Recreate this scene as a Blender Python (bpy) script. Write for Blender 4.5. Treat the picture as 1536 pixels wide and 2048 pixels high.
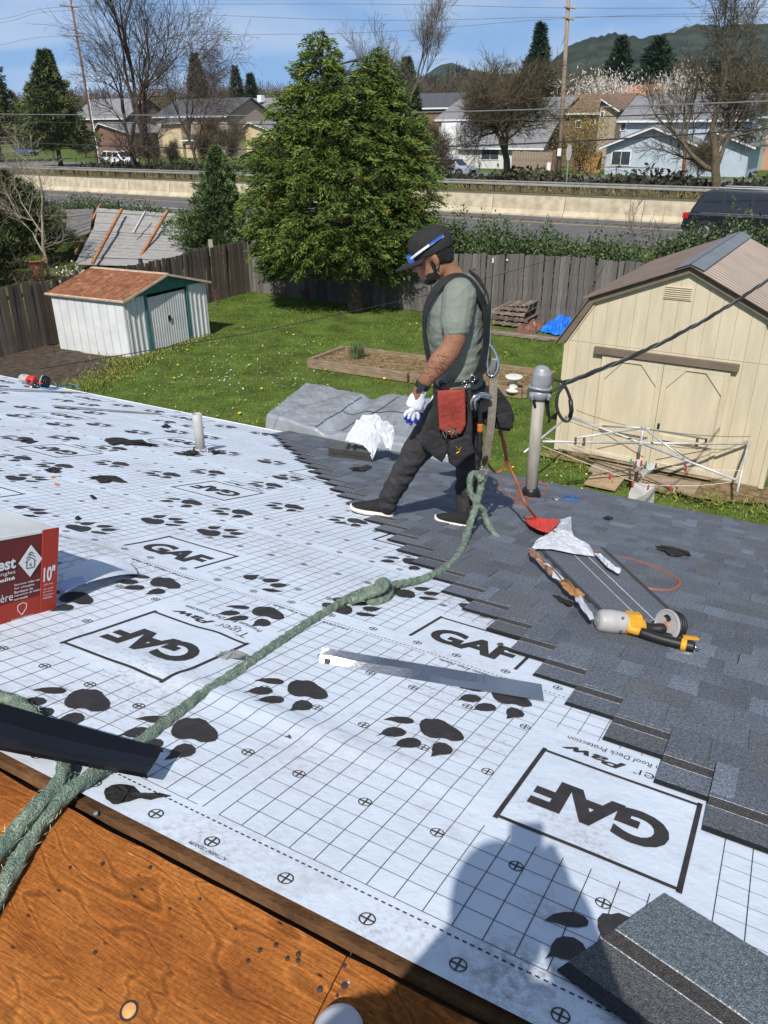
import bpy, bmesh, math, random
import numpy as np
from mathutils import Vector, Matrix, noise as mnoise

# ---------------------------------------------------------------- camera, sky, sun, exposure
S = bpy.context.scene
for o_ in list(bpy.data.objects): bpy.data.objects.remove(o_)
COL = S.collection
CAMZ = 5.15                                   # camera height above the yard
FPX, PITCH, ROLL = 1569.34, math.radians(26.03), math.radians(-0.174)
cF = np.array([0, math.cos(PITCH), -math.sin(PITCH)]); cR0 = np.array([1., 0, 0]); cU0 = np.cross(cR0, cF)
cR = cR0*math.cos(ROLL)+cU0*math.sin(ROLL); cU = -cR0*math.sin(ROLL)+cU0*math.cos(ROLL)
CAM = np.array([0, 0, CAMZ])
cd = bpy.data.cameras.new('camera'); cam = bpy.data.objects.new('camera', cd); COL.objects.link(cam)
cd.sensor_fit = 'VERTICAL'; cd.sensor_height = 32.0; cd.lens = FPX/2048*32.0; cd.clip_start = 0.02; cd.clip_end = 9000
cam.matrix_world = Matrix(((cR[0], cU[0], -cF[0], 0), (cR[1], cU[1], -cF[1], 0), (cR[2], cU[2], -cF[2], CAMZ), (0, 0, 0, 1)))
S.camera = cam
S.render.resolution_x = 768; S.render.resolution_y = 1024
S.render.engine = 'CYCLES'
SUN_EL, SUN_AZ = math.radians(46.7), math.radians(180+12.6)      # azimuth clockwise from +Y
sl = bpy.data.lights.new('sun', 'SUN'); sl.energy = 4.2; sl.angle = math.radians(0.53); sl.color = (1, .96, .90)
sun = bpy.data.objects.new('sun', sl); COL.objects.link(sun); sun.location = (0, -20, 40)
sd = Vector((math.sin(SUN_AZ)*math.cos(SUN_EL), math.cos(SUN_AZ)*math.cos(SUN_EL), math.sin(SUN_EL)))
sun.rotation_euler = sd.to_track_quat('Z', 'Y').to_euler()
W = bpy.data.worlds.new('World'); S.world = W; W.use_nodes = True
def world():
    nt = W.node_tree; nt.nodes.clear(); N = nt.nodes.new; L = nt.links.new
    out = N('ShaderNodeOutputWorld'); bg = N('ShaderNodeBackground'); bg.inputs[1].default_value = 0.085
    sky = N('ShaderNodeTexSky'); sky.sky_type = 'NISHITA'; sky.sun_disc = False
    sky.sun_elevation = SUN_EL; sky.sun_rotation = SUN_AZ; sky.altitude = 5000; sky.air_density = 1.0; sky.dust_density = .05; sky.ozone_density = 5.0
    tc = N('ShaderNodeTexCoord'); sx = N('ShaderNodeSeparateXYZ'); L(tc.outputs['Generated'], sx.inputs[0])
    # project the direction on a cloud layer plane: thin streaky sheets of cloud
    zz = N('ShaderNodeMath'); zz.operation = 'ADD'; zz.inputs[1].default_value = .16; L(sx.outputs[2], zz.inputs[0])
    mz = N('ShaderNodeMath'); mz.operation = 'MAXIMUM'; mz.inputs[1].default_value = .03; L(zz.outputs[0], mz.inputs[0])
    dx = N('ShaderNodeMath'); dx.operation = 'DIVIDE'; L(sx.outputs[0], dx.inputs[0]); L(mz.outputs[0], dx.inputs[1])
    dy = N('ShaderNodeMath'); dy.operation = 'DIVIDE'; L(sx.outputs[1], dy.inputs[0]); L(mz.outputs[0], dy.inputs[1])
    cb = N('ShaderNodeCombineXYZ'); L(dx.outputs[0], cb.inputs[0]); L(dy.outputs[0], cb.inputs[1])
    mp = N('ShaderNodeMapping'); mp.inputs['Rotation'].default_value = (0, 0, .32); mp.inputs['Scale'].default_value = (.55, .75, 1); mp.inputs['Location'].default_value = (1.3, .4, 0); L(cb.outputs[0], mp.inputs[0])
    n1 = N('ShaderNodeTexNoise'); n1.inputs['Scale'].default_value = 1.5; n1.inputs['Detail'].default_value = 8; n1.inputs['Roughness'].default_value = .5; n1.inputs['Distortion'].default_value = .5; L(mp.outputs[0], n1.inputs['Vector'])
    r = N('ShaderNodeValToRGB'); r.color_ramp.elements[0].position = .40; r.color_ramp.elements[1].position = .72
    r.color_ramp.elements[0].color = (.0, .0, .0, 1); r.color_ramp.elements[1].color = (.85, .85, .85, 1); L(n1.outputs['Fac'], r.inputs[0])
    # distant thin cloud veil: thicker the lower one looks through it, the same all round
    hv = N('ShaderNodeMapRange'); hv.inputs[1].default_value = 0; hv.inputs[2].default_value = .42; hv.inputs[3].default_value = .92; hv.inputs[4].default_value = .12; L(sx.outputs[2], hv.inputs[0])
    ve = N('ShaderNodeMix'); ve.data_type = 'RGBA'; L(hv.outputs[0], ve.inputs[0]); L(sky.outputs[0], ve.inputs[6]); ve.inputs[7].default_value = (2.25, 4.2, 7.3, 1)
    mx = N('ShaderNodeMix'); mx.data_type = 'RGBA'; L(r.outputs[0], mx.inputs[0]); L(ve.outputs[2], mx.inputs[6]); mx.inputs[7].default_value = (6.0, 6.9, 8.3, 1)
    L(mx.outputs[2], bg.inputs[0]); L(bg.outputs[0], out.inputs[0])
world()
S.view_settings.view_transform = 'Standard'; S.view_settings.look = 'None'; S.view_settings.exposure = 0.35; S.view_settings.gamma = 1

# ---------------------------------------------------------------- pixel -> place (1536x2048 photo pixels)
def ray(x, y): return cF+(x-768)/FPX*cR-(y-1024)/FPX*cU
def PG(x, y, z=0.0):
    v = ray(x, y); return CAM+v*((z-CAMZ)/v[2])
def PY(x, y, Y):
    v = ray(x, y); return CAM+v*(Y/v[1])
def PV(x, y, A, B):                           # on the vertical plane through A and B
    d = np.array([B[1]-A[1], A[0]-B[0], 0.]); v = ray(x, y)
    return CAM+v*(((np.array([A[0], A[1], 0])-CAM)@d)/(v@d))
def PP(x, y, P, n):                           # on any plane
    v = ray(x, y); return CAM+v*(((np.array(P)-CAM)@n)/(v@n))
CELL = 0.058
AZ, SLOPE = math.radians(28.75), math.radians(15.626)
eu = np.array([math.cos(AZ), -math.sin(AZ), 0]); es = np.array([math.sin(AZ)*math.cos(SLOPE), math.cos(AZ)*math.cos(SLOPE), -math.sin(SLOPE)])
rn = np.cross(eu, es); rn = rn if rn[2] > 0 else -rn
RO = np.array([-.34278, 1.1703, CAMZ-1.27984])
def RF(u, s, h=0.0): return RO+u*eu+s*es+h*rn
def US(x, y, h=0.0):
    X = PP(x, y, RO+rn*h, rn)-RO; return X@eu, X@es
def PR(x, y, h=0.0): return PP(x, y, RO+rn*h, rn)

# ---------------------------------------------------------------- materials
MATS = {}
def mat(name, col, rough=.7, var=.12, scale=6, bump=0.0, bscale=40, metal=0.0, col2=None, attr=False, detail=5, spec=.4, stretch=None, ramp=(.35, .65), alpha=None, trans=0, sss=0, sheen=0, coat=0):
    if name in MATS: return MATS[name]
    m = bpy.data.materials.new(name); m.use_nodes = True; nt = m.node_tree; N = nt.nodes.new; L = nt.links.new
    b = nt.nodes['Principled BSDF']; b.inputs['Roughness'].default_value = rough; b.inputs['Metallic'].default_value = metal
    b.inputs['Specular IOR Level'].default_value = spec
    if coat: b.inputs['Coat Weight'].default_value = coat; b.inputs['Coat Roughness'].default_value = .06
    if trans: b.inputs['Transmission Weight'].default_value = trans
    if sss: b.inputs['Subsurface Weight'].default_value = sss; b.inputs['Subsurface Radius'].default_value = (.02, .008, .004)
    if sheen: b.inputs['Sheen Weight'].default_value = sheen
    tc = N('ShaderNodeTexCoord'); mp = N('ShaderNodeMapping'); L(tc.outputs['Object'], mp.inputs[0])
    if stretch: mp.inputs['Scale'].default_value = stretch
    n = N('ShaderNodeTexNoise'); n.inputs['Scale'].default_value = scale; n.inputs['Detail'].default_value = detail; n.inputs['Roughness'].default_value = .62; L(mp.outputs[0], n.inputs['Vector'])
    r = N('ShaderNodeValToRGB'); L(n.outputs['Fac'], r.inputs[0]); r.color_ramp.elements[0].position = ramp[0]; r.color_ramp.elements[1].position = ramp[1]
    c = np.array(col, float)
    a = c*(1-var); z = np.array(col2, float) if col2 is not None else np.minimum(c*(1+var), 1)
    r.color_ramp.elements[0].color = (*a, 1); r.color_ramp.elements[1].color = (*z, 1)
    o = r.outputs[0]
    if attr:
        at = N('ShaderNodeAttribute'); at.attribute_name = 'tint'; mx = N('ShaderNodeMix'); mx.data_type = 'RGBA'; mx.blend_type = 'MULTIPLY'; mx.inputs[0].default_value = 1
        L(o, mx.inputs[6]); L(at.outputs['Color'], mx.inputs[7]); o = mx.outputs[2]
    L(o, b.inputs['Base Color'])
    if bump:
        n2 = N('ShaderNodeTexNoise'); n2.inputs['Scale'].default_value = bscale; n2.inputs['Detail'].default_value = 4; L(mp.outputs[0], n2.inputs['Vector'])
        bp = N('ShaderNodeBump'); bp.inputs['Strength'].default_value = bump; bp.inputs['Distance'].default_value = .02; L(n2.outputs['Fac'], bp.inputs['Height']); L(bp.outputs[0], b.inputs['Normal'])
    MATS[name] = m; return m
def nodes(m): return m.node_tree, m.node_tree.nodes['Principled BSDF']

# ---------------------------------------------------------------- mesh builder (world coordinates)
class MB:
    def __init__(s): s.v = []; s.f = []; s.c = None
    def add(s, vs, fs):
        k = len(s.v); s.v.extend([tuple(map(float, p)) for p in vs]); s.f.extend([tuple(i+k for i in f) for f in fs]); return s
    def frame(s, P, X, Y, Z, x0, x1, y0, y1, z0, z1):      # box in a frame
        P = np.array(P, float); vs = [P+X*a+Y*b+Z*c for c in (z0, z1) for b in (y0, y1) for a in (x0, x1)]
        return s.add(vs, [(0, 2, 3, 1), (4, 5, 7, 6), (0, 1, 5, 4), (2, 6, 7, 3), (0, 4, 6, 2), (1, 3, 7, 5)])
    def box(s, a, b):
        return s.frame((0, 0, 0), np.array([1., 0, 0]), np.array([0, 1., 0]), np.array([0, 0, 1.]), a[0], b[0], a[1], b[1], a[2], b[2])
    def tube(s, pts, rad, n=8, caps=True, flat=1.0):
        pts = [np.array(p, float) for p in pts]; m = len(pts)
        if not hasattr(rad, '__len__'): rad = [rad]*m
        T = []
        for i in range(m):
            t = pts[min(i+1, m-1)]-pts[max(i-1, 0)]; l = np.linalg.norm(t); T.append(t/l if l > 1e-9 else np.array([0, 0, 1.]))
        a = np.array([0, 0, 1.]) if abs(T[0][2]) < .9 else np.array([1., 0, 0])
        x = np.cross(a, T[0]); x /= np.linalg.norm(x); vs = []
        for i in range(m):
            x = x-T[i]*(x@T[i]); x /= np.linalg.norm(x); y = np.cross(T[i], x)
            for k in range(n):
                g = 2*math.pi*k/n; vs.append(pts[i]+rad[i]*(math.cos(g)*x+math.sin(g)*y*flat))
        fs = [(i*n+k, i*n+(k+1) % n, (i+1)*n+(k+1) % n, (i+1)*n+k) for i in range(m-1) for k in range(n)]
        if caps: fs += [tuple(reversed(range(n))), tuple(range((m-1)*n, m*n))]
        return s.add(vs, fs)
    def lathe(s, P, axis, prof, n=16, xdir=None):          # prof: (radius, height)
        P = np.array(P, float); z = np.array(axis, float); z /= np.linalg.norm(z)
        a = np.array([1., 0, 0]) if abs(z[0]) < .9 else np.array([0, 1., 0])
        x = np.cross(a, z); x /= np.linalg.norm(x); y = np.cross(z, x); vs = []
        for r, h in prof:
            for k in range(n): g = 2*math.pi*k/n; vs.append(P+z*h+x*r*math.cos(g)+y*r*math.sin(g))
        m = len(prof); fs = [(i*n+k, i*n+(k+1) % n, (i+1)*n+(k+1) % n, (i+1)*n+k) for i in range(m-1) for k in range(n)]
        fs += [tuple(reversed(range(n))), tuple(range((m-1)*n, m*n))]
        return s.add(vs, fs)
    def prism(s, poly, off):                               # closed polygon in space, extruded by a vector
        n = len(poly); poly = [np.array(p, float) for p in poly]; off = np.array(off, float)
        vs = poly+[p+off for p in poly]
        return s.add(vs, [tuple(range(n)), tuple(reversed(range(n, 2*n)))]+[(i, (i+1) % n+0, (i+1) % n+n, i+n)[::-1] for i in range(n)])
    def ell(s, c, r, n=12, m=8, M=None):                   # ellipsoid
        vs = []; c = np.array(c, float)
        for i in range(m+1):
            t = math.pi*i/m
            for k in range(n):
                g = 2*math.pi*k/n; p = np.array([math.sin(t)*math.cos(g)*r[0], math.sin(t)*math.sin(g)*r[1], math.cos(t)*r[2]])
                if M is not None: p = M@p
                vs.append(c+p)
        return s.add(vs, [(i*n+k, (i+1)*n+k, (i+1)*n+(k+1) % n, i*n+(k+1) % n) for i in range(m) for k in range(n)])
    def obj(s, name, m, parent=None, label=None, cat=None, group=None, kind=None, smooth=False, bevel=0, fix=True, org=None):
        return link(name, np.array(s.v), s.f, m, parent, label, cat, group, kind, smooth, bevel, fix, org, s.c)
ORG = {}
def link(name, V, F, m, parent=None, label=None, cat=None, group=None, kind=None, smooth=False, bevel=0, fix=False, org=None, tint=None):
    V = np.asarray(V, float)
    if parent is not None: o0 = ORG[parent.name]
    elif org is not None: o0 = np.array(org, float)
    else: o0 = np.array([(V[:, 0].min()+V[:, 0].max())/2, (V[:, 1].min()+V[:, 1].max())/2, V[:, 2].min()])
    me = bpy.data.meshes.new(name); V = V-o0
    if isinstance(F, np.ndarray):
        k = F.shape[1]; me.vertices.add(len(V)); me.vertices.foreach_set('co', V.ravel()); me.loops.add(F.size); me.loops.foreach_set('vertex_index', F.ravel().astype(np.int32))
        me.polygons.add(len(F)); me.polygons.foreach_set('loop_start', np.arange(0, F.size, k, dtype=np.int32)); me.polygons.foreach_set('loop_total', np.full(len(F), k, np.int32))
        me.update(calc_edges=True)
    else:
        me.from_pydata([tuple(p) for p in V], [], F); me.update()
        if fix:
            bm = bmesh.new(); bm.from_mesh(me); bmesh.ops.recalc_face_normals(bm, faces=bm.faces); bm.to_mesh(me); bm.free()
    if tint is not None:
        at = me.color_attributes.new('tint', 'FLOAT_COLOR', 'POINT'); t = np.ones((len(V), 4)); t[:, :3] = tint; at.data.foreach_set('color', t.ravel())
    if m is not None:
        for q_ in (m if isinstance(m, (list, tuple)) else [m]): me.materials.append(q_)
    if smooth: me.polygons.foreach_set('use_smooth', np.ones(len(me.polygons), bool))
    o = bpy.data.objects.new(name, me); COL.objects.link(o)
    if parent is not None: o.parent = parent
    else: o.location = o0
    ORG[o.name] = o0
    if bevel:
        b = o.modifiers.new('bevel', 'BEVEL'); b.width = bevel; b.segments = 2; b.limit_method = 'ANGLE'; b.angle_limit = .6
    tag(o, label, cat, group, kind); return o
def tag(o, label=None, cat=None, group=None, kind=None):
    if label: o['label'] = label
    if cat: o['category'] = cat
    if group: o['group'] = group
    if kind: o['kind'] = kind
    return o
def thing(name, loc, label, cat, group=None):
    o = bpy.data.objects.new(name, None); COL.objects.link(o); o.location = tuple(map(float, loc)); o.empty_display_size = .2
    ORG[o.name] = np.array(loc, float); return tag(o, label, cat, group)
def copy_at(src, parent, loc, rot=None, scale=None):     # a piece that shares its mesh; loc in world
    o = src.copy(); COL.objects.link(o)
    if parent is not None: o.parent = parent; o.location = tuple(np.array(loc)-ORG[parent.name])
    else: o.location = tuple(map(float, loc))
    if rot is not None: o.rotation_euler = rot
    if scale is not None: o.scale = scale
    ORG[o.name] = np.array(loc, float); return o
def meshpiece(name, me, parent, loc, rot=None, scale=None):
    o = bpy.data.objects.new(name, me); COL.objects.link(o); o.parent = parent; o.location = tuple(np.array(loc)-ORG[parent.name])
    if rot is not None: o.rotation_euler = rot
    if scale is not None: o.scale = scale
    ORG[o.name] = np.array(loc, float); return o
def boxmesh(name, a, b, m, bevel=0):
    mb = MB().box(a, b); me = bpy.data.meshes.new(name); me.from_pydata(mb.v, [], mb.f); me.update()
    bm = bmesh.new(); bm.from_mesh(me); bmesh.ops.recalc_face_normals(bm, faces=bm.faces)
    if bevel: bmesh.ops.bevel(bm, geom=list(bm.edges), offset=bevel, segments=1, affect='EDGES')
    bm.to_mesh(me); bm.free(); me.materials.append(m); return me
def text2d(body, offset=0.0, shear=0.0, space=1.0, maxlen=None):
    cu = bpy.data.curves.new('t', 'FONT'); cu.body = body; cu.offset = offset; cu.shear = shear; cu.space_character = space; cu.resolution_u = 4; cu.align_x = 'CENTER'
    o = bpy.data.objects.new('t', cu); COL.objects.link(o); dg = bpy.context.evaluated_depsgraph_get(); me = bpy.data.meshes.new_from_object(o.evaluated_get(dg))
    bpy.data.objects.remove(o); bm = bmesh.new(); bm.from_mesh(me); bpy.data.meshes.remove(me)
    bmesh.ops.remove_doubles(bm, verts=bm.verts, dist=1e-5)
    xs = [v.co.x for v in bm.verts]; ys = [v.co.y for v in bm.verts]; x0, x1, y0, y1 = min(xs), max(xs), min(ys), max(ys)
    for v in bm.verts: v.co.x = (v.co.x-x0)/(x1-x0)-.5; v.co.y = (v.co.y-y0)/(y1-y0)-.5
    if maxlen:
        for _ in range(4):
            e = [e for e in bm.edges if e.calc_length() > maxlen]
            if not e: break
            bmesh.ops.subdivide_edges(bm, edges=e, cuts=1); bmesh.ops.triangulate(bm, faces=bm.faces)
    bm.verts.index_update(); V = np.array([v.co[:] for v in bm.verts]); F = [tuple(v.index for v in f.verts) for f in bm.faces]; bm.free(); return V, F
rng = np.random.default_rng(7); random.seed(7)
def sst(a, b, x): t = np.clip((x-a)/(b-a), 0, 1); return t*t*(3-2*t)
def catmull(pts, n=8):
    P = [np.array(p, float) for p in pts]; P = [2*P[0]-P[1]]+P+[2*P[-1]-P[-2]]; out = []
    for i in range(1, len(P)-2):
        a, b, c, d = P[i-1:i+3]
        for k in range(n):
            t = k/n; out.append(.5*((2*b)+(-a+c)*t+(2*a-5*b+4*c-d)*t*t+(-a+3*b-3*c+d)*t**3))
    out.append(P[-2]); return out
def ico(name='x'): pass
# ================================================================ THE HOUSE ROOF BEING RE-COVERED
def locattr(o, L):
    at = o.data.attributes.new('loc', 'FLOAT_VECTOR', 'POINT'); at.data.foreach_set('vector', np.asarray(L, float).ravel())
def use_loc(m, scale=(1, 1, 1)):
    nt = m.node_tree; a = nt.nodes.new('ShaderNodeAttribute'); a.attribute_name = 'loc'
    for n in nt.nodes:
        if n.type == 'MAPPING':
            for l in list(n.inputs[0].links): nt.links.remove(l)
            nt.links.new(a.outputs['Vector'], n.inputs[0])
    return a
NOISE_DEFS = 0
def ntex(nt, vec, scale, detail=5, rough=.6, dist=0, kind='ShaderNodeTexNoise'):
    n = nt.nodes.new(kind); n.inputs['Scale'].default_value = scale
    if kind == 'ShaderNodeTexNoise': n.inputs['Detail'].default_value = detail; n.inputs['Roughness'].default_value = rough; n.inputs['Distortion'].default_value = dist
    nt.links.new(vec, n.inputs['Vector']); return n
def ramp(nt, fac, stops):
    r = nt.nodes.new('ShaderNodeValToRGB'); e = r.color_ramp.elements
    while len(e) < len(stops): e.new(.5)
    for k, (p, c) in enumerate(stops): e[k].position = p; e[k].color = (*c, 1) if hasattr(c, '__len__') else (c, c, c, 1)
    nt.links.new(fac, r.inputs[0]); return r
def mixc(nt, fac, a, b, mode='MIX'):
    m = nt.nodes.new('ShaderNodeMix'); m.data_type = 'RGBA'; m.blend_type = mode
    for s, v in ((0, fac), (6, a), (7, b)):
        if isinstance(v, (int, float)): m.inputs[s].default_value = v
        elif isinstance(v, tuple): m.inputs[s].default_value = (*v, 1)
        else: nt.links.new(v, m.inputs[s])
    return m.outputs[2]
def bumpn(nt, b, h, strength, dist=.01):
    bp = nt.nodes.new('ShaderNodeBump'); bp.inputs['Strength'].default_value = strength; bp.inputs['Distance'].default_value = dist; nt.links.new(h, bp.inputs['Height']); nt.links.new(bp.outputs[0], b.inputs['Normal'])

def m_paper():
    m = mat('underlayment', (.70, .73, .78), .62, .03, 3); nt, b = nodes(m); a = use_loc(m); v = a.outputs['Vector']
    d1 = ramp(nt, ntex(nt, v, 1.7, 8, .68).outputs['Fac'], [(.50, 0.), (.70, 1.)])
    d2 = ramp(nt, ntex(nt, v, 60, 4, .7).outputs['Fac'], [(.47, 0.), (.62, 1.)])
    mul = nt.nodes.new('ShaderNodeMath'); mul.operation = 'MULTIPLY'; nt.links.new(d1.outputs[0], mul.inputs[0]); nt.links.new(d2.outputs[0], mul.inputs[1])
    c0 = ramp(nt, ntex(nt, v, 2.2, 6, .6).outputs['Fac'], [(.3, (.60, .665, .745)), (.7, (.69, .755, .835))])
    c1 = mixc(nt, mul.outputs[0], c0.outputs[0], (.36, .29, .27))
    sp = ramp(nt, ntex(nt, v, 190, 2, .5).outputs['Fac'], [(.66, 0.), (.72, .6)])
    sm = nt.nodes.new('ShaderNodeMath'); sm.operation = 'MULTIPLY'; nt.links.new(sp.outputs[0], sm.inputs[0]); nt.links.new(d1.outputs[0], sm.inputs[1])
    sm2 = ramp(nt, ntex(nt, v, 5.5, 5, .75).outputs['Fac'], [(.56, 0.), (.80, .6)])
    c2 = mixc(nt, sm.outputs[0], c1, (.13, .11, .11)); c3 = mixc(nt, sm2.outputs[0], c2, (.40, .345, .33))
    for (x, y, a_, b2, am, col_) in ((1035, 1945, 9, 22, .9, (.10, .085, .075)), (1092, 1838, 14, 30, .7, (.14, .12, .11)), (1010, 2010, 8, 16, .8, (.10, .085, .075)), (600, 1530, 5, 9, .45, (.45, .30, .24)), (560, 1730, 4, 14, .35, (.30, .28, .27)), (200, 1100, 4, 7, .5, (.33, .28, .26)), (820, 1480, 6, 8, .35, (.42, .33, .30)), (960, 1330, 5, 9, .45, (.50, .36, .33)), (330, 1010, 2, 5, .5, (.38, .30, .28)), (1130, 1700, 8, 12, .25, (.30, .28, .27))):
        u_, s_ = US(x, y); mp = nt.nodes.new('ShaderNodeMapping'); mp.inputs['Location'].default_value = (-u_*a_, -s_*b2*.5, 0); mp.inputs['Scale'].default_value = (a_, b2*.5, 0); nt.links.new(v, mp.inputs[0])
        ln = nt.nodes.new('ShaderNodeVectorMath'); ln.operation = 'LENGTH'; nt.links.new(mp.outputs[0], ln.inputs[0]); fl_ = ramp(nt, ln.outputs['Value'], [(0., am), (1., 0.)]); nn_ = ramp(nt, ntex(nt, v, 38, 6, .75).outputs['Fac'], [(.40, 0.), (.66, 1.)])
        m2 = nt.nodes.new('ShaderNodeMath'); m2.operation = 'MULTIPLY'; nt.links.new(fl_.outputs[0], m2.inputs[0]); nt.links.new(nn_.outputs[0], m2.inputs[1]); c3 = mixc(nt, m2.outputs[0], c3, col_)
    nt.links.new(c3, b.inputs['Base Color'])
    # woven face of the sheet
    wv = ntex(nt, v, 700, 2, .5); wr = ntex(nt, v, 14, 4, .6); ad = nt.nodes.new('ShaderNodeMath'); ad.operation = 'ADD'
    s1 = nt.nodes.new('ShaderNodeMath'); s1.operation = 'MULTIPLY'; s1.inputs[1].default_value = .08; nt.links.new(wv.outputs['Fac'], s1.inputs[0]); nt.links.new(s1.outputs[0], ad.inputs[0]); nt.links.new(wr.outputs['Fac'], ad.inputs[1])
    bumpn(nt, b, ad.outputs[0], .35, .012); b.inputs['Specular IOR Level'].default_value = .3; return m
M_PAPER = m_paper()
M_PRINT = mat('black_print', (.036, .031, .030), .65, .25, 30)
def m_shingle():
    m = mat('shingle_granules', (1, 1, 1), .85, .1, 6); nt, b = nodes(m); a = use_loc(m); v = a.outputs['Vector']
    t = nt.nodes.new('ShaderNodeAttribute'); t.attribute_name = 'tint'
    g = ramp(nt, ntex(nt, v, 330, 2, .6).outputs['Fac'], [(.30, .35), (.5, .95), (.70, 2.3)])
    g2 = ramp(nt, ntex(nt, v, 95, 3, .6).outputs['Fac'], [(.32, .62), (.68, 1.42)])
    g3 = ramp(nt, ntex(nt, v, 4, 5, .6).outputs['Fac'], [(.3, .84), (.7, 1.15)])
    c = mixc(nt, 1., t.outputs['Color'], g.outputs[0], 'MULTIPLY'); c = mixc(nt, 1., c, g2.outputs[0], 'MULTIPLY'); c = mixc(nt, 1., c, g3.outputs[0], 'MULTIPLY')
    nt.links.new(c, b.inputs['Base Color']); bumpn(nt, b, g.outputs[0], .45, .003); b.inputs['Specular IOR Level'].default_value = .35; return m
M_SH = m_shingle()

def m_ply():
    m = mat('old_plywood', (.35, .14, .04), .82, .1, 4); nt, b = nodes(m); a = use_loc(m); v = a.outputs['Vector']
    def mapp(sc, vec=v):
        mp = nt.nodes.new('ShaderNodeMapping'); mp.inputs['Scale'].default_value = sc; nt.links.new(vec, mp.inputs[0]); return mp.outputs[0]
    # contour-like peeled veneer figure: sine of a stretched smooth noise
    f0 = ntex(nt, mapp((1.1, 4.6, 1)), 1.0, 3, .45, .6); mu = nt.nodes.new('ShaderNodeMath'); mu.operation = 'MULTIPLY'; mu.inputs[1].default_value = 120; nt.links.new(f0.outputs['Fac'], mu.inputs[0])
    sn = nt.nodes.new('ShaderNodeMath'); sn.operation = 'SINE'; nt.links.new(mu.outputs[0], sn.inputs[0]); fig = ramp(nt, sn.outputs[0], [(.0, .84), (.7, 1.08), (1., .60)])
    big = ramp(nt, ntex(nt, mapp((1.5, 3.2, 1)), 1.6, 6, .62).outputs['Fac'], [(.26, (.17, .052, .014)), (.42, (.33, .104, .021)), (.60, (.44, .155, .033)), (.78, (.50, .21, .055))])
    c = mixc(nt, 1., big.outputs[0], fig.outputs[0], 'MULTIPLY')
    fib = ramp(nt, ntex(nt, mapp((10, 150, 1)), 1.5, 4, .65).outputs['Fac'], [(.30, .58), (.55, 1.05), (.72, 1.22)]); c = mixc(nt, .9, c, fib.outputs[0], 'MULTIPLY')
    gr = ramp(nt, ntex(nt, v, 120, 4, .7).outputs['Fac'], [(.34, .70), (.66, 1.22)]); c = mixc(nt, .8, c, gr.outputs[0], 'MULTIPLY')
    def spots(sc, scl, r0, r1, selsc, s0, s1):
        vo = nt.nodes.new('ShaderNodeTexVoronoi'); vo.inputs['Scale'].default_value = scl; nt.links.new(mapp(sc), vo.inputs['Vector']); k = ramp(nt, vo.outputs['Distance'], [(r0, 1.), (r1, 0.)]); se = ramp(nt, ntex(nt, v, selsc, 2, .5).outputs['Fac'], [(s0, 0.), (s1, 1.)])
        m_ = nt.nodes.new('ShaderNodeMath'); m_.operation = 'MULTIPLY'; nt.links.new(k.outputs[0], m_.inputs[0]); nt.links.new(se.outputs[0], m_.inputs[1]); return m_.outputs[0]
    c = mixc(nt, spots((1, 2.4, 1), 17, .05, .14, 6, .46, .56), c, (.030, .014, .008)); c = mixc(nt, spots((.8, 3.5, 1), 31, .05, .13, 9, .5, .6), c, (.045, .020, .010)); c = mixc(nt, spots((.5, 3., 1), 23, .04, .16, 7, .56, .62), c, (.52, .27, .10))
    st = ramp(nt, ntex(nt, mapp((1.2, 5., 1)), 2.2, 8, .8).outputs['Fac'], [(.62, 0.), (.74, .85)]); c = mixc(nt, st.outputs[0], c, (.060, .028, .015))
    nt.links.new(c, b.inputs['Base Color']); ad = nt.nodes.new('ShaderNodeMath'); ad.operation = 'ADD'; nt.links.new(fib.outputs[0], ad.inputs[0]); nt.links.new(gr.outputs[0], ad.inputs[1]); bumpn(nt, b, ad.outputs[0], .7, .004); b.inputs['Specular IOR Level'].default_value = .15; return m
M_PLY = m_ply()
M_WHITE = mat('white_metal', (.78, .78, .76), .4, .05, 4)
M_FASC = mat('painted_fascia', (.62, .60, .55), .6, .08, 5)

EAVE = 5.29; RIDGE = -.131; UL, UR_ = -12.0, 3.2
house = thing('house', (RF(-4, 2.5)[0], RF(-4, 2.5)[1], 0), 'low house whose roof is half covered in white printed underlayment and half in grey shingles', 'house')
es_h = np.array([es[0], es[1], 0])/math.cos(SLOPE)
es2 = np.array([-es[0], -es[1], es[2]]); rn2 = np.cross(es2, eu); rn2 = rn2 if rn2[2] > 0 else -rn2
PEAK = RF(0, RIDGE)-es_h*0.006
def RF2(u, t, h=0.0): return PEAK-np.array([0, 0, .0])+u*eu+es2*t+rn2*h      # t: distance down the near slope
def US2(x, y, h=0.0):
    X = PP(x, y, PEAK+rn2*h, rn2)-PEAK; return X@eu, X@es2
def PR2(x, y, h=0.0):                          # roof point on whichever slope the pixel falls
    u, s = US(x, y, h)
    if s > RIDGE: return RF(u, s, h)
    u, t = US2(x, y, h); return RF2(u, max(t, 0), h)
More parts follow.
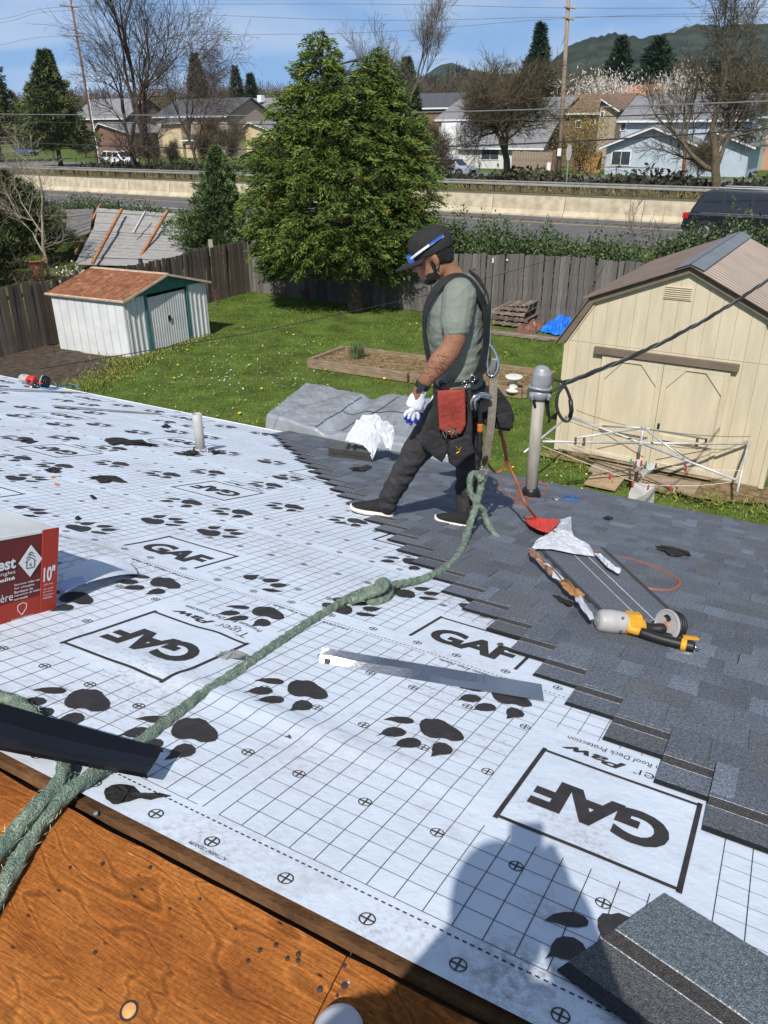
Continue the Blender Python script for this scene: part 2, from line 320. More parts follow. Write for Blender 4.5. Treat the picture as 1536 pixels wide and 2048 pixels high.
# far slope deck, fascia, soffit, wall
MB().frame(RO, eu, es, rn, UL, UR_, RIDGE+.010, EAVE-.01, -.018, -.001).obj('roof_deck', mat('deck_board', (.10, .045, .017), .85, .45, 7, bump=.5, bscale=30, col2=(.17, .08, .03)), house)
MB().frame(RF(0, EAVE-.03), eu, es_h, np.array([0, 0, 1.]), UL, UR_, 0, .03, -.19, -.022).obj('fascia', M_FASC, house)
MB().frame(RF(0, EAVE-.03), eu, es_h, np.array([0, 0, 1.]), UL+.3, UR_-.3, -.55, -.52, -2.4, -.20).obj('wall', mat('siding', (.5, .5, .47), .7, .06, 4), house)
MB().frame(RF2(0, 3.2), eu, es_h, np.array([0, 0, 1.]), UL+.3, UR_-.3, .5, .53, -2.9, -.20).obj('wall', MATS['siding'], house)
for u_ in (UL+.3, UR_-.32):
    A = RF(u_, EAVE-.6); Bp = RF2(u_, 2.7); P = RF(u_, RIDGE)-np.array([0, 0, .05])
    MB().prism([np.array([A[0], A[1], .02]), A-np.array([0, 0, .05]), P, Bp-np.array([0, 0, .05]), np.array([Bp[0], Bp[1], .02])], eu*.02).obj('gable_wall', MATS['siding'], house)
de = MB(); de.frame(RO, eu, es, rn, UL, UR_, EAVE-.09, EAVE+.012, -.0008, .0006); de.frame(RF(0, EAVE+.008), eu, es_h, np.array([0, 0, 1.]), UL, UR_, 0.001, .005, -.075, 0.004)
de.obj('drip_edge', M_WHITE, house)
# ridge board seen in the slot
rb = MB().frame(RF(0, RIDGE), eu, es_h, np.array([0, 0, 1.]), UL, UR_, -.006, .036, -.2, -.034)
o = rb.obj('ridge_board', mat('ridge_wood', (.06, .030, .014), .85, .4, 7, bump=.4, bscale=40, stretch=(1, 1, 1), col2=(.13, .062, .026)), house); locattr(o, [(v[0]*.9, v[1]*2, v[2]) for v in rb.v])
# old plywood sheets on the near slope (gap between them where they meet)
uj = US2(672, 1960)[0]
for k, (a, b_) in enumerate(((uj-4.88, uj-2.445), (uj-2.44, uj-.0035), (uj, uj+2.436))):
    n1, n2 = 50, 26; V = []; Lc = []
    for j in range(n2+1):
        for i in range(n1+1):
            u = a+(b_-a)*i/n1; t = .009+(2.6-.009)*j/n2
            if j == 0: t += .004*mnoise.noise((u*9, 3.1, 0))+.003*mnoise.noise((u*31, 1.1, 0))
            h = .0012*mnoise.noise((u*2.5, t*2.5, 2.0+k)); V.append(RF2(u, t, h-.004+.003*k)); Lc.append((u+k*7.3, t+k*1.9, 0))
    n0 = len(V)
    for j in (0, n2):
        for i in range(n1+1): V.append(np.array(V[j*(n1+1)+i])-rn2*.014); Lc.append(Lc[j*(n1+1)+i])
    F = [(j*(n1+1)+i, j*(n1+1)+i+1, (j+1)*(n1+1)+i+1, (j+1)*(n1+1)+i) for j in range(n2) for i in range(n1)]
    F += [(i, n0+i, n0+i+1, i+1) for i in range(n1)]
    for i_ in (0, n1):
        w0 = len(V)
        for j in range(n2+1): V.append(np.array(V[j*(n1+1)+i_])-rn2*.014); Lc.append(Lc[j*(n1+1)+i_])
        F += [(j*(n1+1)+i_, (j+1)*(n1+1)+i_, w0+j+1, w0+j) for j in range(n2)]
    o = link('plywood_sheet', V, F, M_PLY, house); locattr(o, Lc)
# nails and their dents in the plywood
nm = mat('nail_head', (.5, .52, .55), .35, .1, 5, metal=.8); nb = mat('bent_dark_metal', (.03, .02, .018), .5, .2, 8)
for (x, y, r_, m_) in ((698, 1964, .0045, nm), (690, 1972, .010, nb), (192, 1627, .005, nm), (690, 1932, .006, nb), (640, 1978, .005, nb), (520, 1900, .004, nb), (552, 1890, .004, nb), (597, 1908, .0045, nb), (596, 1921, .004, nb), (575, 1917, .004, nb), (496, 1922, .004, nb), (675, 1992, .005, nb), (742, 2025, .005, nb), (140, 1735, .003, nb), (300, 1735, .004, nb), (205, 1728, .004, nb), (190, 1905, .004, nb), (400, 1798, .003, nb), (340, 1818, .003, nb)):
    u, t = US2(x, y); MB().lathe(RF2(u, t, -.0045), rn2, [(r_*.3, 0), (r_, .004), (r_*.95, .0062), (r_*.3, .0068)], 10).obj('nail', m_, house)

u, t = US2(258, 2021); MB().lathe(RF2(u, t, -.0046), rn2, [(.004, 0), (.016, .001), (.0165, .0042), (.012, .0046)], 16).obj('knot_rim', nb, house); MB().lathe(RF2(u, t, -.004), rn2, [(.002, 0), (.0125, .001), (.012, .0044), (.003, .0052)], 14).obj('knot_plug', mat('pale_knot', (.55, .28, .10), .8, .3, 60), house)
# ---------------- underlayment sheets with their printing
def u_edge(s): return .885-.1445*(s-.628)/.143
WV = [(rng.uniform(-1, 1), rng.uniform(-.55, .55), 2*math.pi/rng.uniform(.13, .55), rng.uniform(0, 6.28), rng.uniform(.5, 1)) for _ in range(22)]
def wrinkle(u, s):
    h = 0*u
    for a, b_, k, ph, w_ in WV:
        n = math.hypot(a, b_); h = h+w_*np.sin(k*(a*u+b_*s)/n+ph)*(.55/k*12)*.06
    h = .0060*h
    att = sst(.05, .6, u_edge(s)-u)*sst(-.13, .1, s)
    big = .016*np.exp(-(((u+1.55)/.35)**2+((s-.95)/.28)**2))+.010*np.exp(-(((u+.25)/.5)**2+((s-.42)/.045)**2))+.007*np.exp(-(((u+.62)/.06)**2+((s-.75)/.5)**2))
    return (h+.005)*att+big*att
PER = 23.5
pawpx = [[(605, 800), (615, 780), (640, 768), (670, 772), (700, 770), (735, 782), (760, 800), (795, 820), (820, 840), (835, 865), (830, 880), (800, 886), (770, 885), (740, 873), (715, 869), (690, 872), (660, 868), (632, 855), (613, 835)],
         [(420, 775), (460, 762), (500, 759), (540, 761), (570, 772), (580, 784), (570, 794), (535, 796), (495, 792), (465, 782)],
         [(385, 860), (410, 845), (422, 830), (445, 817), (475, 813), (510, 818), (535, 832), (540, 846), (520, 860), (480, 866), (445, 862), (415, 852)],
         [(458, 918), (485, 908), (492, 892), (515, 876), (550, 868), (590, 872), (612, 886), (616, 902), (600, 917), (560, 923), (520, 921), (490, 914)],
         [(663, 968), (672, 945), (668, 925), (680, 902), (705, 891), (740, 897), (768, 915), (778, 935), (765, 952), (735, 958), (705, 958), (690, 964)]]
PAW = []
for pl in pawpx:
    PAW.append(np.array([US(600+x/2.56, 1150+y/2.56) for x, y in pl])/CELL-np.array([3.72, 11.2]))
PAWPOS = [(3.72, 11.2), (5.13, 17.05), (12.9, 17.5), (13.86, 2.9), (19.0, 3.94), (20.4, 10.45)]
SHEETS = [(-1.95, 20.9, 1, 0., 0.), (18.0, 34.05, -1, 12.2, 32.1), (31.7, 54.5, 1, -.1, 33.6), (52.3, 75.2, -1, -.3, 73.25), (73.0, 90.6, 1, 6.0, 75.0)]
T_GAF = text2d('GAF', .045, 0, .93, .08); T_TIG = text2d('Tiger', -.012, 0, 1, .1); T_PAW = text2d('Paw', .028, .3, 1, .1); T_PRE = text2d('Premium Roof Deck Protection', 0, 0, 1, .05)
T_USE = text2d('Use ONLY Plastic Cap Nails', .01, .2, 1, .05)
LX = 149
for k, (sa, sb, fl, U0, S0) in enumerate(SHEETS):
    base = .0016+.0030*(4-k)
    us = np.arange(-LX, 42, .5)*CELL; ss = np.concatenate([np.arange(sa, sb, .5), [sb]])*CELL
    GU, GS = np.meshgrid(us, ss); HH = wrinkle(GU, GS)+base
    def hgt(u, s, HH=HH, us=us, ss=ss):
        fu = np.clip((u-us[0])/(us[1]-us[0]), 0, len(us)-1.001); iu = fu.astype(int); fu = fu-iu
        js = np.clip(np.searchsorted(ss, s)-1, 0, len(ss)-2); fs = np.clip((s-ss[js])/(ss[js+1]-ss[js]), 0, 1)
        return (HH[js, iu]*(1-fu)+HH[js, iu+1]*fu)*(1-fs)+(HH[js+1, iu]*(1-fu)+HH[js+1, iu+1]*fu)*fs
    def onsheet(u, s, lift, hgt=hgt):
        u = np.asarray(u, float); s = np.asarray(s, float); h = hgt(u, s)+lift
        return RO+u[..., None]*eu+s[..., None]*es+h[..., None]*rn
    V = RO+GU.ravel()[:, None]*eu+GS.ravel()[:, None]*es+HH.ravel()[:, None]*rn
    nu, ns = len(us), len(ss); I = np.arange(nu*ns).reshape(ns, nu)
    F = np.stack([I[:-1, :-1], I[:-1, 1:], I[1:, 1:], I[1:, :-1]], -1).reshape(-1, 4)
    sh = link('underlayment_sheet', V, F, M_PAPER, house, smooth=True); locattr(sh, np.stack([GU.ravel()+k*3.1, GS.ravel()+k*5.7, 0*GU.ravel()], 1))
    s_lo, s_hi = (sa, sb) if k == 0 else (max(sa, SHEETS[k-1][1]-.2), sb)
    toP = (lambda u, s: (u-U0, s-S0)) if fl > 0 else (lambda u, s: (U0-u, S0-s))
    fromP = (lambda p, q_: (p+U0, q_+S0)) if fl > 0 else (lambda p, q_: (U0-p, S0-q_))
    def vis(u, s): return (s >= s_lo*CELL) & (s <= s_hi*CELL) & (u > -LX*CELL+.05) & (u < u_edge(s)+.25)
    # grid lines, dashes, nail marks
    G = []                                              # segments in pattern coordinates: p0,q0,p1,q1,width
    n0 = int(math.floor((-LX-30)/PER))-1; rep = range(n0, 4) if fl > 0 else range(-3, int((LX+30)/PER)+2)
    for r_ in rep:
        o0 = r_*PER
        for c in list(range(0, 23))+[22.75]:
            for j in range(38):
                q0 = j*.5
                if 7.0 < c < 16 and 5.5 < q0+.25 < 15.6: continue
                G.append((o0+c, q0, o0+c, q0+.5, .030))
        for q_ in range(0, 20):
            for j in range(46):
                p0 = j*.5
                if p0 > 22.3: continue
                if 7.0 < p0+.2 < 16 and 5.6 < q_ < 15.6: continue
                G.append((o0+p0, q_, o0+p0+.5, q_, .024))
        for q_ in (-.36, 19.3):
            for j in range(94 if k < 2 else 0):
                p0 = j*.25; G.append((o0+p0, q_, o0+p0+.14, q_, .060))
    G = np.array(G); a = np.stack(fromP(G[:, 0], G[:, 1]), 1)*CELL; b_ = np.stack(fromP(G[:, 2], G[:, 3]), 1)*CELL
    md = (a+b_)/2; kp = vis(md[:, 0], md[:, 1]); a, b_, w_ = a[kp], b_[kp], G[kp, 4]*CELL/2
    d = b_-a; L_ = np.linalg.norm(d, axis=1, keepdims=True); nrm = np.stack([-d[:, 1], d[:, 0]], 1)/L_*w_[:, None]
    Q = np.stack([a-nrm, b_-nrm, b_+nrm, a+nrm], 1).reshape(-1, 2)
    link('printed_grid', onsheet(Q[:, 0], Q[:, 1], .0011), np.arange(len(Q)).reshape(-1, 4), M_PRINT, sh, kind='stuff')
    # nail marks: ring with a cross
    if k < 3:
        NV = []; NF = []
        for r_ in rep:
            for c in range(8):
                for q_ in (-1.27, 3.95, 9.2, 14.4, 20.2):
                    p = r_*PER+c*3+.75; u, s = np.array(fromP(p, q_))*CELL
                    if 7 < c*3+.75 < 16 and 5 < q_ < 16: continue
                    if not vis(np.array(u), np.array(s)) or u < -4.6: continue
                    R1, R0, tw = .27, .225, .03; g = np.linspace(0, 2*math.pi, 15)[:-1]; b0 = len(NV)
                    ring = [(R_*math.cos(t), R_*math.sin(t)) for R_ in (R1, R0) for t in g]+[(-R0, -tw), (R0, -tw), (R0, tw), (-R0, tw), (-tw, -R0), (tw, -R0), (tw, R0), (-tw, R0)]
                    for x_, y_ in ring: NV.append((u+x_*CELL, s+y_*CELL))
                    NF += [(b0+i, b0+(i+1) % 14, b0+14+(i+1) % 14, b0+14+i) for i in range(14)]+[(b0+28, b0+29, b0+30, b0+31), (b0+32, b0+33, b0+34, b0+35)]
        NV = np.array(NV); link('nail_marks', onsheet(NV[:, 0], NV[:, 1], .0013), NF, M_PRINT, sh, kind='stuff')
    # paws, boxes, lettering
    for r_ in rep:
        for (pp, pq) in PAWPOS:
            c = np.array(fromP(r_*PER+pp, pq))
            if not (s_lo-1.5 < c[1] < s_hi+1.5 and -LX+2 < c[0] < u_edge(c[1]*CELL)/CELL+4): continue
            mb = MB(); ok = True
            for pl in PAW:
                q2 = np.stack(fromP(r_*PER+pp+pl[:, 0], pq+pl[:, 1]), 1)*CELL
                if not np.all(vis(q2[:, 0], q2[:, 1])): continue
                m_ = q2.mean(0); pts = np.concatenate([q2, m_+(q2-m_)*.5, m_[None]]); n_ = len(q2)
                X = onsheet(pts[:, 0], pts[:, 1], .0017)
                mb.add(X, [(i, (i+1) % n_, n_+(i+1) % n_, n_+i) for i in range(n_)]+[(n_+i, n_+(i+1) % n_, 2*n_) for i in range(n_)])
            if mb.v: mb.obj('paw_print', M_PRINT, sh, fix=False)
        # box frame with logo
        bc = fromP(r_*PER+11.5, 9.6); 
        if not (s_lo-3 < bc[1] < s_hi+3 and -LX+8 < bc[0] < u_edge(bc[1]*CELL)/CELL+6): continue
        mb = MB()
        for (p0, q0, p1, q1, w2) in ((8.15, 6.4, 14.85, 6.4, .2), (8.15, 12.8, 14.85, 12.8, .2), (8.15, 6.2, 8.15, 13.0, .2), (14.85, 6.2, 14.85, 13.0, .2)):
            n_ = 26
            for i in range(n_):
                x0, y0 = p0+(p1-p0)*i/n_, q0+(q1-q0)*i/n_; x1, y1 = p0+(p1-p0)*(i+1)/n_, q0+(q1-q0)*(i+1)/n_
                wx, wy = (0, w2/2) if y0 == y1 else (w2/2, 0)
                qd = np.array([(x0-wx, y0-wy), (x1+wx*(y0 != y1)-wx*(y0 == y1)*0 if False else x1-wx, y1-wy), (x1+wx, y1+wy), (x0+wx, y0+wy)])
                q2 = np.stack(fromP(r_*PER+qd[:, 0], qd[:, 1]), 1)*CELL
                if np.all(vis(q2[:, 0], q2[:, 1])): mb.add(onsheet(q2[:, 0], q2[:, 1], .0015), [(0, 1, 2, 3)])
        if mb.v: mb.obj('printed_frame', M_PRINT, sh, fix=False)
        tx = [('printed_logo', T_GAF, 11.45, 9.35, 5.3, 2.55)]
        if k < 4: tx += [('printed_lettering', T_TIG, 13.1, 13.85, 2.3, 1.0), ('printed_lettering', T_PAW, 10.15, 13.8, 2.9, .72), ('printed_lettering', T_PRE, 11.5, 14.85, 5.6, .42)]
        if k < 2: tx += [('printed_lettering', T_USE, 3., 18.9, 5.5, .34), ('printed_lettering', T_USE, 15., 18.9, 5.5, .34)]
        for nm_, (TV, TF), pc, qc, w2, h2 in tx:
            P_ = r_*PER+pc-TV[:, 0]*w2; Q_ = qc-TV[:, 1]*h2
            q2 = np.stack(fromP(P_, Q_), 1)*CELL; okv = vis(q2[:, 0], q2[:, 1])
            fs = [f for f in TF if all(okv[i] for i in f)]
            if fs: link(nm_, onsheet(q2[:, 0], q2[:, 1], .0014), fs, M_PRINT, sh)
TB = text2d('AC7T0600967 230260UPM', 0, .15, 1, .05)
q2 = np.stack([.95-TB[0][:, 0]*1.55, -1.72-TB[0][:, 1]*.16], 1)*CELL; link('printed_lettering', RO+q2[:, :1]*eu+q2[:, 1:]*es+.0152*rn, TB[1], M_PRINT, house)

# ---------------- shingles: one object per laminated shingle
TONES = np.array([(.118, .132, .158), (.100, .113, .136), (.140, .158, .188), (.108, .112, .122), (.160, .188, .228), (.126, .142, .170), (.090, .099, .118), (.120, .124, .134)])
TONES = TONES.mean(0)+(TONES-TONES.mean(0))*.8
TP = np.array([.24, .2, .14, .14, .08, .2, .12, .1]); TP /= TP.sum()
def shingle_geo(Lg, rs, bend=None):
    """local: x along the course, y down the slope 0..0.337, z up"""
    V = []; F = []; T = []
    def quad(x0, x1, y0, y1, z, t, th=.0026, sk=0):
        b0 = len(V)
        for zz in (z-th, z):
            for (x, y) in ((x0+sk, y0), (x1-sk, y0), (x1, y1), (x0, y1)): V.append((x, y, zz)); T.append(t)
        F.extend([(b0+4, b0+5, b0+6, b0+7), (b0, b0+1, b0+5, b0+4), (b0+1, b0+2, b0+6, b0+5), (b0+2, b0+3, b0+7, b0+6), (b0+3, b0, b0+4, b0+7)])
    g = TONES[rs.integers(0, 4)]*.95
    for y0, y1, t in ((0, .019, np.array((.012, .013, .016))), (.019, .112, g*1.0), (.112, .1145, np.array((.55, .55, .55))), (.1145, .158, np.array((.060, .055, .052))), (.158, .1605, np.array((.5, .5, .5))), (.1605, .337, TONES[rs.choice(8, p=TP)])):
        quad(0, Lg, y0, y1, .0026, t)
    x = rs.uniform(-.15, 0)
    while x < Lg:
        w = rs.uniform(.09, .21); a, b_ = max(0, x), min(Lg, x+w)
        if b_-a > .03: quad(a, b_, .176, .338, .0052, TONES[rs.choice(8, p=TP)], sk=.004 if a > 0 else 0)
        x += w+(rs.uniform(.05, .16) if rs.random() < .75 else .003)
    return np.array(V), F, np.array(T)
shk = .041
rs = np.random.default_rng(11); cnt = 0
for i in range(-2, 31):
    s0 = .628+.143*i; u0 = .885-.1445*i+rs.uniform(-.012, .012); first = True
    while u0 < 2.2:
        Lg = 1.0; V, F, T = shingle_geo(Lg-.003, rs)
        sj = rs.uniform(-.003, .003); rot = rs.uniform(-.0025, .0025)
        u = u0+V[:, 0]-V[:, 1]*rot; s = s0+V[:, 1]+V[:, 0]*rot+sj; h = .0168+shk*V[:, 1]+V[:, 2]
        h = h+.0012*np.sin(u*7+i)+0*u
        X = RO+u[:, None]*eu+s[:, None]*es+h[:, None]*rn
        o = link('shingle', X, F, M_SH, house, tint=T); locattr(o, np.stack([u*1.0+i*.37, s, 0*u], 1)); cnt += 1
        u0 += Lg
# ================================================================ GROUND, HIGHWAY
hd = np.array([.849, -.528, 0]); hd /= np.linalg.norm(hd); hn = np.array([-hd[1], hd[0], 0]); UP = np.array([0, 0, 1.])
ZH = 1.2
def HW(a, n, z=0.0): return hd*a+hn*n+UP*z
def PN(x, y, n):                                   # pixel -> vertical plane at highway offset n
    v = ray(x, y); return CAM+v*(n/(v@hn))
def AN(P): return P@hd, P@hn
def zter(n): return ZH*sst(24.5, 30, n)
gm = mat('lawn_ground', (.075, .11, .022), .95, .35, 1.3, bump=.5, bscale=40, col2=(.115, .16, .034), detail=8, spec=.1)
nsv = np.concatenate([[-200, -100, -30, -10, 0], np.arange(4, 34, .75), [36, 40, 50, 60, 70, 80, 100, 140, 220, 400, 900, 1600, 2400]])
asv = np.concatenate([[-1500, -1100, -700, -300, -140, -80, -50], np.arange(-32, 26, 1.5), [40, 60, 100, 200, 500, 1000, 1500]])
V = []; 
for n in nsv:
    for a in asv: V.append(HW(a, n, float(zter(n))+(.05*mnoise.noise((a*.35, n*.35, 0)) if 5 < n < 24 and abs(a) < 40 else 0)))
na = len(asv); I = np.arange(len(V)).reshape(len(nsv), na)
link('ground', V, np.stack([I[:-1, :-1], I[:-1, 1:], I[1:, 1:], I[1:, :-1]], -1).reshape(-1, 4), gm, kind='structure', smooth=True, org=(0, 0, 0))
def gz(P): return float(.05*mnoise.noise(((P[0]*hd[0]+P[1]*hd[1])*.35, (P[0]*hn[0]+P[1]*hn[1])*.35, 0)))
def strip(name, n0, n1, z, m, a0=-500, a1=400, **k):
    return MB().add([HW(a0, n0, z), HW(a1, n0, z), HW(a1, n1, z), HW(a0, n1, z)], [(0, 1, 2, 3)]).obj(name, m, kind='structure', **k)
asph = mat('asphalt', (.115, .11, .108), .9, .18, .6, bump=.3, bscale=60, stretch=(1, 1, 1)); 
strip('highway', 30.3, 39.15, ZH+.03, asph); strip('highway', 39.7, 52.2, ZH+.03, asph); strip('frontage_road', 66.5, 76.0, ZH+.03, mat('old_asphalt', (.16, .155, .15), .9, .15, .5))
strip('verge', 52.2, 66.5, ZH+.02, mat('dry_verge', (.12, .105, .05), .95, .4, 1.2, col2=(.16, .14, .06)))
strip('verge', 76.0, 81.0, ZH+.025, mat('green_verge', (.08, .12, .03), .95, .3, 1.2))
yel = mat('yellow_paint', (.62, .36, .07), .7, .15, 3); whp = mat('white_paint', (.75, .75, .72), .7, .1, 3)
strip('road_marking', 36.45, 36.6, ZH+.036, yel); strip('road_marking', 33.2, 33.32, ZH+.036, whp, a0=-60, a1=-30)
strip('road_marking', 51.2, 51.35, ZH+.036, whp)
rum = MB()
for k in range(150):
    a = -38+k*.45; rum.add([HW(a, 37.2, ZH+.034), HW(a+.2, 37.2, ZH+.034), HW(a+.2, 37.6, ZH+.034), HW(a, 37.6, ZH+.034)], [(0, 1, 2, 3)])
rum.obj('rumble_strip', mat('dark_asphalt', (.045, .043, .042), .9, .1, 3), kind='structure')
# concrete median barrier: separate precast segments
conc = mat('barrier_concrete', (.48, .40, .27), .85, .22, 2.2, bump=.3, bscale=20, col2=(.56, .48, .34))
prof = [(-.30, 0), (-.30, .07), (-.16, .30), (-.09, .92), (.09, .92), (.16, .30), (.30, .07), (.30, 0)]
seg = MB().prism([np.array([0, y, z]) for y, z in prof], (3.78, 0, 0)); me = bpy.data.meshes.new('barrier'); me.from_pydata(seg.v, [], seg.f); me.materials.append(conc)
bm = bmesh.new(); bm.from_mesh(me); bmesh.ops.recalc_face_normals(bm, faces=bm.faces); bm.to_mesh(me); bm.free()
for k in range(-24, 13):
    o = bpy.data.objects.new('concrete_barrier', me); COL.objects.link(o); p = HW(k*3.81+1.2, 39.43, ZH+.03); o.location = tuple(p); o.rotation_euler = (0, 0, math.atan2(hd[1], hd[0])); ORG[o.name] = p
    tag(o, 'tan weathered concrete barrier segment in the row down the middle of the highway', 'barrier', 'concrete median barrier segments')
# guardrail
galv = mat('weathered_galvanised_rail', (.36, .35, .31), .5, .15, 3, metal=.5); wpost = mat('dark_timber', (.09, .07, .05), .85, .3, 6)
gr = thing('guardrail', HW(0, 53.5, ZH), 'long grey steel guardrail on short posts beyond the far lanes', 'guardrail')
wb = [(0, .78), (.05, .76), (.05, .70), (.0, .66), (0, .62), (.05, .58), (.05, .50), (0, .47), (-.012, .47), (-.012, .78)]
MB().prism([HW(-110, 53.5-y, ZH+z) for y, z in wb], hd*200).obj('rail', galv, gr)
pm = boxmesh('post', (-.08, -.1, 0), (.08, .1, .72), wpost)
for k in range(60): meshpiece('post', pm, gr, HW(-70+k*1.9, 53.64, ZH), (0, 0, math.atan2(hd[1], hd[0])))

# ================================================================ FOLIAGE TOOLS
def leafmesh(P, D, L, Wd, name, m, parent=None, tint=None, **k):
    """one rhombic leaf per point: P (N,3), D (N,3) direction"""
    N = len(P); D = D/np.maximum(np.linalg.norm(D, axis=1, keepdims=True), 1e-9); R = rng.normal(size=(N, 3)); X = np.cross(D, R); X /= np.linalg.norm(X, axis=1, keepdims=True)
    L = np.broadcast_to(L, (N,))[:, None]; Wd = np.broadcast_to(Wd, (N,))[:, None]
    V = np.stack([P, P+D*L*.5+X*Wd*.5, P+D*L, P+D*L*.5-X*Wd*.5], 1).reshape(-1, 3)
    T = None if tint is None else np.repeat(tint, 4, axis=0)
    return link(name, V, np.arange(4*N).reshape(-1, 4), m, parent, tint=T, **k)
def tints(N, a=.55, b=1.35, hue=.12):
    t = rng.uniform(a, b, (N, 1))*np.ones((N, 3)); t[:, 0] *= 1+rng.uniform(-hue, hue*1.6, N); return t
BARK = mat('bark', (.085, .062, .045), .95, .35, 9, bump=.8, bscale=30); BARKG = mat('grey_bark', (.15, .125, .10), .95, .3, 9, bump=.6, bscale=30); BARKM = mat('mossy_bark', (.085, .072, .035), .95, .35, 6, bump=.7, bscale=25, col2=(.13, .10, .06))
LEAF_C = mat('cedar_green', (.086, .130, .024), .75, .2, 2, attr=True, spec=.2); LEAF_D = mat('dark_conifer', (.036, .062, .020), .8, .2, 2, attr=True, spec=.2)
LEAF_H = mat('hedge_green', (.055, .085, .028), .5, .2, 2, attr=True, spec=.4); LEAF_B = mat('far_conifer', (.030, .055, .032), .9, .2, .3, attr=True, spec=.1)
TWIG = mat('twig_brown', (.125, .092, .06), .95, .25, 3, attr=True); OLIVE = mat('olive_twig', (.22, .17, .03), .95, .25, 3, attr=True); BLOS = mat('blossom_white', (.52, .48, .42), .9, .15, 3, attr=True)
def conifer(name, base, h, prof, label, m=LEAF_C, nb=260, nl=110, ll=.16, lw=.045, trunk=.16, lean=(0, 0), cat='tree', group=None, z0=.12, droop=.25, tips=None, updir=.35, bark=BARK, irr=.35):
    base = np.array(base, float); t = thing(name, base, label, cat, group); pz = [p[0] for p in prof]; pr = [p[1] for p in prof]
    def ax(z): return base+np.array([lean[0]*z/h, lean[1]*z/h, z])
    MB().tube([ax(z)-UP*.1*(z == 0) for z in np.linspace(0, h*.97, 10)], [trunk*(1.25 if i == 0 else 1)*(1-i/9.8) for i in range(10)], 9).obj('trunk', bark, t, smooth=True)
    P = []; D = []; T = []; br = MB()
    for i in range(nb):
        f = (i+.5)/nb; z = h*(z0+(1-z0)*(f**1.0)); 
        R = np.interp(z/h, pz, pr); 
        if R < .03: continue
        g = i*2.39996+rng.uniform(-.3, .3); Lb = R*rng.uniform(.68, 1.1)*(1+irr*(mnoise.noise(Vector((math.cos(g)*1.3+base[0], math.sin(g)*1.3, z/h*5)))*1.2+.15)); d = np.array([math.cos(g), math.sin(g), 0])
        k = np.linspace(0, 1, 6); pts = [ax(z)+d*Lb*q_+UP*(-droop*Lb*q_*q_+.10*Lb*q_) for q_ in k]
        if Lb > .8: br.tube(pts[:5], [.028*Lb/2*(1-q_)+.006 for q_ in k[:5]], 4, False)
        n = int(nl*(.35+.65*Lb/max(pr))); q_ = rng.uniform(.18, 1, n)**.75; side = rng.uniform(-1, 1, n)*(.06+.30*(1-abs(2*q_-1.05)))*Lb*.85
        dx = np.array([-d[1], d[0], 0]); p = ax(z)+d*(Lb*q_)[:, None]+UP*((-droop*Lb*q_*q_+.10*Lb*q_)+rng.normal(0, .05*Lb**.5, n))[:, None]+dx*side[:, None]
        dd = d*rng.uniform(.3, 1, n)[:, None]+dx*(np.sign(side)*rng.uniform(.1, .9, n))[:, None]+UP*(rng.normal(updir, .45, n))[:, None]
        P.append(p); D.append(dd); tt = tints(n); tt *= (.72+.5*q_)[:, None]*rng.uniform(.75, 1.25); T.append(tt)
    P = np.concatenate(P); D = np.concatenate(D); T = np.concatenate(T)
    if br.v: br.obj('branches', bark, t, fix=False, kind='stuff')
    leafmesh(P, D, ll*rng.uniform(.6, 1.4, len(P)), lw*rng.uniform(.7, 1.4, len(P)), 'crown', m, t, T, kind='stuff'); return t
